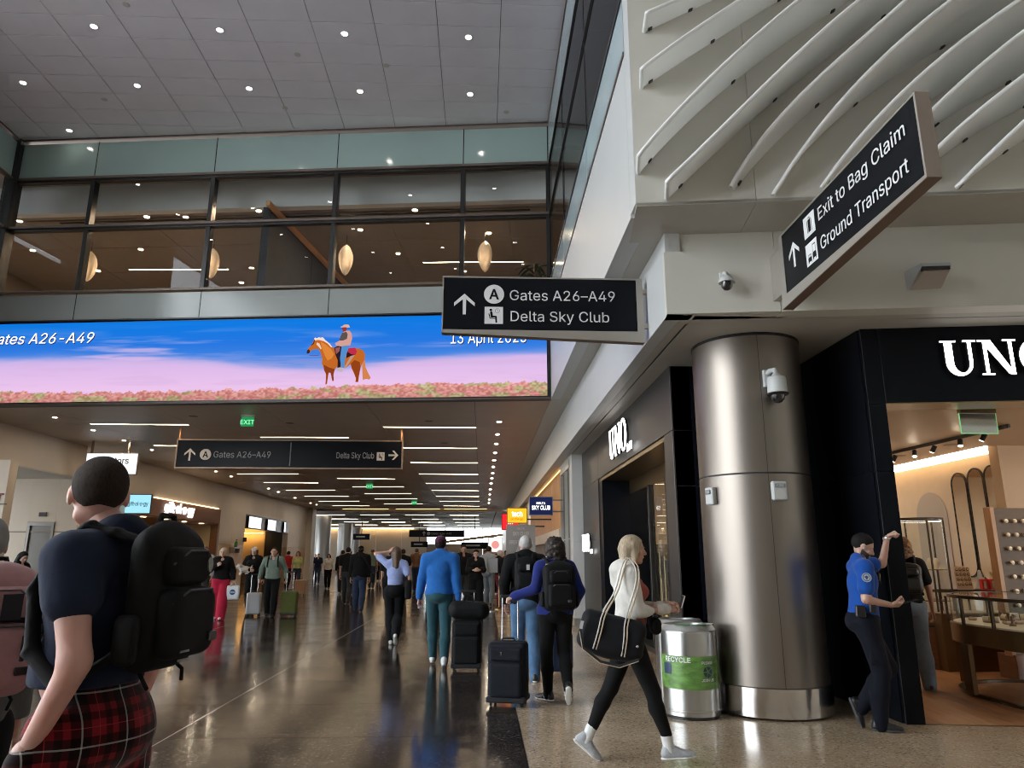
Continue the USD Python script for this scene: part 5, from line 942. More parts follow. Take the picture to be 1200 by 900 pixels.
# ================================================================ PEOPLE: smooth distance fields turned into one continuous skin
def V3(*a): return np.array(a, float)
def sdf_mesh(prims, res, k=.02, clips=(), smooth_it=2):
    '''prims: ('c', a, b, ra, rb[, (axis, squash)]) round cone; ('e', centre, radii[, R]) ellipsoid; ('b', centre, half, round[, R]) box. A leading '-' cuts. clips: (normal, d) keeps p.n < d'''
    lo = np.full(3, 1e9); hi = -lo; boxes = []
    for p in prims:
        kind = p[0].lstrip('-')
        if kind == 'c':
            r = max(p[3], p[4]) ; a, b = np.minimum(p[1], p[2]) - r, np.maximum(p[1], p[2]) + r
        else:
            r = np.linalg.norm(p[2]) if len(p) > (3 if kind == 'e' else 4) and p[-1] is not None else np.asarray(p[2], float)
            a, b = np.asarray(p[1]) - r, np.asarray(p[1]) + r
        m = k + 2.5 * res; boxes.append((a - m, b + m))
        if p[0][0] != '-': lo = np.minimum(lo, a - 2.5 * res); hi = np.maximum(hi, b + 2.5 * res)
    dim = np.maximum(4, np.ceil((hi - lo) / res).astype(int) + 1); F = np.full(dim, .5, np.float32)
    for p, (a, b) in zip(prims, boxes):
        i0 = np.clip(np.floor((a - lo) / res).astype(int), 0, dim - 1); i1 = np.clip(np.ceil((b - lo) / res).astype(int) + 1, 1, dim)
        if (i1 <= i0).any(): continue
        gx, gy, gz = [(lo[q] + res * np.arange(i0[q], i1[q])).astype(np.float32) for q in range(3)]
        Pp = np.stack(np.meshgrid(gx, gy, gz, indexing='ij'), -1); kind = p[0].lstrip('-')
        if kind == 'c':
            A, B = np.asarray(p[1], np.float32), np.asarray(p[2], np.float32); d = B - A; t = np.clip(((Pp - A) @ d) / max(1e-9, d @ d), 0, 1)
            q = Pp - A - t[..., None] * d
            if len(p) > 5 and p[5] is not None:
                ax = np.asarray(p[5][0], np.float32); q = q + (p[5][1] - 1) * (q @ ax)[..., None] * ax
            D = np.sqrt((q * q).sum(-1)) - (p[3] + (p[4] - p[3]) * t)
        else:
            q = Pp - np.asarray(p[1], np.float32)
            R = p[3] if kind == 'e' and len(p) > 3 else p[4] if kind == 'b' and len(p) > 4 else None
            if R is not None: q = q @ np.asarray(R, np.float32)
            if kind == 'e':
                rr = np.asarray(p[2], np.float32); k0 = np.sqrt(((q / rr) ** 2).sum(-1)); k1 = np.sqrt(((q / rr ** 2) ** 2).sum(-1)); D = k0 * (k0 - 1) / np.maximum(k1, 1e-6)
                D = np.where(k0 < .05, -rr.min(), D)
            else:
                w = np.abs(q) - (np.asarray(p[2], np.float32) - p[3]); D = np.sqrt((np.maximum(w, 0) ** 2).sum(-1)) + np.minimum(w.max(-1), 0) - p[3]
        sl = tuple(slice(i0[q], i1[q]) for q in range(3)); f = F[sl]
        if p[0][0] == '-': h = np.maximum(k * .5 - np.abs(f + D), 0) / (k * .5); F[sl] = np.maximum(f, -D) + h * h * k * .125
        else: h = np.maximum(k - np.abs(f - D), 0) / k; F[sl] = np.minimum(f, D) - h * h * k * .25
    if clips:
        G_ = [lo[q] + res * np.arange(dim[q]) for q in range(3)]
        for n, d in clips: F = np.maximum(F, (G_[0][:, None, None] * n[0] + G_[1][None, :, None] * n[1] + G_[2][None, None, :] * n[2] - d).astype(np.float32))
    F[0] = F[-1] = .5; F[:, 0] = F[:, -1] = .5; F[:, :, 0] = F[:, :, -1] = .5
    F[F == 0] = 1e-6
    S_ = F < 0; n = [d - 1 for d in dim]
    cnt = sum(S_[i:n[0] + i, j:n[1] + j, l:n[2] + l].astype(np.int8) for i in (0, 1) for j in (0, 1) for l in (0, 1))
    ci = np.argwhere((cnt > 0) & (cnt < 8)); ids = np.full(n, -1, np.int64); ids[tuple(ci.T)] = np.arange(len(ci))
    acc = np.zeros((len(ci), 3)); num = np.zeros(len(ci)); cor = np.array([(i, j, l) for i in (0, 1) for j in (0, 1) for l in (0, 1)])
    for a in range(8):
        for b in range(a + 1, 8):
            if np.abs(cor[a] - cor[b]).sum() != 1: continue
            fa, fb = F[tuple((ci + cor[a]).T)], F[tuple((ci + cor[b]).T)]; mk = (fa < 0) != (fb < 0)
            t = (fa / np.where(mk, fa - fb, 1))[:, None]; acc += np.where(mk[:, None], cor[a] + t * (cor[b] - cor[a]), 0); num += mk
    Vt_ = lo + res * (ci + acc / num[:, None]); quads = []
    for ax in range(3):
        o1, o2 = (ax + 1) % 3, (ax + 2) % 3; A = np.take(S_, range(0, dim[ax] - 1), ax); B = np.take(S_, range(1, dim[ax]), ax)
        e = np.argwhere(A != B); e = e[(e[:, o1] > 0) & (e[:, o2] > 0) & (e[:, o1] < n[o1]) & (e[:, o2] < n[o2])]
        if not len(e): continue
        u1, u2 = np.eye(3, dtype=int)[o1], np.eye(3, dtype=int)[o2]
        q = np.stack([ids[tuple((e - u1 - u2).T)], ids[tuple((e - u2).T)], ids[tuple(e.T)], ids[tuple((e - u1).T)]], 1)
        fl_ = ~A[tuple(e.T)]; q[fl_] = q[fl_][:, ::-1]; quads.append(q)
    Q = np.vstack(quads); Fc = np.vstack([Q[:, [0, 1, 2]], Q[:, [0, 2, 3]]])
    if smooth_it:
        N = len(Vt_); e = np.vstack([Q[:, [0, 1]], Q[:, [1, 2]], Q[:, [2, 3]], Q[:, [3, 0]]])
        W = sps.coo_matrix((np.ones(len(e)), (e[:, 0], e[:, 1])), (N, N)).tocsr(); W = W + W.T; W.data[:] = 1; dg = np.maximum(np.asarray(W.sum(1)).ravel(), 1)
        for _ in range(smooth_it): Vt_ = Vt_ * .4 + .6 * (W @ Vt_) / dg[:, None]
    return trimesh.Trimesh(Vt_, Fc, process=False)
def wrinkle(m, amp, fr, seed=0, stretch=(1, 1, .5)):
    n = m.vertex_normals; f = meshkit.fbm(m.vertices * np.array(stretch) * fr + seed * 7.1, 3, seed) - .5
    m.vertices = m.vertices + n * (amp * 2 * f)[:, None]; return m
def Rz(a): a = rad(a); return np.array([[cos(a), -sin(a), 0], [sin(a), cos(a), 0], [0, 0, 1]])
def Rx(a): a = rad(a); return np.array([[1, 0, 0], [0, cos(a), -sin(a)], [0, sin(a), cos(a)]])
def Ry(a): a = rad(a); return np.array([[cos(a), 0, sin(a)], [0, 1, 0], [-sin(a), 0, cos(a)]])
def xf(m, R, t): return trimesh.Trimesh(m.vertices @ np.asarray(R).T + t, m.faces, process=False)

# --- a head (y forward, z up, origin between the ears), cached
_cache = {}
def head_mesh(female, res):
    key = ('h', female, res)
    if key not in _cache:
        j = .92 if female else 1.0
        pr = [('e', V3(0, -.010, .028), V3(.076, .096, .088)), ('e', V3(0, .012, -.030), V3(.062 * j, .076, .074)), ('c', V3(0, .062, -.088), V3(0, .050, -.080), .024 * j, .03), ('c', V3(-.045 * j, -.005, -.062), V3(0, .058, -.085), .022, .022), ('c', V3(.045 * j, -.005, -.062), V3(0, .058, -.085), .022, .022),
              ('c', V3(0, .086, .014), V3(0, .109, -.022), .0085, .0125), ('c', V3(-.012, .098, -.026), V3(.012, .098, -.026), .009, .009), ('c', V3(-.040, .074, .026), V3(.040, .074, .026), .012, .012), ('c', V3(-.018, .084, -.056), V3(.018, .084, -.056), .0085, .0085), ('e', V3(-.045, .062, -.022), V3(.018, .016, .016)), ('e', V3(.045, .062, -.022), V3(.018, .016, .016)),
              ('-e', V3(-.031, .092, .006), V3(.015, .014, .010)), ('-e', V3(.031, .092, .006), V3(.015, .014, .010)),
              ('e', V3(-.080, -.006, -.004), V3(.009, .019, .031)), ('e', V3(.080, -.006, -.004), V3(.009, .019, .031))]
        _cache[key] = sdf_mesh(pr, res, .014, smooth_it=1)
    return _cache[key]
def hand_mesh(curl, res, spread=1.0, thumb=.5):
    'a right hand: wrist at the origin, fingers along +y, palm facing -z, thumb on the -x side'
    key = ('hd', curl, res, spread, thumb)
    if key not in _cache:
        pr = [('c', V3(0, -.02, 0), V3(0, .012, 0), .026, .026, ((0, 0, 1), 1.35)), ('b', V3(0, .050, 0), V3(.040, .046, .014), .013), ('c', V3(-.030, .02, -.004), V3(-.036, .050, -.008), .015, .012)]
        for x, L, a in ((-.029, .074, 1), (-.0098, .082, .33), (.0098, .076, -.33), (.0285, .060, -1)):
            p = V3(x, .088, 0); ang = 0; d = V3(-.05 * a * spread, 1, 0)
            for s_, cu, r in ((.45, curl[0], .0092), (.31, curl[1], .0084), (.24, curl[2], .0076)):
                ang += cu; dd = V3(d[0] * cos(rad(ang)), cos(rad(ang)), -sin(rad(ang))); q = p + dd * L * s_; pr.append(('c', p, q, r, r * .93)); p = q
        p = V3(-.034, .030, -.006)
        for L, ax in ((.034, (-.62, .72, -.25 - .5 * thumb)), (.030, (-.35 + .35 * thumb, .85, -.3 - .6 * thumb)), (.024, (-.10 + .5 * thumb, .9, -.3 - .5 * thumb))):
            dd = V3(*ax); dd /= np.linalg.norm(dd); q = p + dd * L; pr.append(('c', p, q, .0115, .0098)); p = q
        _cache[key] = sdf_mesh(pr, res, .008, smooth_it=1)
    return _cache[key]
CURLS = {'relaxed': (18, 28, 22), 'grip': (62, 78, 50), 'hold': (34, 50, 34), 'flat': (6, 8, 6), 'fist': (80, 88, 50)}
def frame(d, n):
    'columns: side, pointing d, back of hand n'
    d = np.asarray(d, float); d = d / np.linalg.norm(d); n = np.asarray(n, float); n = n - d * (n @ d); n /= np.linalg.norm(n) + 1e-9
    return np.stack([np.cross(d, n), d, n], 1)
def ik(a, b, l1, l2, pole):
    a, b = np.asarray(a, float), np.asarray(b, float); d = b - a; L = np.linalg.norm(d); d = d / (L + 1e-9); L = min(L, (l1 + l2) * .999); b = a + d * L
    x = (l1 * l1 - l2 * l2 + L * L) / (2 * L); h = math.sqrt(max(0, l1 * l1 - x * x)); pole = np.asarray(pole, float); pole = pole - d * (pole @ d); pole /= np.linalg.norm(pole) + 1e-9
    return a + d * x + pole * h, b

SKIN = {}
def skin(tone): return M('skin_%s' % tone, dict(fair=(.56, .33, .25), pale=(.62, .40, .32), tan=(.42, .235, .16), brown=(.20, .10, .065), pink=(.60, .34, .28))[tone], .48, sss=.12, var=.06, vscale=14)
def cloth(name, col, rough=.85, **k): return M('cloth_' + name, col, rough, spec=.2, sheen=k.pop('sheen', .15), var=k.pop('var', .10), vscale=k.pop('vscale', 20), bump=k.pop('bump', .12), bscale=k.pop('bscale', 260), **k)

def person(label, loc, heading, H=1.75, res=.012, tone='fair', female=False, fat=1.0, belly=0.0, lean=0, twist=0, head=(0, 0, 0), feet=((-.10, .0), (.10, .0)), lift=(0, 0), toe=(0, 0), pitch=(0, 0), knee=None,
           hands=None, poles=None, curl=('relaxed', 'relaxed'), hdir=(None, None), hback=(None, None), pocket=(False, False), top=None, bottom=None, shoes=None, hair=None, extra=None, face=True, sole=None, group=None, hipz=.0, skirt=None, headfwd=0.0, waist=.135):
    '''heading: compass angle of the walking direction, 0 = +Y, 90 = +X. Local x right, y forward. top: (material, sleeve, hem, loose[, collar]); bottom: (material, length, loose); hair: (material, style)'''
    sc = H / 1.762; fem = female
    sh, hipw = (.165, .095) if fem else (.187, .09); sh *= (1 + .35 * (fat - 1)); P_ = V3(0, 0, .964 + hipz)
    U = Rx(-lean) @ Rz(-twist)                    # upper body about the pelvis
    up = lambda *p: P_ + U @ (V3(*p) - V3(0, 0, .94))
    hipL, hipR = P_ + V3(-hipw, 0, -.03), P_ + V3(hipw, 0, -.03)
    shL, shR = up(-sh, -.012, 1.415), up(sh, -.012, 1.415)
    neck0, neck1 = up(0, -.020, 1.42), up(0, .004 + headfwd * .8, 1.535); hc = up(0, .024 + headfwd, 1.607); HR = U @ Rz(-head[0]) @ Rx(head[1]) @ Ry(head[2])
    # legs
    leg = []; end = .10 if bottom and bottom[1] == 'ankle' else 0
    for i, (hp, f) in enumerate(zip((hipL, hipR), feet)):
        ank = V3(f[0], f[1], .085 + lift[i]); pole = V3(0, 1, 0) + (Rz(-toe[i]) @ V3(0, .4, 0)) if knee is None or knee[i] is None else V3(*knee[i])
        kn, ank = ik(hp, ank, .435, .425, pole); leg.append((hp, kn, ank))
    arm = []
    hands = hands or (None, None); poles = poles or (None, None)
    for i, (s0, sg_) in enumerate(((shL, -1), (shR, 1))):
        w = V3(sg_ * (sh + .06), .06, .88) if hands[i] is None else V3(*hands[i])
        el, w2 = ik(s0, w, .295, .262, poles[i] if poles[i] is not None else V3(sg_ * .5, -1, -.15)); arm.append((s0, el, w2))
    y_ax = U @ V3(0, 1, 0); fl_ = (y_ax, 1.45)
    fx = fat; by = belly
    trunk = lambda g=0.0: [('e', P_ + V3(0, -.006, .0), V3(.158 * fx * (1.06 if fem else 1) + g, .112 * fx + g, .125 + g)), ('e', up(0, .006 + by * .5, 1.09), V3(.138 * fx * (.92 if fem else 1) + g, .102 * fx + by * .6 + g, .15 + g), U), ('e', up(0, .0, 1.26), V3(.152 * (.93 if fem else 1) * (1 + .7 * (fx - 1)) + g, .110 * (1 + .6 * (fx - 1)) + g, .165 + g), U), ('c', up(-sh * .72, -.012, 1.395), up(sh * .72, -.012, 1.395), .066 + g, .066 + g)] + ([('e', up(-.068, .085, 1.275), V3(.062 + g, .05 + g, .058 + g)), ('e', up(.068, .085, 1.275), V3(.062 + g, .05 + g, .058 + g))] if fem else [('e', up(0, .055, 1.30), V3(.13 + g, .06 + g, .09 + g), U)])
    ar = 1 + .45 * (fx - 1)
    armp = lambda a, g=0.0, fore=True, full=True: [('c', a[0], a[0] * .1 + a[1] * .9, .056 * ar * (.86 if fem else 1) + g, .043 * ar * (.9 if fem else 1) + g)] + ([('c', a[1], a[2], .042 * ar * (.9 if fem else 1) + g, .028 * (.9 if fem else 1) * ar ** .5 + g)] if fore else [])
    lr = (1 + .5 * (fx - 1)) * (1.0)
    legp = lambda l, g=0.0, lo=None, wide=1.0: [('c', l[0] + V3(0, -.005, .0), l[1], .088 * lr + g, .056 * lr * (1 + .25 * (wide - 1)) + g), ('c', l[1], l[1] * .62 + l[2] * .38 + (V3(0, -.012, 0)), .052 * lr * (1 + .5 * (wide - 1)) + g, .054 * lr * (1 + .6 * (wide - 1)) + g), ('c', l[1] * .62 + l[2] * .38 + V3(0, -.012, 0), l[2], .054 * lr * (1 + .6 * (wide - 1)) + g, .036 * wide * (lr ** .5) + g)]
    root = thing('person', label, 'person', loc, -heading, group)
    T = lambda m: trimesh.Trimesh(m.vertices * sc, m.faces, process=False)
    pieces = []
    trap = lambda g=0.0: [('c', up(s_ * .025, -.030, 1.490), up(s_ * sh * .72, -.018, 1.425), .046 * ar ** .5 + g, .052 * ar ** .5 + g) for s_ in (-1, 1)]
    base = trunk(-.006) + trap(-.004) + [('c', neck0, neck1, .056 * (.84 if fem else 1) * ar ** .6, .050 * (.84 if fem else 1) * ar ** .5), ('c', up(-.05, -.02, 1.44), up(.05, -.02, 1.44), .05, .05)]
    for a in arm: base += armp(a, -.002)
    for l in leg: base += legp(l, -.008)
    pieces.append(sdf_mesh(base, max(res, .011), .03))
    pieces.append(xf(head_mesh(fem, max(.0065, min(res * .75, .013))), HR, hc))
    hres = .0042 if res <= .012 else .006 if res <= .02 else .009
    for i, (a, sg_) in enumerate(zip(arm, (-1, 1))):
        if pocket[i]:
            pieces.append(xf(trimesh.creation.icosphere(2, .036), np.eye(3), a[2])); continue
        d = a[2] - a[1] if hdir[i] is None else V3(*hdir[i]); n_ = (V3(sg_ * 1.0, .0, .0) if hback[i] is None else V3(*hback[i]))
        hm = hand_mesh(CURLS[curl[i]], hres); Fm = frame(d, n_)
        if sg_ < 0: hm = trimesh.Trimesh(hm.vertices * np.array([-1, 1, 1]), hm.faces[:, ::-1], process=False)
        pieces.append(xf(hm, Fm, a[2]))
    obj('body', T(cat(*pieces)), skin(tone), root, smooth=True)
    # clothing
    if bottom:
        bm, ln, loose = bottom[:3]; g = .010 + loose; wide = bottom[3] if len(bottom) > 3 else 1.0; pr = [('e', P_ + V3(0, -.008, .0), V3(.160 * fx * (1.06 if fem else 1) + g, .116 * fx + g, .13)), ('c', P_ + V3(0, 0, .06), P_ + V3(0, by * .4, waist - .03), .120 * fx + g * .5, .118 * fx + g * .5, ((0, 1, 0), 1.3)), ('e', P_ + V3(0, -.05, -.03), V3(.13 * fx + g, .09 * fx + g, .10))]
        cl_ = [((0, 0, 1), P_[2] + waist)]
        for l in leg:
            k2 = l[2] + V3(0, 0, -.035 if ln == 'long' else 0) + (l[1] - l[2]) / .43 * end
            if ln in ('long', 'crop', 'ankle'): pr += legp((l[0], l[1], k2), g, wide=wide)
            else: pr += [('c', l[0], l[1], .092 * lr + g, .066 * lr * wide + g)]
        for i_ in (0, 1):
            if pocket[i_]: pr += [('c', arm[i_][2] + V3(0, 0, -.025), arm[i_][2] + V3(0, .03, -.12), .050, .045)]
        mesh = sdf_mesh(pr, res, .022, cl_ + ([((0, 0, -1), -.17)] if ln == 'crop' and lift == (0, 0) else []))
        if res < .02: wrinkle(mesh, .006 if loose > .004 else .0025, 12, 3)
        obj('trousers' if ln in ('long', 'crop', 'ankle') else 'shorts', T(mesh), bm, root, smooth=True)
    if skirt:
        obj('skirt', T(sdf_mesh([('c', P_ + V3(0, 0, .08), P_ + V3(0, 0, -.05), .14 * fx, .17 * fx, ((0, 1, 0), 1.25)), ('c', P_ + V3(0, 0, -.05), P_ + V3(0, .0, -skirt[1]), .17 * fx, .15 * fx, ((0, 1, 0), 1.2))], res, .03)), skirt[0], root, smooth=True)
    if top:
        tm, sl, hem, loose = top[:4]; g = .012 + loose; st = top[4] if len(top) > 4 else ''
        pr = trunk(g) + trap(g * .6); cl_ = [(-(U @ V3(0, 0, 1)), -float((U @ V3(0, 0, 1)) @ up(0, 0, hem)))]
        if hem < .98: pr.append(('c', up(0, 0, 1.0), up(0, .0, hem - .03), .135 * fx + by * .3 + g, .140 * fx + g + by * .2, ((0, 1, 0), 1.3)))
        for a in arm:
            if sl == 'long': pr += armp(a, g * .8) + [('c', a[2] - .03 * (a[2] - a[1]) / np.linalg.norm(a[2] - a[1]), a[2] + .01 * (a[2] - a[1]) / .26, .034 * ar + g * .5, .030 * ar + g * .5)]
            elif sl == 'short': fb = .62 if 'brief' in st else .34; e = a[0] * fb + a[1] * (1 - fb); pr += [('c', a[0], e, .056 * ar * (.88 if fem else 1) + g, .051 * ar * (.88 if fem else 1) + g + .004)]
            elif sl == 'elbow': pr += [('c', a[0], a[1], .060 * ar * (.88 if fem else 1) + g, .050 * ar + g), ('c', a[1], a[1] * .5 + a[2] * .5, .048 * ar + g, .042 * ar + g)]
        if 'hood' in st: pr += [('c', up(-.07, -.075, 1.465), up(.07, -.075, 1.465), .050, .050), ('c', up(-.03, -.10, 1.46), up(.03, -.10, 1.46), .058, .058), ('c', up(0, -.11, 1.43), up(0, -.125, 1.34), .062, .04)]
        if 'collar' in st: pr += [('c', up(-.045, -.02, 1.475), up(.045, -.02, 1.475), .036, .036), ('c', up(-.05, .0, 1.45), up(0, .05, 1.40), .025, .02), ('c', up(.05, .0, 1.45), up(0, .05, 1.40), .025, .02)]
        cut = [('-c', up(0, .05, 1.44), up(0, .16, 1.36 if 'vee' in st else 1.46), .045, .05)] if 'collar' not in st else []
        if 'open' in st: cut += [('-b', up(.035, .165, 1.15), V3(.125, .125, .42), .03, U)]
        mesh = sdf_mesh(pr + cut, res, .03, cl_)
        if res < .02: wrinkle(mesh, .007 if loose > .006 else .004, 9, 5)
        obj('jacket' if 'jacket' in st else 'shirt', T(mesh), tm, root, smooth=True)
        if 'cuff' in st and sl == 'long':
            for a in arm: dd = (a[2] - a[1]) / .262; obj('cuff', T(sdf_mesh([('c', a[2] - dd * .05, a[2] - dd * .008, .037 + g * .4, .035 + g * .4)], res * .7, .01)), tm, root, smooth=True)
        if 'zip' in st: obj('zip', T(tube([up(0, .135 + g, z) for z in np.linspace(hem + .02, 1.36, 8)], .004, 5)), m_chrome, root)
    if shoes:
        for i, l in enumerate(leg):
            dr = Rz(-toe[i]) @ V3(0, 1, 0); R_ = Rz(-toe[i]) @ Rx(pitch[i]); a = l[2]
            L = lambda x, y, z: a + R_ @ V3(x, y, z)
            pr = [('c', L(0, -.045, -.045), L(0, .11, -.052), .036, .034, (R_ @ V3(0, 0, 1), 1.05)), ('c', L(0, .10, -.055), L(.0, .165, -.058), .038, .026), ('c', L(0, -.02, .005), L(0, .05, -.03), .038, .036), ('c', L(0, -.03, -.02), L(0, -.03, -.01), .038, .036)]
            s_ = obj('shoe', T(sdf_mesh(pr, min(res, .012) if res < .03 else .02, .02, [(-(R_ @ V3(0, 0, 1)), -float((R_ @ V3(0, 0, 1)) @ L(0, 0, -.072)))])), shoes, root, smooth=True)
            if sole is not None: obj('sole', T(sdf_mesh([('c', L(0, -.05, -.072), L(0, .10, -.072), .036, .040, (R_ @ V3(0, 0, 1), 2.6)), ('c', L(0, .10, -.072), L(0, .17, -.070), .040, .028, (R_ @ V3(0, 0, 1), 2.4))], min(res, .010), .015)), sole, s_, smooth=True)
    if hair:
        hm_, style = hair[:2]; hx = lambda pr, cl_=(), rs=None: xf(sdf_mesh(pr, rs or max(.006, min(res * .8, .014)), .02, cl_, 1), HR, hc)
        crown = [('e', V3(0, -.014, .030), V3(.084, .104, .098))]; hl = [((0, 1, -1.0), -.006)]
        if style in ('short', 'buzz'): m = hx([('e', V3(0, -.014, .030), V3(.081, .102, .096 if style == 'short' else .091))], hl + [((0, -.35, -1), .062)])
        elif style == 'cap':
            m = hx([('e', V3(0, -.014, .012), V3(.080, .100, .086))], [((0, 1, -.3), .0), ((0, 0, -1), .060), ((0, 0, 1), .04)])
        elif style == 'curly': m = wrinkle(hx([('e', V3(0, -.03, .030), V3(.112, .118, .118)), ('c', V3(-.07, -.04, -.02), V3(-.06, -.06, -.08), .05, .05), ('c', V3(.07, -.04, -.02), V3(.06, -.06, -.08), .05, .05), ('c', V3(0, -.08, 0), V3(0, -.085, -.09), .065, .055)], [((0, 1, -.55), .028)]), .024, 34, 2, (1, 1, 1))
        elif style == 'bob': m = hx(crown + [('c', V3(-.072, -.012, .03), V3(-.078, .004, -.088), .036, .030, ((1, 0, 0), 1.3)), ('c', V3(.072, -.012, .03), V3(.078, .004, -.088), .036, .030, ((1, 0, 0), 1.3)), ('c', V3(-.04, -.065, 0), V3(-.045, -.055, -.10), .055, .038), ('c', V3(.04, -.065, 0), V3(.045, -.055, -.10), .055, .038)], [((0, 1, -.35), .046)])
        elif style == 'long': m = hx(crown + [('c', V3(-.065, -.03, .02), V3(-.07, -.02, -.17), .038, .030), ('c', V3(.065, -.03, .02), V3(.07, -.02, -.17), .038, .030), ('c', V3(0, -.075, .02), V3(0, -.105, -.26), .065, .045), ('c', V3(-.045, -.07, 0), V3(-.05, -.095, -.24), .045, .03), ('c', V3(.045, -.07, 0), V3(.05, -.095, -.24), .045, .03)], [((0, 1, -.45), .036)])
        elif style == 'bun': m = hx(crown + [('e', V3(0, -.12, .03), V3(.045, .04, .045))], hl + [((0, -.35, -1), .07)])
        if style not in ('short', 'buzz', 'cap') or True: m = wrinkle(m, .003, 40, 1, (1, 1, .35)) if res < .02 and style != 'curly' else m
        ho = obj('hair', T(m), hm_, root, smooth=True)
        if style == 'cap' or (len(hair) > 2 and hair[2] is not None):
            cm = hair[2]; cp = hx([('e', V3(0, -.012, .040), V3(.086, .106, .088)), ('-e', V3(0, -.012, .030), V3(.079, .099, .080))], [((0, 0, -1), -.020 + 0)]); ob = obj('cap', T(cp), cm, root, smooth=True)
            obj('brim', T(hx([('c', V3(-.02, .085, .026), V3(.02, .085, .026), .055, .055, ((0, 0, 1), 9)), ('c', V3(0, .10, .024), V3(0, .12, .020), .05, .045, ((0, 0, 1), 9))], [((0, -1, 0), -.07)], .006)), cm, ob, smooth=True)
    if face:
        for s_ in (-1, 1):
            e = obj('eye', T(xf(mv(trimesh.creation.icosphere(2, .0092), (s_ * .031, .0795, .006)), HR, hc)), M('eye_white', (.50, .47, .45), .3), root, smooth=True)
            obj('iris', T(xf(mv(trimesh.creation.icosphere(2, .0058), (s_ * .031, .0842, .006)), HR, hc)), M('iris_dark', (.035, .022, .015), .15), e, smooth=True)
            obj('eyebrow', T(xf(tube([(s_ * .017, .090, .023), (s_ * .032, .090, .028), (s_ * .047, .079, .024)], .0036, 6), HR, hc)), (hair[0] if hair else m_black), root)
        obj('mouth', T(xf(sdf_mesh([('c', V3(-.021, .085, -.053), V3(0, .0915, -.0515), .0042, .0052), ('c', V3(.021, .085, -.053), V3(0, .0915, -.0515), .0042, .0052), ('c', V3(-.015, .086, -.060), V3(.015, .086, -.060), .005, .005)], .003, .006), HR, hc)), M('lips_' + tone, tuple(c * f for c, f in zip(dict(fair=(.56, .33, .25), pale=(.62, .40, .32), tan=(.42, .235, .16), brown=(.20, .10, .065), pink=(.60, .34, .28))[tone], (.80, .52, .55))), .4), root, smooth=True)
    info = dict(root=root, T=T, sc=sc, arm=arm, leg=leg, up=up, U=U, HR=HR, hc=hc, P=P_, loc=np.array(loc, float), heading=heading, shL=shL, shR=shR)
    info['world'] = lambda p: np.array(loc, float) + Rz(-heading) @ (np.asarray(p, float) * sc)
    return info
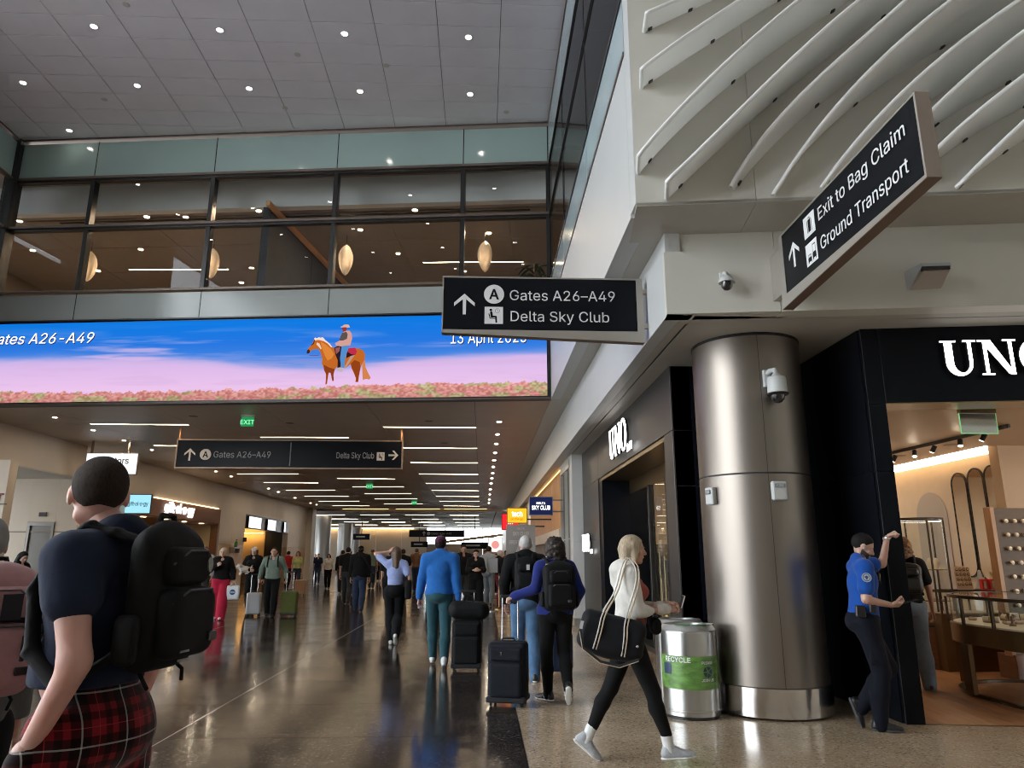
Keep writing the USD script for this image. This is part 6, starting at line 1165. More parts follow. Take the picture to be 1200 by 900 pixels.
# ================================================================ BAGS AND LUGGAGE
m_nylon = cloth('black_nylon', (.0045, .0045, .005), .7, sheen=.02); m_navy_n = cloth('navy_nylon', (.012, .022, .06), .6, sheen=.05); m_strap = cloth('strap_black', (.006, .006, .0065), .75, sheen=.02)
def worn(info, name, label, cat_, anchor):
    'a bag worn by a person: an Xform at the anchor; returns (thing, to_local) for points given in body coordinates'
    w = info['world'](anchor); t = thing(name, label, cat_, w, -info['heading']); a = np.asarray(anchor, float); sc = info['sc']
    L = lambda m: trimesh.Trimesh((m.vertices - a) * sc, m.faces, process=False)
    return t, L
def backpack(info, label, mat, w=.16, d=.085, h=.235, z=1.20, res=.012, patch=None, details=True, off=0.0, accent=None):
    up, U = info['up'], info['U']; yb = -.155 - off; t, L = worn(info, 'backpack', label, 'backpack', up(0, yb - d, z - h))
    C = up(0, yb - d, z)
    m = sdf_mesh([('b', C, V3(w, d, h), .06, U), ('e', up(0, yb - d * .9, z + h * .75), V3(w * .9, d * .95, h * .42), U), ('e', up(0, yb - d * 1.3, z - h * .35), V3(w * .95, d * 1.0, h * .6), U)], res, .03)
    obj('body', L(wrinkle(m, .006, 11, 4)), mat, t, smooth=True)
    p1 = obj('front_pocket', L(sdf_mesh([('b', up(0, yb - 2 * d - .02, z - h * .32), V3(w * .78, .045, h * .50), .04, U)], res, .02)), mat, t, smooth=True)
    p2 = obj('upper_pocket', L(sdf_mesh([('b', up(0, yb - 1.9 * d - .01, z + h * .48), V3(w * .70, .04, h * .28), .035, U)], res, .02)), mat, t, smooth=True)
    for s in (-1, 1):
        obj('shoulder_strap', L(sdf_mesh([('c', up(*a), up(*b), .026, .026, (U @ V3(0, .6, .8), 2.2)) for a, b in zip(pth[:-1], pth[1:])] , max(.007, res * .8), .02)) if True else None, m_strap, t, smooth=True) if (pth := [(s * .085, yb - .02, z + h * .82), (s * .10, -.075, 1.487), (s * .115, .0, 1.508), (s * .118, .085, 1.44), (s * .125, .138, 1.33), (s * .150, .10, 1.16), (s * .165, -.02, 1.06), (s * .13, yb, z - h * .72)]) else None
        if details: obj('side_pocket', L(sdf_mesh([('b', up(s * (w + .012), yb - d, z - h * .5), V3(.022, d * .7, h * .34), .02, U)], res, .02)), mat, t, smooth=True)
    if details:
        obj('carry_handle', L(tube([up(-.045, yb - .03, z + h * 1.0), up(-.03, yb - .035, z + h * 1.0 + .045), up(.03, yb - .035, z + h * 1.0 + .045), up(.045, yb - .03, z + h * 1.0)], .010, 6)), m_strap, t, smooth=60)
        mz = M('zipper_grey', (.10, .10, .10), .35, metal=.6)
        obj('zipper', L(tube([up(-w * .72, yb - 2 * d - .045, z - h * .05), up(-w * .4, yb - 2 * d - .066, z + h * .14), up(w * .4, yb - 2 * d - .066, z + h * .14), up(w * .72, yb - 2 * d - .045, z - h * .05)], .0035, 5)), mz, t)
        obj('zipper', L(tube([up(-w * .66, yb - 1.9 * d - .035, z + h * .50), up(-w * .3, yb - 1.9 * d - .052, z + h * .70), up(w * .3, yb - 1.9 * d - .052, z + h * .70), up(w * .66, yb - 1.9 * d - .035, z + h * .50)], .0035, 5)), mz, t)
        for s in (-1, 1): obj('strap_tail', L(tube([up(s * .09, yb - d, z - h * .95), up(s * .10, yb - d - .02, z - h * 1.05), up(s * .085, yb - d - .03, z - h * 1.2)], .006, 5)), m_strap, t)
        obj('buckle', L(xf(bx(-.02, .02, -.006, .006, -.014, .014, .003), U, up(w * .5, yb - 2 * d - .07, z - h * .55))), accent or mz, t)
    if patch: obj('badge', L(xf(patch[1], U, up(patch[2][0], yb - 2 * d + patch[2][1], z + patch[2][2]))), patch[0], t)
    return t, L
def suitcase(loc, hd, label, mat, W=.38, D=.24, H=.55, ext_=.40, hard=False, trim=None, tag_=True, cat_='suitcase'):
    t = thing('suitcase', label, cat_, loc, -hd); trim = trim or m_black; wz = .055
    sh = sdf_mesh([('b', V3(0, 0, wz + H / 2), V3(W / 2, D / 2, H / 2), .045)], .014, .02); obj('shell', sh if hard else wrinkle(sh, .003, 9, 3), mat, t, smooth=True)
    if hard:
        for k in range(5): x = -W * .36 + k * W * .18; obj('rib', bx(x - .012, x + .012, -D / 2 - .006, -D / 2 + .01, wz + .06, wz + H - .06, .005), mat, t)
    else:
        obj('front_pocket', sdf_mesh([('b', V3(0, -D / 2 - .012, wz + H * .36), V3(W * .42, .03, H * .29), .025)], .012, .02), mat, t, smooth=True); obj('upper_pocket', sdf_mesh([('b', V3(0, -D / 2 - .006, wz + H * .80), V3(W * .42, .024, H * .12), .02)], .012, .02), mat, t, smooth=True)
        if tag_: obj('badge', bx(-.055, -.035, -D / 2 - .034, -D / 2 - .026, wz + H * .78, wz + H * .84, .002), m_chrome, t)
        obj('bumper', cat(bx(-W / 2 - .004, W / 2 + .004, -D / 2 - .03, D / 2 + .004, wz - .01, wz + .05, .012)), M('bumper', (.010, .011, .014), .5), t)
    obj('zipper', cat(tube([(-W / 2 - .002, -.02, wz + .05), (-W / 2 - .002, -.02, wz + H - .05), (-W / 2 + .05, -.02, wz + H + .002), (W / 2 - .05, -.02, wz + H + .002), (W / 2 + .002, -.02, wz + H - .05), (W / 2 + .002, -.02, wz + .05)], .005, 5)), trim, t)
    for sx in (-1, 1):
        for sy in (-1, 1): 
            wh = obj('wheel', mv(mv(cyl(.027, -.012, .012, 16, ch=.004), ry=90), (sx * (W / 2 - .04), sy * (D / 2 - .035), .0275)), M('wheel_rubber', (.02, .02, .02), .5), t, smooth=40)
            obj('fork', bx(sx * (W / 2 - .04) - .018, sx * (W / 2 - .04) + .018, sy * (D / 2 - .035) - .016, sy * (D / 2 - .035) + .016, .035, .066, .004), trim, wh)
    obj('carry_handle', tube([(-.07, 0, wz + H), (-.06, 0, wz + H + .03), (.06, 0, wz + H + .03), (.07, 0, wz + H)], .011, 8), trim, t, smooth=60)
    if ext_:
        for s in (-1, 1): obj('handle_rod', cyl(.0085, wz + H - .05, wz + H + ext_, 10, s * .085, D * .32), m_chrome, t, smooth=40)
        obj('grip', bx(-.11, .11, D * .32 - .016, D * .32 + .016, wz + H + ext_ - .01, wz + H + ext_ + .025, .010), m_black, t)
    return t

# ================================================================ WHO IS WHERE
# plaid pyjama cloth
def fr_(n, axis, per):
    return {f'{n}s': ('separate_xyz', {}), f'{n}d': ('math', dict(math_type='divide', value2=per)), f'{n}f': ('math', dict(math_type='fraction'))}, [(f'mp.vector', f'{n}s.vector'), (f'{n}s.{axis}', f'{n}d.value1'), (f'{n}d.value', f'{n}f.value1')]
nd, lk = {'t': ('texture_coordinate', {}), 'mp': ('mapping', {'rotation': (0, 0, rad(28))})}, [('t.object', 'mp.vector')]
for n, ax, per in (('a', 'x', .125), ('b', 'z', .135)):
    d1, l1 = fr_(n, ax, per); nd.update(d1); lk += l1
    nd[n + 'r'] = ('rgb_ramp', {'interpolate': False, 'ramp': [(0, (.20, .20, .20)), (.40, (.20, .20, .20)), (.401, (1, 1, 1)), (.72, (1, 1, 1)), (.721, (.30, .30, .30)), (.86, (.30, .30, .30)), (.861, (1, 1, 1)), (1, (1, 1, 1))]})
    nd[n + 'l'] = ('rgb_ramp', {'interpolate': False, 'ramp': [(0, (0, 0, 0)), (.19, (0, 0, 0)), (.191, (.24, .23, .22)), (.225, (.24, .23, .22)), (.226, (0, 0, 0)), (.57, (0, 0, 0)), (.571, (.30, .02, .03)), (.585, (.30, .02, .03)), (.586, (0, 0, 0)), (1, (0, 0, 0))]})
    lk += [(n + 'f.value', n + 'r.fac'), (n + 'f.value', n + 'l.fac')]
nd.update({'m1': ('mix', dict(mix_type='multiply', fac=1.0, color1=(.19, .008, .014))), 'm2': ('mix', dict(mix_type='multiply', fac=1.0)), 'm3': ('mix', dict(mix_type='lighten', fac=1.0)), 'm4': ('mix', dict(mix_type='add', fac=1.0)), 'p': ('principled_bsdf', dict(roughness=.9, specular_ior_level=.1, sheen_weight=.2))})
lk += [('ar.color', 'm1.color2'), ('m1.color', 'm2.color1'), ('br.color', 'm2.color2'), ('al.color', 'm4.color1'), ('bl.color', 'm4.color2'), ('m2.color', 'm3.color1'), ('m4.color', 'm3.color2'), ('m3.color', 'p.base_color')]
m_plaid = usdkit.material(stage, f'{LK}/red_plaid_flannel', nd, lk, surface='p.BSDF')
hair_b = M('hair_dark_brown', (.030, .020, .015), .75, spec=.15, var=.5, vscale=55, stretch=(3, 3, .8), bump=.6, bscale=260); hair_black = M('hair_black', (.010, .009, .009), .65, spec=.15, var=.2, vscale=30); hair_blonde = M('hair_ash_blonde', (.42, .33, .23), .45, var=.35, vscale=26, stretch=(3, 3, .35)); hair_white = M('hair_white', (.50, .48, .46), .6, var=.15, vscale=40); hair_auburn = M('hair_auburn', (.20, .085, .03), .6, var=.4, vscale=40); hair_brown = M('hair_brown', (.085, .045, .025), .5, var=.3, vscale=30, stretch=(3, 3, .5)); hair_grey = M('hair_grey', (.20, .20, .19), .6)
c_navy = cloth('navy_cotton', (.011, .017, .041), sheen=.06); c_black = cloth('black_cotton', (.0045, .0045, .005), sheen=.02); c_cream = cloth('cream_fleece', (.66, .63, .58), bump=.25); c_rust = cloth('rust_knit', (.30, .07, .05)); c_royal = cloth('royal_blue_twill', (.008, .07, .34)); c_ink = cloth('ink_trousers', (.0055, .0065, .013), sheen=.02); c_blue = cloth('blue_sweat', (.016, .12, .40)); c_teal = cloth('teal_jogger', (.022, .075, .095)); c_jean = cloth('blue_denim', (.075, .15, .27), var=.3, vscale=7); c_jean2 = cloth('grey_denim', (.20, .24, .29), var=.2, vscale=7); c_jdark = cloth('dark_denim', (.022, .035, .075)); c_cob = cloth('cobalt_jacket', (.012, .022, .15)); c_lav = cloth('lavender_knit', (.30, .36, .62)); c_red = cloth('red_fleece', (.42, .012, .045)); c_sage = cloth('sage_jersey', (.17, .22, .18)); c_grey = cloth('grey_marl', (.34, .36, .38)); c_lime = cloth('lime_top', (.42, .45, .18)); c_mus = cloth('mustard', (.32, .19, .05)); c_wht = cloth('white_cotton', (.68, .68, .67)); c_mar = cloth('maroon_cap', (.075, .018, .045)); c_redcap = cloth('red_cap', (.36, .02, .03)); c_char = cloth('charcoal', (.026, .026, .028)); c_brn = cloth('brown_top', (.16, .08, .04))
s_white = M('sneaker_white', (.66, .65, .63), .5, var=.05); s_black = M('shoe_black', (.012, .012, .013), .4); s_grey = M('sneaker_grey', (.40, .41, .43), .7, var=.12, vscale=60, bump=.2); s_sole = M('sole_white', (.72, .71, .69), .5); s_gum = M('sole_dark', (.06, .035, .03), .6)

# 1 the young man in front
b = person('young man in navy tee and red plaid trousers, seen from behind at the left', (-1.20, 2.44, 0), -80, 1.83, .010, 'pink', fat=1.03, belly=.04, head=(46, -3, 0), feet=((-.13, .10), (.13, -.12)), hands=((-.20, .03, .93), (.25, .05, .90)), poles=((-.25, -1, -.1), (.6, -1, 0)), pocket=(True, False), headfwd=.045, waist=.185, top=(c_navy, 'short', 1.055, .010, 'brief'), bottom=(m_plaid, 'long', .020, 1.35), shoes=s_black, hair=(hair_b, 'short'), face=True)
badge = (M('badge_silver', (.32, .32, .32), .35, metal=.6), ext(sa.scale(sg.Point(0, 0).buffer(.022, 20), .6, 1), .004), (.04, -.062, .10))
t, L = backpack(b, 'large black backpack on the young man in the navy tee', m_nylon, .150, .052, .203, 1.295, .010, badge, off=-.012)
up = b['up']
for dx in (-.012, .012): obj('buckle_bar', L(xf(bx(-.022, .022, -.004, .004, -.003, .003), b['U'], up(-.05, -.305, 1.14 + dx))), M('buckle_grey', (.30, .29, .29), .4), t)
# 2 the neighbour with the pink pack
b = person('person at the far left edge carrying a dusty pink backpack', (-1.87, 2.84, 0), -48, 1.66, .014, 'fair', True, feet=((-.09, .12), (.09, -.12)), top=(cloth('slate_top', (.10, .10, .10)), 'long', .93, .01), bottom=(c_black, 'long', .004), shoes=s_black, hair=(hair_grey, 'short'), face=True)
m_pink = cloth('dusty_pink_nylon', (.47, .27, .28), .65); m_pink2 = cloth('dusty_pink_dark', (.24, .13, .14), .65)
lab = (M('label_black', (.02, .02, .022), .5), cat(bx(-.032, .032, -.004, 0, -.045, .045)), (.02, -.066, .10))
t, L = backpack(b, 'dusty pink backpack with a black label at the left edge of the frame', m_pink, .155, .075, .225, 1.29, .010, lab, accent=m_black)
obj('band', L(tube([b['up'](-.155, -.31, 1.36), b['up'](-.06, -.365, 1.355), b['up'](.08, -.365, 1.34), b['up'](.15, -.31, 1.33)], .010, 6)), m_strap, t)
obj('zipper_pull', L(xf(bx(-.008, .008, -.006, 0, -.09, 0, .003), np.eye(3), b['up'](.07, -.385, 1.29))), m_black, t)

# 3 the blonde woman walking right
b = person('blonde woman in cream hooded jacket and black leggings walking to the right', (1.16, 5.84, 0), 97, 1.675, .0085, 'fair', True, feet=((-.03, -.37), (.05, .29)), lift=(.075, .0), pitch=(-38, 4), lean=2, head=(-8, -2, 0), hands=((-.03, .295, 1.175), (.06, .285, 1.165)), poles=((-.5, -.7, -.8), (.55, -.75, -.8)), curl=('hold', 'hold'), hdir=((.4, 1, .12), (-.25, 1, .12)), hback=((-.8, 0, .5), (.9, 0, .5)), top=(c_cream, 'long', .915, .013, 'jacket hood cuff open vee'), bottom=(c_black, 'ankle', -.002), shoes=s_grey, sole=s_sole, hair=(hair_blonde, 'bob'))
r, T, up = b['root'], b['T'], b['up']
for l in b['leg']:
    dd = (l[1] - l[2]) / np.linalg.norm(l[1] - l[2]); obj('sock', T(wrinkle(sdf_mesh([('c', l[2] + V3(0, -.008, -.02), l[2] + dd * .085 + V3(0, -.004, 0), .041, .046)], .007, .01), .0016, 60, 1, (3, 3, .2))), c_wht, r, smooth=True)
obj('under_top', T(sdf_mesh([('e', up(0, .0, 1.26), V3(.148, .128, .165)), ('e', up(-.06, .092, 1.275), V3(.062, .060, .062)), ('e', up(.06, .092, 1.275), V3(.062, .060, .062)), ('e', up(0, .02, 1.08), V3(.128, .118, .17))], .010, .03, [((0, -1, 0), .01), ((0, 0, 1), 1.40)])), c_rust, r, smooth=True)
obj('earring', T(xf(mv(trimesh.creation.icosphere(1, .006), (.082, -.004, -.036)), b['HR'], b['hc'])), m_gold, r)
t, L = worn(b, 'tote_bag', 'big black shoulder bag with tan striped straps hanging behind the blonde woman', 'bag', (.30, -.19, .76))
Rt = Ry(0) @ Rx(-14); c = V3(.295, -.165, .985)
obj('body', L(wrinkle(sdf_mesh([('b', c, V3(.085, .255, .150), .07, Rt), ('e', c + Rt @ V3(0, 0, -.09), V3(.10, .25, .10), Rt)], .011, .04), .010, 7, 6)), cloth('bag_black', (.008, .0085, .011), .7, sheen=.03), t, smooth=True)
m_tan = M('strap_tan', (.52, .42, .30), .6)
Bt = lambda *p: c + Rt @ V3(*p)
for s, k in ((.098, 0), (-.02, 1)):
    for off_ in (-.012, .012):
        pts = [Bt(s * .9, -.11 + off_, -.13), Bt(s, -.10 + off_, .02), Bt(s * .7, -.09 + off_, .15), V3(.262 - k * .02, -.12 + off_, 1.30), V3(.225 - k * .02, -.06 + off_, 1.47), V3(.175, .0 + off_, 1.565), V3(.245, .06 + off_, 1.42), Bt(s * .7, .09 + off_, .15), Bt(s, .10 + off_, .02), Bt(s * .9, .11 + off_, -.13)]
        from scipy.interpolate import make_interp_spline
        sp = make_interp_spline(np.linspace(0, 1, len(pts)), np.array(pts), k=2)(np.linspace(0, 1, 44))
        obj('strap', L(tube(sp, .0055, 6)), m_tan if off_ > 0 else c_cream, t, smooth=60)
obj('strap_band', L(tube(np.array([Bt(.098, -.25, -.02), Bt(.102, -.20, -.14), Bt(.11, -.05, -.205), Bt(.11, .10, -.20), Bt(.10, .23, -.12)]), .011, 7)), M('strap_dark', (.02, .02, .022), .6), t, smooth=60); obj('piping', L(tube(np.array([Bt(.110, -.25, -.03), Bt(.114, -.20, -.15), Bt(.122, -.05, -.215), Bt(.122, .10, -.21), Bt(.11, .23, -.13)]), .0035, 5)), m_tan, t)
obj('tag', L(xf(bx(-.004, .004, -.012, .012, -.03, .03), Rt, Bt(.10, -.245, .02))), m_white, t); obj('snap', L(mv(trimesh.creation.icosphere(1, .012), Bt(.095, .20, -.03))), m_chrome, t)
t, L = worn(b, 'belt_bag', 'small black belt bag at the front of the blonde woman', 'bag', (.02, .20, .98)); obj('body', L(sdf_mesh([('b', V3(.04, .20, 1.03), V3(.11, .045, .065), .04)], .010, .02)), m_nylon, t, smooth=True); obj('zipper', L(tube([(-.05, .246, 1.05), (.12, .246, 1.05)], .004, 5)), m_chrome, t)
w = b['world']((.02, .43, 1.215)); t = thing('phone', 'small pale phone held up in the blonde woman\'s hands', 'phone', w, -88); obj('body', mv(bx(-.034, .034, -.05, .05, -.005, .005, .004), rx=70), M('phone_pale', (.55, .50, .46), .3), t); obj('glass', mv(bx(-.031, .031, -.046, .046, .005, .006), rx=70), m_black, t)

# 4 the officer leaning on the shop front
b = person('uniformed officer in royal blue shirt leaning on the black shop front, looking at his phone', (3.52, 6.78, 0), 104, 1.72, .0085, 'fair', fat=1.08, lean=3, head=(6, -26, 4), feet=((-.03, -.10), (.06, .03)), lift=(.12, 0), pitch=(-72, 0), knee=((.25, 1, 0), None), toe=(0, 8), hands=((-.27, .36, 1.72), (.13, .215, 1.10)), poles=((-.3, .5, -1), (.5, -1, -.35)), curl=('fist', 'hold'), hdir=((.1, .8, .45), (-.3, 1, .05)), hback=((-.5, -.4, .9), (.5, -.1, -.9)), top=(c_royal, 'short', .965, .006, 'collar'), bottom=(c_ink, 'long', .010, 1.15), shoes=s_black, sole=M('sole_grey', (.07, .07, .075), .5), hair=(hair_black, 'short'))
r, T, up, U = b['root'], b['T'], b['up'], b['U']; hx = lambda m: T(xf(m, b['HR'], b['hc']))
obj('beard', hx(sdf_mesh([('e', V3(0, .016, -.034), V3(.066, .080, .076)), ('c', V3(0, .064, -.088), V3(0, .05, -.08), .028, .03), ('c', V3(-.047, -.005, -.062), V3(0, .060, -.087), .0235, .0235), ('c', V3(.047, -.005, -.062), V3(0, .060, -.087), .0235, .0235), ('c', V3(-.024, .088, -.043), V3(.024, .088, -.043), .006, .006), ('-e', V3(0, .105, -.056), V3(.024, .03, .008))], .005, .012, [((0, .25, 1), -.022), ((0, -1, -.2), .012)], 1)), M('beard_dark', (.05, .038, .032), .7, var=.3, vscale=60), r, smooth=True)
obj('belt', T(sdf_mesh([('c', b['P'] + V3(0, 0, .075), b['P'] + V3(0, 0, .095), .134 * 1.10 + .012, .134 * 1.10 + .012, ((0, 1, 0), 1.27))], .010, .01, [((0, 0, 1), b['P'][2] + .108), ((0, 0, -1), -(b['P'][2] + .062))])), s_black, r, smooth=True)
a0, a1 = b['arm'][1][0], b['arm'][1][1]; pp = a0 * .62 + a1 * .38; n_ = V3(1, -.1, .25); Fp = np.stack([V3(0, 1, 0), np.cross(n_ / np.linalg.norm(n_), V3(0, 1, 0)), n_ / np.linalg.norm(n_)], 1)
Fq = np.stack([Fp[:, 0], -Fp[:, 2], Fp[:, 1]], 1)
obj('shoulder_patch', T(xf(ext(sg.Point(0, 0).buffer(.042, 24),   .006, at=-.076), Fq, pp)), M('patch_pale', (.42, .48, .55), .6), r); obj('patch_ring', T(xf(ext(sg.Point(0, 0).buffer(.034, 24).difference(sg.Point(0, 0).buffer(.029, 24)), .006, at=-.078), Fq, pp)), M('patch_navy', (.03, .06, .16), .6), r); obj('patch_emblem', T(xf(ext(so.unary_union([sg.Polygon([(-.022, .006), (-.005, .012), (0, .02), (.005, .012), (.022, .006), (.008, -.004), (.005, -.018), (-.005, -.018), (-.008, -.004)])]), .006, at=-.078), Fq, pp)), M('patch_navy', (.03, .06, .16), .6), r)
obj('epaulette', T(sdf_mesh([('c', up(.085, -.01, 1.492), up(.175, -.012, 1.47), .024, .020, (U @ V3(.2, 0, 1), 2.6))], .007, .01)), M('epaulette_dark', (.02, .025, .04), .6), r, smooth=True)
obj('badge', T(xf(ext(sg.Polygon([(-.02, .03), (.02, .03), (.024, 0), (0, -.035), (-.024, 0)]), .006), U, up(.075, .142, 1.33))), m_gold, r); obj('name_bar', T(xf(bx(-.03, .03, -.004, .004, -.007, .007), U, up(-.07, .150, 1.33))), m_gold, r)
obj('radio', T(xf(cat(bx(-.03, .03, -.02, .02, -.05, .05, .008), cyl(.006, .05, .15, 8, .018)), U @ Rz(-90), up(.20, .03, 1.06))), s_black, r); obj('glove_pouch', T(xf(bx(-.045, .045, -.022, .022, -.055, .05, .012), U @ Rz(-90), up(.205, -.075, 1.02))), s_black, r)
obj('watch', T(xf(lathe([(.032, -.012), (.036, -.008), (.036, .008), (.032, .012)], 20), frame(np.cross(b['arm'][0][2] - b['arm'][0][1], V3(0, 0, 1)), b['arm'][0][2] - b['arm'][0][1]), b['arm'][0][2] * .97 + b['arm'][0][1] * .03)), m_chrome, r)
obj('lanyard', T(tube([up(.06, .118, 1.42), up(.035, .155, 1.33), up(.02, .160, 1.27)], .005, 5)), m_black, r); obj('cargo_pocket', T(sdf_mesh([('b', b['leg'][1][0] * .35 + b['leg'][1][1] * .65 + V3(.072, -.01, 0), V3(.016, .065, .085), .014)], .009, .01)), c_ink, r, smooth=True)
for s in (1,): obj('earbud', hx(mv(trimesh.creation.icosphere(1, .008), (.088, .008, -.01))), m_white, r)
w = b['world']((.085, .385, 1.13)); t = thing('phone', 'dark phone in the officer\'s right hand', 'phone', w, -104); obj('body', mv(bx(-.036, .036, -.075, .075, -.0045, .0045, .004), rx=14), m_black, t); obj('glass', mv(bx(-.033, .033, -.071, .071, .0045, .0055), rx=14), M('phone_glass', (.02, .02, .025), .05), t)

# 5 the customer in the shop
b = person('customer with curly auburn hair in a black top and grey jeans, inside the jewellery shop', (5.08, 8.72, 0), 18, 1.725, .011, 'tan', True, feet=((-.11, .05), (.12, -.04)), hands=((-.22, .12, .95), (.27, .03, .90)), top=(c_black, 'short', .90, .014), bottom=(c_jean2, 'long', .010, 1.55), shoes=M('sandal', (.08, .04, .03), .5), hair=(hair_auburn, 'curly'), fat=1.08)
t, L = backpack(b, 'thin black leather backpack on the customer in the shop', M('leather_black', (.016, .013, .012), .35), .15, .05, .17, 1.24, .011, None, False)
obj('gold_zip', L(tube([b['up'](-.14, -.262, 1.30), b['up'](.14, -.262, 1.30)], .004, 5)), m_gold, t); obj('gold_zip', L(tube([b['up'](-.11, -.292, 1.20), b['up'](.10, -.292, 1.20), b['up'](.13, -.27, 1.12)], .004, 5)), m_gold, t)

# 6 blue sweater
b = person('man in a bright blue sweatshirt, teal joggers and maroon cap walking away', (-.60, 10.72, 0), 2, 1.80, .011, 'pink', fat=1.10, feet=((-.10, .24), (.10, -.20)), lift=(0, .03), pitch=(0, -14), head=(10, 0, 0), hands=((-.295, .10, .90), (.275, -.05, .89)), curl=('hold', 'grip'), top=(c_blue, 'long', .93, .018, 'cuff'), bottom=(c_teal, 'long', .006, 1.05), shoes=s_white, sole=s_sole, hair=(hair_b, 'cap', c_mar), face=True)
w = b['world']((-.30, .125, .83)); t = thing('phone', 'pale blue phone in the left hand of the blue sweatshirt man', 'phone', w, 20); obj('body', bx(-.005, .005, -.036, .036, -.08, .075, .004), M('phone_blue', (.30, .42, .62), .35), t); obj('lens', cat(bx(-.0075, -.005, .008, .03, .03, .06)), m_black, t)
suitcase((-.19, 10.35, 0), 4, 'black upright trolley case pulled by the blue sweatshirt man', cloth('trolley_black', (.005, .005, .0055), .7, sheen=.02), .40, .26, .60, .36, tag_=False)
t = thing('duffel_bag', 'black duffel bag lying on top of the black trolley case', 'bag', (-.17, 10.30, .675), -4)
obj('body', wrinkle(sdf_mesh([('c', V3(-.17, 0, .12), V3(.17, 0, .10), .115, .12), ('b', V3(0, 0, .10), V3(.24, .12, .095), .07)], .014, .04), .010, 8, 9), m_nylon, t, smooth=True); obj('handle', tube([(-.07, -.05, .19), (-.05, -.01, .30), (.05, -.01, .30), (.07, -.05, .19)], .011, 6), m_strap, t); obj('handle', tube([(-.07, .05, .19), (-.05, .01, .30), (.05, .01, .30), (.07, .05, .19)], .011, 6), m_strap, t); obj('zipper', tube([(-.26, 0, .18), (-.15, 0, .226), (.15, 0, .212), (.26, 0, .16)], .005, 5), M('zipper_grey', (.10, .10, .10), .35, metal=.6), t)
# 7 white haired man
b = person('white haired man in a black jacket and blue jeans walking away', (.56, 9.45, 0), 3, 1.77, .012, 'pink', fat=1.10, feet=((-.10, .20), (.11, -.05)), lift=(0, 0), head=(-4, 0, 0), hands=((-.26, .02, .92), (.30, .08, .90)), top=(c_black, 'long', .88, .022, 'jacket collar'), bottom=(c_jean, 'long', .010, 1.25), shoes=s_black, sole=s_sole, hair=(hair_white, 'short'))
t, L = backpack(b, 'slim black daypack with a white tag on the white haired man', m_nylon, .14, .05, .20, 1.24, .013, (m_white, bx(-.02, .02, -.004, .0, -.035, .03), (.03, -.045, .10)), False)
suitcase((1.02, 9.85, 0), 8, 'navy blue suitcase beside the white haired man, behind the woman\'s leg', M('navy_shell', (.020, .035, .10), .45), .34, .23, .50, .42, hard=True)
# 8 cobalt jacket, big backpack
b = person('person with dark curly hair in a cobalt jacket and black leggings, seen from behind', (.80, 8.10, 0), -4, 1.70, .011, 'pale', True, fat=1.12, feet=((-.07, .12), (.10, -.20)), lift=(0, .11), pitch=(0, -52), toe=(-40, 10), head=(-6, -4, 0), hands=((-.465, -.06, 1.12), (.26, .20, 1.02)), poles=((-.4, -.6, -1), None), curl=('grip', 'relaxed'), hdir=((-.9, .1, -.35), None), hback=((0, -.2, 1), None), top=(c_cob, 'long', .90, .014, 'jacket'), bottom=(c_black, 'long', .002), shoes=s_black, sole=s_sole, hair=(M('hair_espresso', (.028, .018, .014), .6, var=.4, vscale=40), 'curly'))
for i in (0, 1):
    l = b['leg'][i]; R_ = Rz(40 if i == 0 else -10) @ Rx(0 if i == 0 else -52); obj('stripe', b['T'](cat(*[tube([l[2] + R_ @ V3(sx * .040, .02, -.055), l[2] + R_ @ V3(sx * .040, .05, -.02), l[2] + R_ @ V3(sx * .040, .075, -.055)], .006, 5) for sx in (-1, 1)])), m_white, b['root'])
t, L = backpack(b, 'bulky black travel backpack with a small flag tag on the cobalt jacket', m_nylon, .175, .10, .245, 1.20, .011, (m_white, cat(bx(-.022, .022, -.004, .0, -.03, .03)), (-.13, .08, .22)), True, .02)
obj('label', L(mv(bx(-.05, .05, -.004, 0, -.006, .006), b['up'](.06, -.415, 1.10))), M('label_ochre', (.35, .27, .08), .5), t); obj('tag', L(mv(bx(-.015, .015, -.005, 0, -.06, .05, .002), b['up'](-.10, -.40, 1.14))), m_white, t); obj('flag', L(mv(cat(bx(.0, .024, -.006, -.003, -.03, 0)), b['up'](-.13, -.27, 1.42))), M('flag_red', (.45, .08, .08), .5), t)
suitcase((.29, 8.00, 0), 14, 'black spinner suitcase with raised handle held by the cobalt jacket walker', cloth('spinner_black', (.008, .010, .016), .7, sheen=.02), .40, .27, .575, .44, trim=m_black)
# 9 lavender top
b = person('woman in a lavender top with long brown hair, one hand raised to her head', (-1.53, 13.25, 0), -3, 1.68, .013, 'fair', True, feet=((-.05, .16), (.05, -.16)), lift=(0, .10), pitch=(0, -42), hands=((-.13, .10, 1.66), (.27, .0, .92)), poles=((-1, -.2, -.2), None), hdir=((.6, .3, .6), None), hback=((-.6, -.7, .3), None), top=(c_lav, 'short', 1.03, .004), bottom=(c_black, 'crop', .012, 1.5), shoes=s_white, sole=s_sole, hair=(hair_brown, 'long'), head=(-10, 0, 0))
t, L = worn(b, 'tote_bag', 'black tote bag on the right shoulder of the lavender top woman', 'bag', (.24, -.05, .80)); obj('body', L(sdf_mesh([('b', V3(.25, -.06, .98), V3(.06, .15, .17), .04)], .014, .03)), m_nylon, t, smooth=True); obj('strap', L(tube([(.23, -.12, 1.13), (.19, -.06, 1.44), (.17, -.01, 1.50), (.20, .05, 1.42), (.25, .04, 1.13)], .012, 6)), m_strap, t)
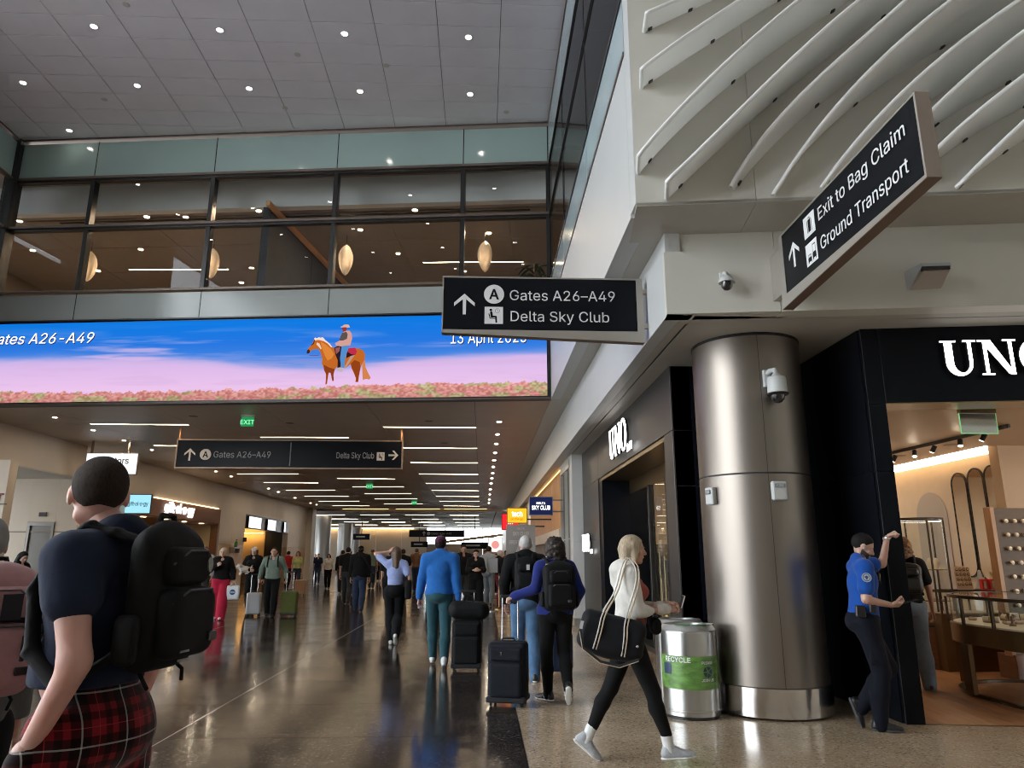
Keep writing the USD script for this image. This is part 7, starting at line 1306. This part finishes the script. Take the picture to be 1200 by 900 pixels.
# 10.. further walkers
def P2(label, x, y, hd, H, top, bottom, hair, shoes=s_black, tone='fair', fem=False, res=.018, **k):
    return person(label, (x, y, 0), hd, H, res, tone, fem, top=top, bottom=bottom, hair=hair, shoes=shoes, face=k.pop('face', y < 24 and 90 < abs(hd) ), **k)
wk = dict(feet=((-.10, .20), (.10, -.18)), lift=(0, .04), pitch=(0, -20)); st_ = dict(feet=((-.11, .03), (.11, -.02)))
P2('man in a black hooded top and dark jeans walking away with a shoulder bag', -3.42, 21.0, 0, 1.80, (c_black, 'long', .88, .03, 'hood'), (c_jdark, 'long', .012, 1.3), (hair_black, 'cap', c_black), fat=1.12, **wk)
t = thing('shoulder_bag', 'black messenger bag at the right hip of the black hooded man', 'bag', (-3.04, 20.86, .78), 10); obj('body', sdf_mesh([('b', V3(0, 0, .14), V3(.06, .17, .13), .04)], .016, .02), m_nylon, t, smooth=True); obj('strap', tube([(-.02, -.12, .26), (-.22, -.10, .62), (-.42, .0, .84)], .014, 6), m_strap, t)
P2('man in a black tee left of the black hooded man', -4.35, 24.2, 4, 1.80, (c_black, 'short', .90, .014), (c_char, 'long', .01, 1.2), (hair_black, 'short'), **wk)
P2('walker in black with bare calves behind the lavender top woman', -2.35, 19.3, 0, 1.70, (c_black, 'short', .9, .02), (c_black, 'shorts', .03), (hair_brown, 'short'), fat=1.08, **wk)
P2('person in long black clothes looking at a phone, facing the camera', -.17, 20.9, 172, 1.70, (c_black, 'elbow', .86, .02), (c_black, 'long', .03, 1.9), (hair_black, 'bun'), M('sandal_tan', (.45, .32, .22), .5), fem=True, fat=1.1, head=(0, -16, 0), hands=((-.06, .30, 1.17), (.08, .30, 1.17)), poles=((-.7, -.4, -.8), (.7, -.4, -.8)), curl=('hold', 'hold'), **st_)
P2('taller person in a black tee beside the one looking at a phone', -.55, 22.2, 160, 1.84, (c_black, 'short', .9, .02), (c_char, 'long', .01, 1.2), (hair_b, 'short'), tone='tan', head=(12, -8, 0), **st_)
P2('man in a grey shirt waiting in the line', .22, 23.2, 30, 1.82, (c_grey, 'long', .9, .014), (c_jean2, 'long', .01, 1.2), (hair_b, 'short'), **st_)
P2('white haired person in black with maroon trousers in the waiting line', .55, 22.6, 60, 1.70, (c_black, 'long', .9, .018), (cloth('maroon_trousers', (.12, .012, .025)), 'long', .012, 1.3), (hair_white, 'short'), **st_)
P2('person in a mustard top in the waiting line', .95, 23.8, -70, 1.66, (c_mus, 'long', .9, .014), (c_black, 'long', .01), (hair_black, 'bun'), tone='tan', fem=True, **st_)
# the group coming towards us on the left
b = P2('woman in a black sweatshirt and wide red trousers walking towards the camera', -6.42, 18.6, 172, 1.72, (c_black, 'long', .93, .03), (c_red, 'long', .03, 1.9), (hair_blonde, 'long'), s_white, fem=True, fat=1.12, hands=((-.30, .08, .93), (.10, .24, 1.30)), poles=(None, (.8, -.3, -.8)), hback=(None, (.3, .9, .2)), **wk)
for l in b['leg']: obj('sock', b['T'](sdf_mesh([('c', l[2] + V3(0, 0, -.02), l[2] + V3(0, 0, .06), .05, .055)], .014, .01)), M('sock_stripe', (.30, .30, .30), .7), b['root'], smooth=True)
w = b['world']((-.33, .11, .48)); t = thing('carrier_bag', 'white plastic shopping bag with a blue round mark beside the red trousers', 'bag', w, -172); obj('body', wrinkle(sdf_mesh([('b', V3(0, 0, .17), V3(.15, .045, .17), .03)], .016, .02), .012, 8, 2), M('bag_white', (.66, .68, .72), .4), t, smooth=True); obj('handle', cat(tube([(-.07, 0, .33), (-.02, 0, .42), (.02, 0, .42), (.07, 0, .33)], .01, 5)), M('bag_white', (.66, .68, .72), .4), t); obj('mark', mv(ext(sg.Point(0, 0).buffer(.065, 20), .004), (0, .058, .18), rz=180), M('mark_blue', (.03, .08, .22), .5), t); obj('mark_band', mv(ext(sg.box(-.05, -.012, .05, .012), .004), (0, .062, .18), rz=180), m_white, t)
P2('young person in a grey sweatshirt with a dark strap, by the gift shop', -8.05, 21.8, 168, 1.80, (c_grey, 'long', .9, .02), (c_char, 'long', .012, 1.2), (hair_brown, 'short'), **wk)
b = P2('person in black with a pale cap carrying a small white dog', -6.30, 20.7, 176, 1.76, (c_black, 'long', .86, .03, 'jacket'), (c_black, 'long', .012, 1.2), (hair_brown, 'long', c_wht), M('boot_brown', (.06, .04, .03), .5), fem=True, hands=((-.30, .05, .90), (.05, .24, 1.14)), poles=(None, (.9, -.2, -.6)), **wk)
w = b['world']((.16, .25, 1.10)); t = thing('dog', 'small fluffy white dog held in the arms of the person in black', 'dog', w, -176 - 60); m_dog = M('dog_fur', (.62, .56, .50), .9, bump=.4, bscale=120)
obj('body', wrinkle(sdf_mesh([('e', V3(0, 0, .06), V3(.09, .15, .09)), ('e', V3(0, .14, .15), V3(.075, .075, .07)), ('c', V3(0, .19, .13), V3(0, .235, .12), .034, .024), ('c', V3(0, .08, .10), V3(0, .13, .13), .07, .06), ('c', V3(-.05, .09, .02), V3(-.05, .12, -.08), .026, .02), ('c', V3(.05, .09, .02), V3(.05, .12, -.08), .026, .02), ('c', V3(-.06, -.10, .02), V3(-.06, -.05, -.06), .034, .02), ('c', V3(.06, -.10, .02), V3(.06, -.05, -.06), .034, .02), ('c', V3(0, -.14, .08), V3(0, -.20, .16), .022, .016)], .010, .03), .008, 30, 3, (1, 1, 1)), m_dog, t, smooth=True); obj('ear', sdf_mesh([('e', V3(-.07, .13, .14), V3(.018, .03, .05))], .008, .01), M('dog_ear', (.42, .34, .27), .9), t, smooth=True); obj('ear', sdf_mesh([('e', V3(.07, .13, .14), V3(.018, .03, .05))], .008, .01), M('dog_ear', (.42, .34, .27), .9), t, smooth=True); obj('nose', mv(trimesh.creation.icosphere(1, .012), (0, .258, .125)), m_black, t)
for s in (-1, 1): obj('eye', mv(trimesh.creation.icosphere(1, .009), (s * .032, .203, .165)), m_black, t)
b = P2('man in a sage green shirt and glasses pulling two suitcases towards the camera', -5.38, 19.35, 174, 1.74, (c_sage, 'long', .92, .02), (c_black, 'long', .014, 1.25), (hair_b, 'short'), fat=1.08, hands=((-.33, -.10, .93), (.33, -.06, .95)), curl=('grip', 'grip'), **wk)
obj('glasses', b['T'](xf(cat(*[mv(lathe([(.018, -.002), (.021, 0), (.018, .002)], 14), (s * .031, .100, .006), rx=90) for s in (-1, 1)], bx(-.012, .012, .098, .102, .008, .012)), b['HR'], b['hc'])), m_black, b['root']); obj('strap', b['T'](cat(*[tube([b['up'](s * .12, .02, 1.50), b['up'](s * .12, .12, 1.40), b['up'](s * .14, .13, 1.22)], .018, 6) for s in (-1,)])), m_strap, b['root']); obj('strap', b['T'](tube([b['up'](.12, .02, 1.50), b['up'](.12, .12, 1.40), b['up'](.14, .13, 1.22)], .018, 6)), m_strap, b['root'])
suitcase((-5.86, 19.55, 0), 174, 'white hard suitcase pulled by the man in the sage shirt', M('shell_white', (.62, .64, .68), .35), .36, .24, .54, .44, hard=True)
suitcase((-4.93, 19.45, 0), 176, 'olive green suitcase pulled by the man in the sage shirt', cloth('olive_nylon', (.075, .085, .015), .6), .40, .26, .58, .46)
P2('woman in a lime green top and dark jeans further along on the left', -7.78, 31.6, 178, 1.72, (c_lime, 'short', 1.0, .006), (c_jdark, 'long', .004), (hair_brown, 'long'), s_white, fem=True, res=.022, **wk)
P2('person in a red top seen from behind by the restaurant', -8.6, 33.2, 10, 1.74, (c_redcap, 'short', .9, .014), (c_black, 'long', .01), (hair_black, 'short'), res=.024, **wk)
P2('person in an orange brown top near the restaurant entrance', -9.3, 33.8, 30, 1.72, (c_brn, 'long', .9, .014), (c_black, 'long', .01), (hair_b, 'short'), res=.024, **wk)
suitcase((-7.1, 29.5, 0), 0, 'tan box shaped trolley case behind the green suitcase', M('case_tan', (.36, .20, .10), .5), .42, .30, .55, .0, hard=True)
# by the lift
P2('dark haired girl in black looking at her phone by the lift wall', -9.28, 15.3, 100, 1.60, (c_black, 'elbow', .9, .014), (c_black, 'long', .01), (hair_black, 'long'), fem=True, head=(10, -26, 0), hands=((-.06, .28, 1.13), (.07, .28, 1.12)), poles=((-.7, -.4, -.8), (.7, -.4, -.8)), curl=('hold', 'hold'), face=True, **st_)
b = P2('person in a red cap and black clothes leaning over a black cart', -8.72, 15.75, 80, 1.66, (c_black, 'long', .72, .05, 'jacket'), (c_black, 'long', .03, 1.7), (hair_black, 'cap', c_redcap), lean=16, hands=((-.24, .40, .98), (.24, .40, .98)), poles=((-.6, -.6, -.6), (.6, -.6, -.6)), curl=('grip', 'grip'), fat=1.12, face=True, **wk)
t = thing('cart', 'black push cart in front of the person in the red cap', 'cart', (-7.98, 15.88, 0), -80); obj('tray', bx(-.28, .28, -.22, .42, .62, .70, .01), s_black, t); obj('shelf', bx(-.28, .28, -.20, .42, .20, .24, .006), s_black, t); obj('handle', tube([(-.26, -.20, .70), (-.26, -.27, .96), (.26, -.27, .96), (.26, -.20, .70)], .016, 8), m_inox, t); obj('papers', bx(-.2, .2, .0, .3, .70, .73), m_white, t)
for x in (-.25, .25):
    for y in (-.18, .38): obj('post', bx(x - .012, x + .012, y - .012, y + .012, .07, .62), m_inox, t); obj('wheel', mv(mv(cyl(.045, -.015, .015, 16), ry=90), (x, y, .045)), m_black, t)
# the far crowd
crowd = [(-7.3, 35.6, 178, 'woman in a white top and dark trousers walking in from the far hall', c_wht, c_black, 'long', True), (-5.7, 30.5, 0, 'person in black walking away beyond the black tee man', c_black, c_char, 'short', False), (-2.9, 33, 5, 'distant walker in brown, left of the lavender top', c_brn, c_jdark, 'short', False), (-1.95, 28.5, 0, 'distant walker in black with long dark hair behind the lavender top woman', c_black, c_black, 'long', True), (-2.1, 36, 180, 'distant person in charcoal facing the camera, mid corridor', c_char, c_black, 'short', False), (-1.25, 25.0, -5, 'walker in olive black right behind the blue sweatshirt', c_char, c_black, 'long', True), (-1.1, 34.5, 178, 'distant person in black in the gap left of the blue sweatshirt', c_black, c_jdark, 'short', False), (.15, 31, 176, 'distant person in grey right of the blue sweatshirt', c_grey, c_jdark, 'short', False), (-.35, 38, 0, 'far walker in navy near the end of the corridor', c_navy, c_char, 'short', False), (.65, 33, 180, 'far person in black near the right wall', c_black, c_black, 'bun', True), (-4.9, 40, 178, 'far person in black towards the end, left of centre', c_black, c_jdark, 'short', False), (-3.8, 44, 0, 'far person in sage at the end of the corridor', c_sage, c_char, 'short', False), (-9.2, 42, 175, 'far person in navy by the restaurant end', c_navy, c_jdark, 'short', False), (-6.3, 46, 178, 'far person in red brown at the end of the corridor', c_brn, c_black, 'long', True), (-2.7, 48, 5, 'farthest walker in charcoal under the gate sign', c_char, c_jdark, 'short', False), (-4.6, 27.5, 0, 'walker in charcoal ahead of the black hooded man', c_char, c_jdark, 'short', False), (-2.75, 26, 0, 'tall walker in black ahead of the lavender top woman', c_black, c_char, 'short', False), (-1.6, 31.5, 178, 'distant woman in maroon facing the camera mid corridor', c_mar, c_black, 'long', True), (-.75, 29, 0, 'walker in navy just left of the blue sweatshirt shoulder', c_navy, c_jdark, 'short', False), (.9, 27.5, 175, 'distant person in brown right of the waiting line', c_brn, c_black, 'bun', True), (-5.3, 36, 0, 'distant walker in sage left of centre', c_sage, c_jdark, 'short', False), (-2.5, 41, 178, 'far woman in white near the corridor end', c_wht, c_black, 'long', True), (-1.6, 43, 0, 'far walker in grey near the corridor end', c_grey, c_char, 'short', False), (-.2, 34.5, 3, 'distant walker in lilac behind the two people in black', c_lav, c_jdark, 'bun', True), (-11.6, 52, 170, 'far traveller in black beside the first far column', c_black, c_jdark, 'short', False), (-10.4, 55, 178, 'far traveller in white beside the far columns', c_wht, c_jdark, 'long', True), (-8.8, 50, 0, 'far traveller in grey walking into the far hall', c_grey, c_black, 'short', False)]
for k, (x, y, hd, lab, tc, bc, hs, fem) in enumerate(crowd):
    P2(lab, x, y, hd, 1.66 + .1 * (k % 3) - .04 * fem, (tc, 'long' if k % 2 else 'short', .9, .016), (bc, 'long', .012, 1.2), ([hair_black, hair_b, hair_brown][k % 3], hs), [s_black, s_white][k % 2], ['fair', 'tan', 'pale', 'brown'][k % 4], fem, .026 if y < 38 else .032, face=False, **wk)
for k, (x, y, hd, lab, mm) in enumerate(((-5.2, 30.2, 0, 'dark trolley case behind the walker in black', c_black), (-3.5, 33.2, 0, 'charcoal trolley case beside the distant walker in brown', c_char), (.45, 30.8, 0, 'black trolley case by the distant person in grey', c_black))): suitcase((x, y, 0), hd, lab, mm, .40, .26, .58, .4)
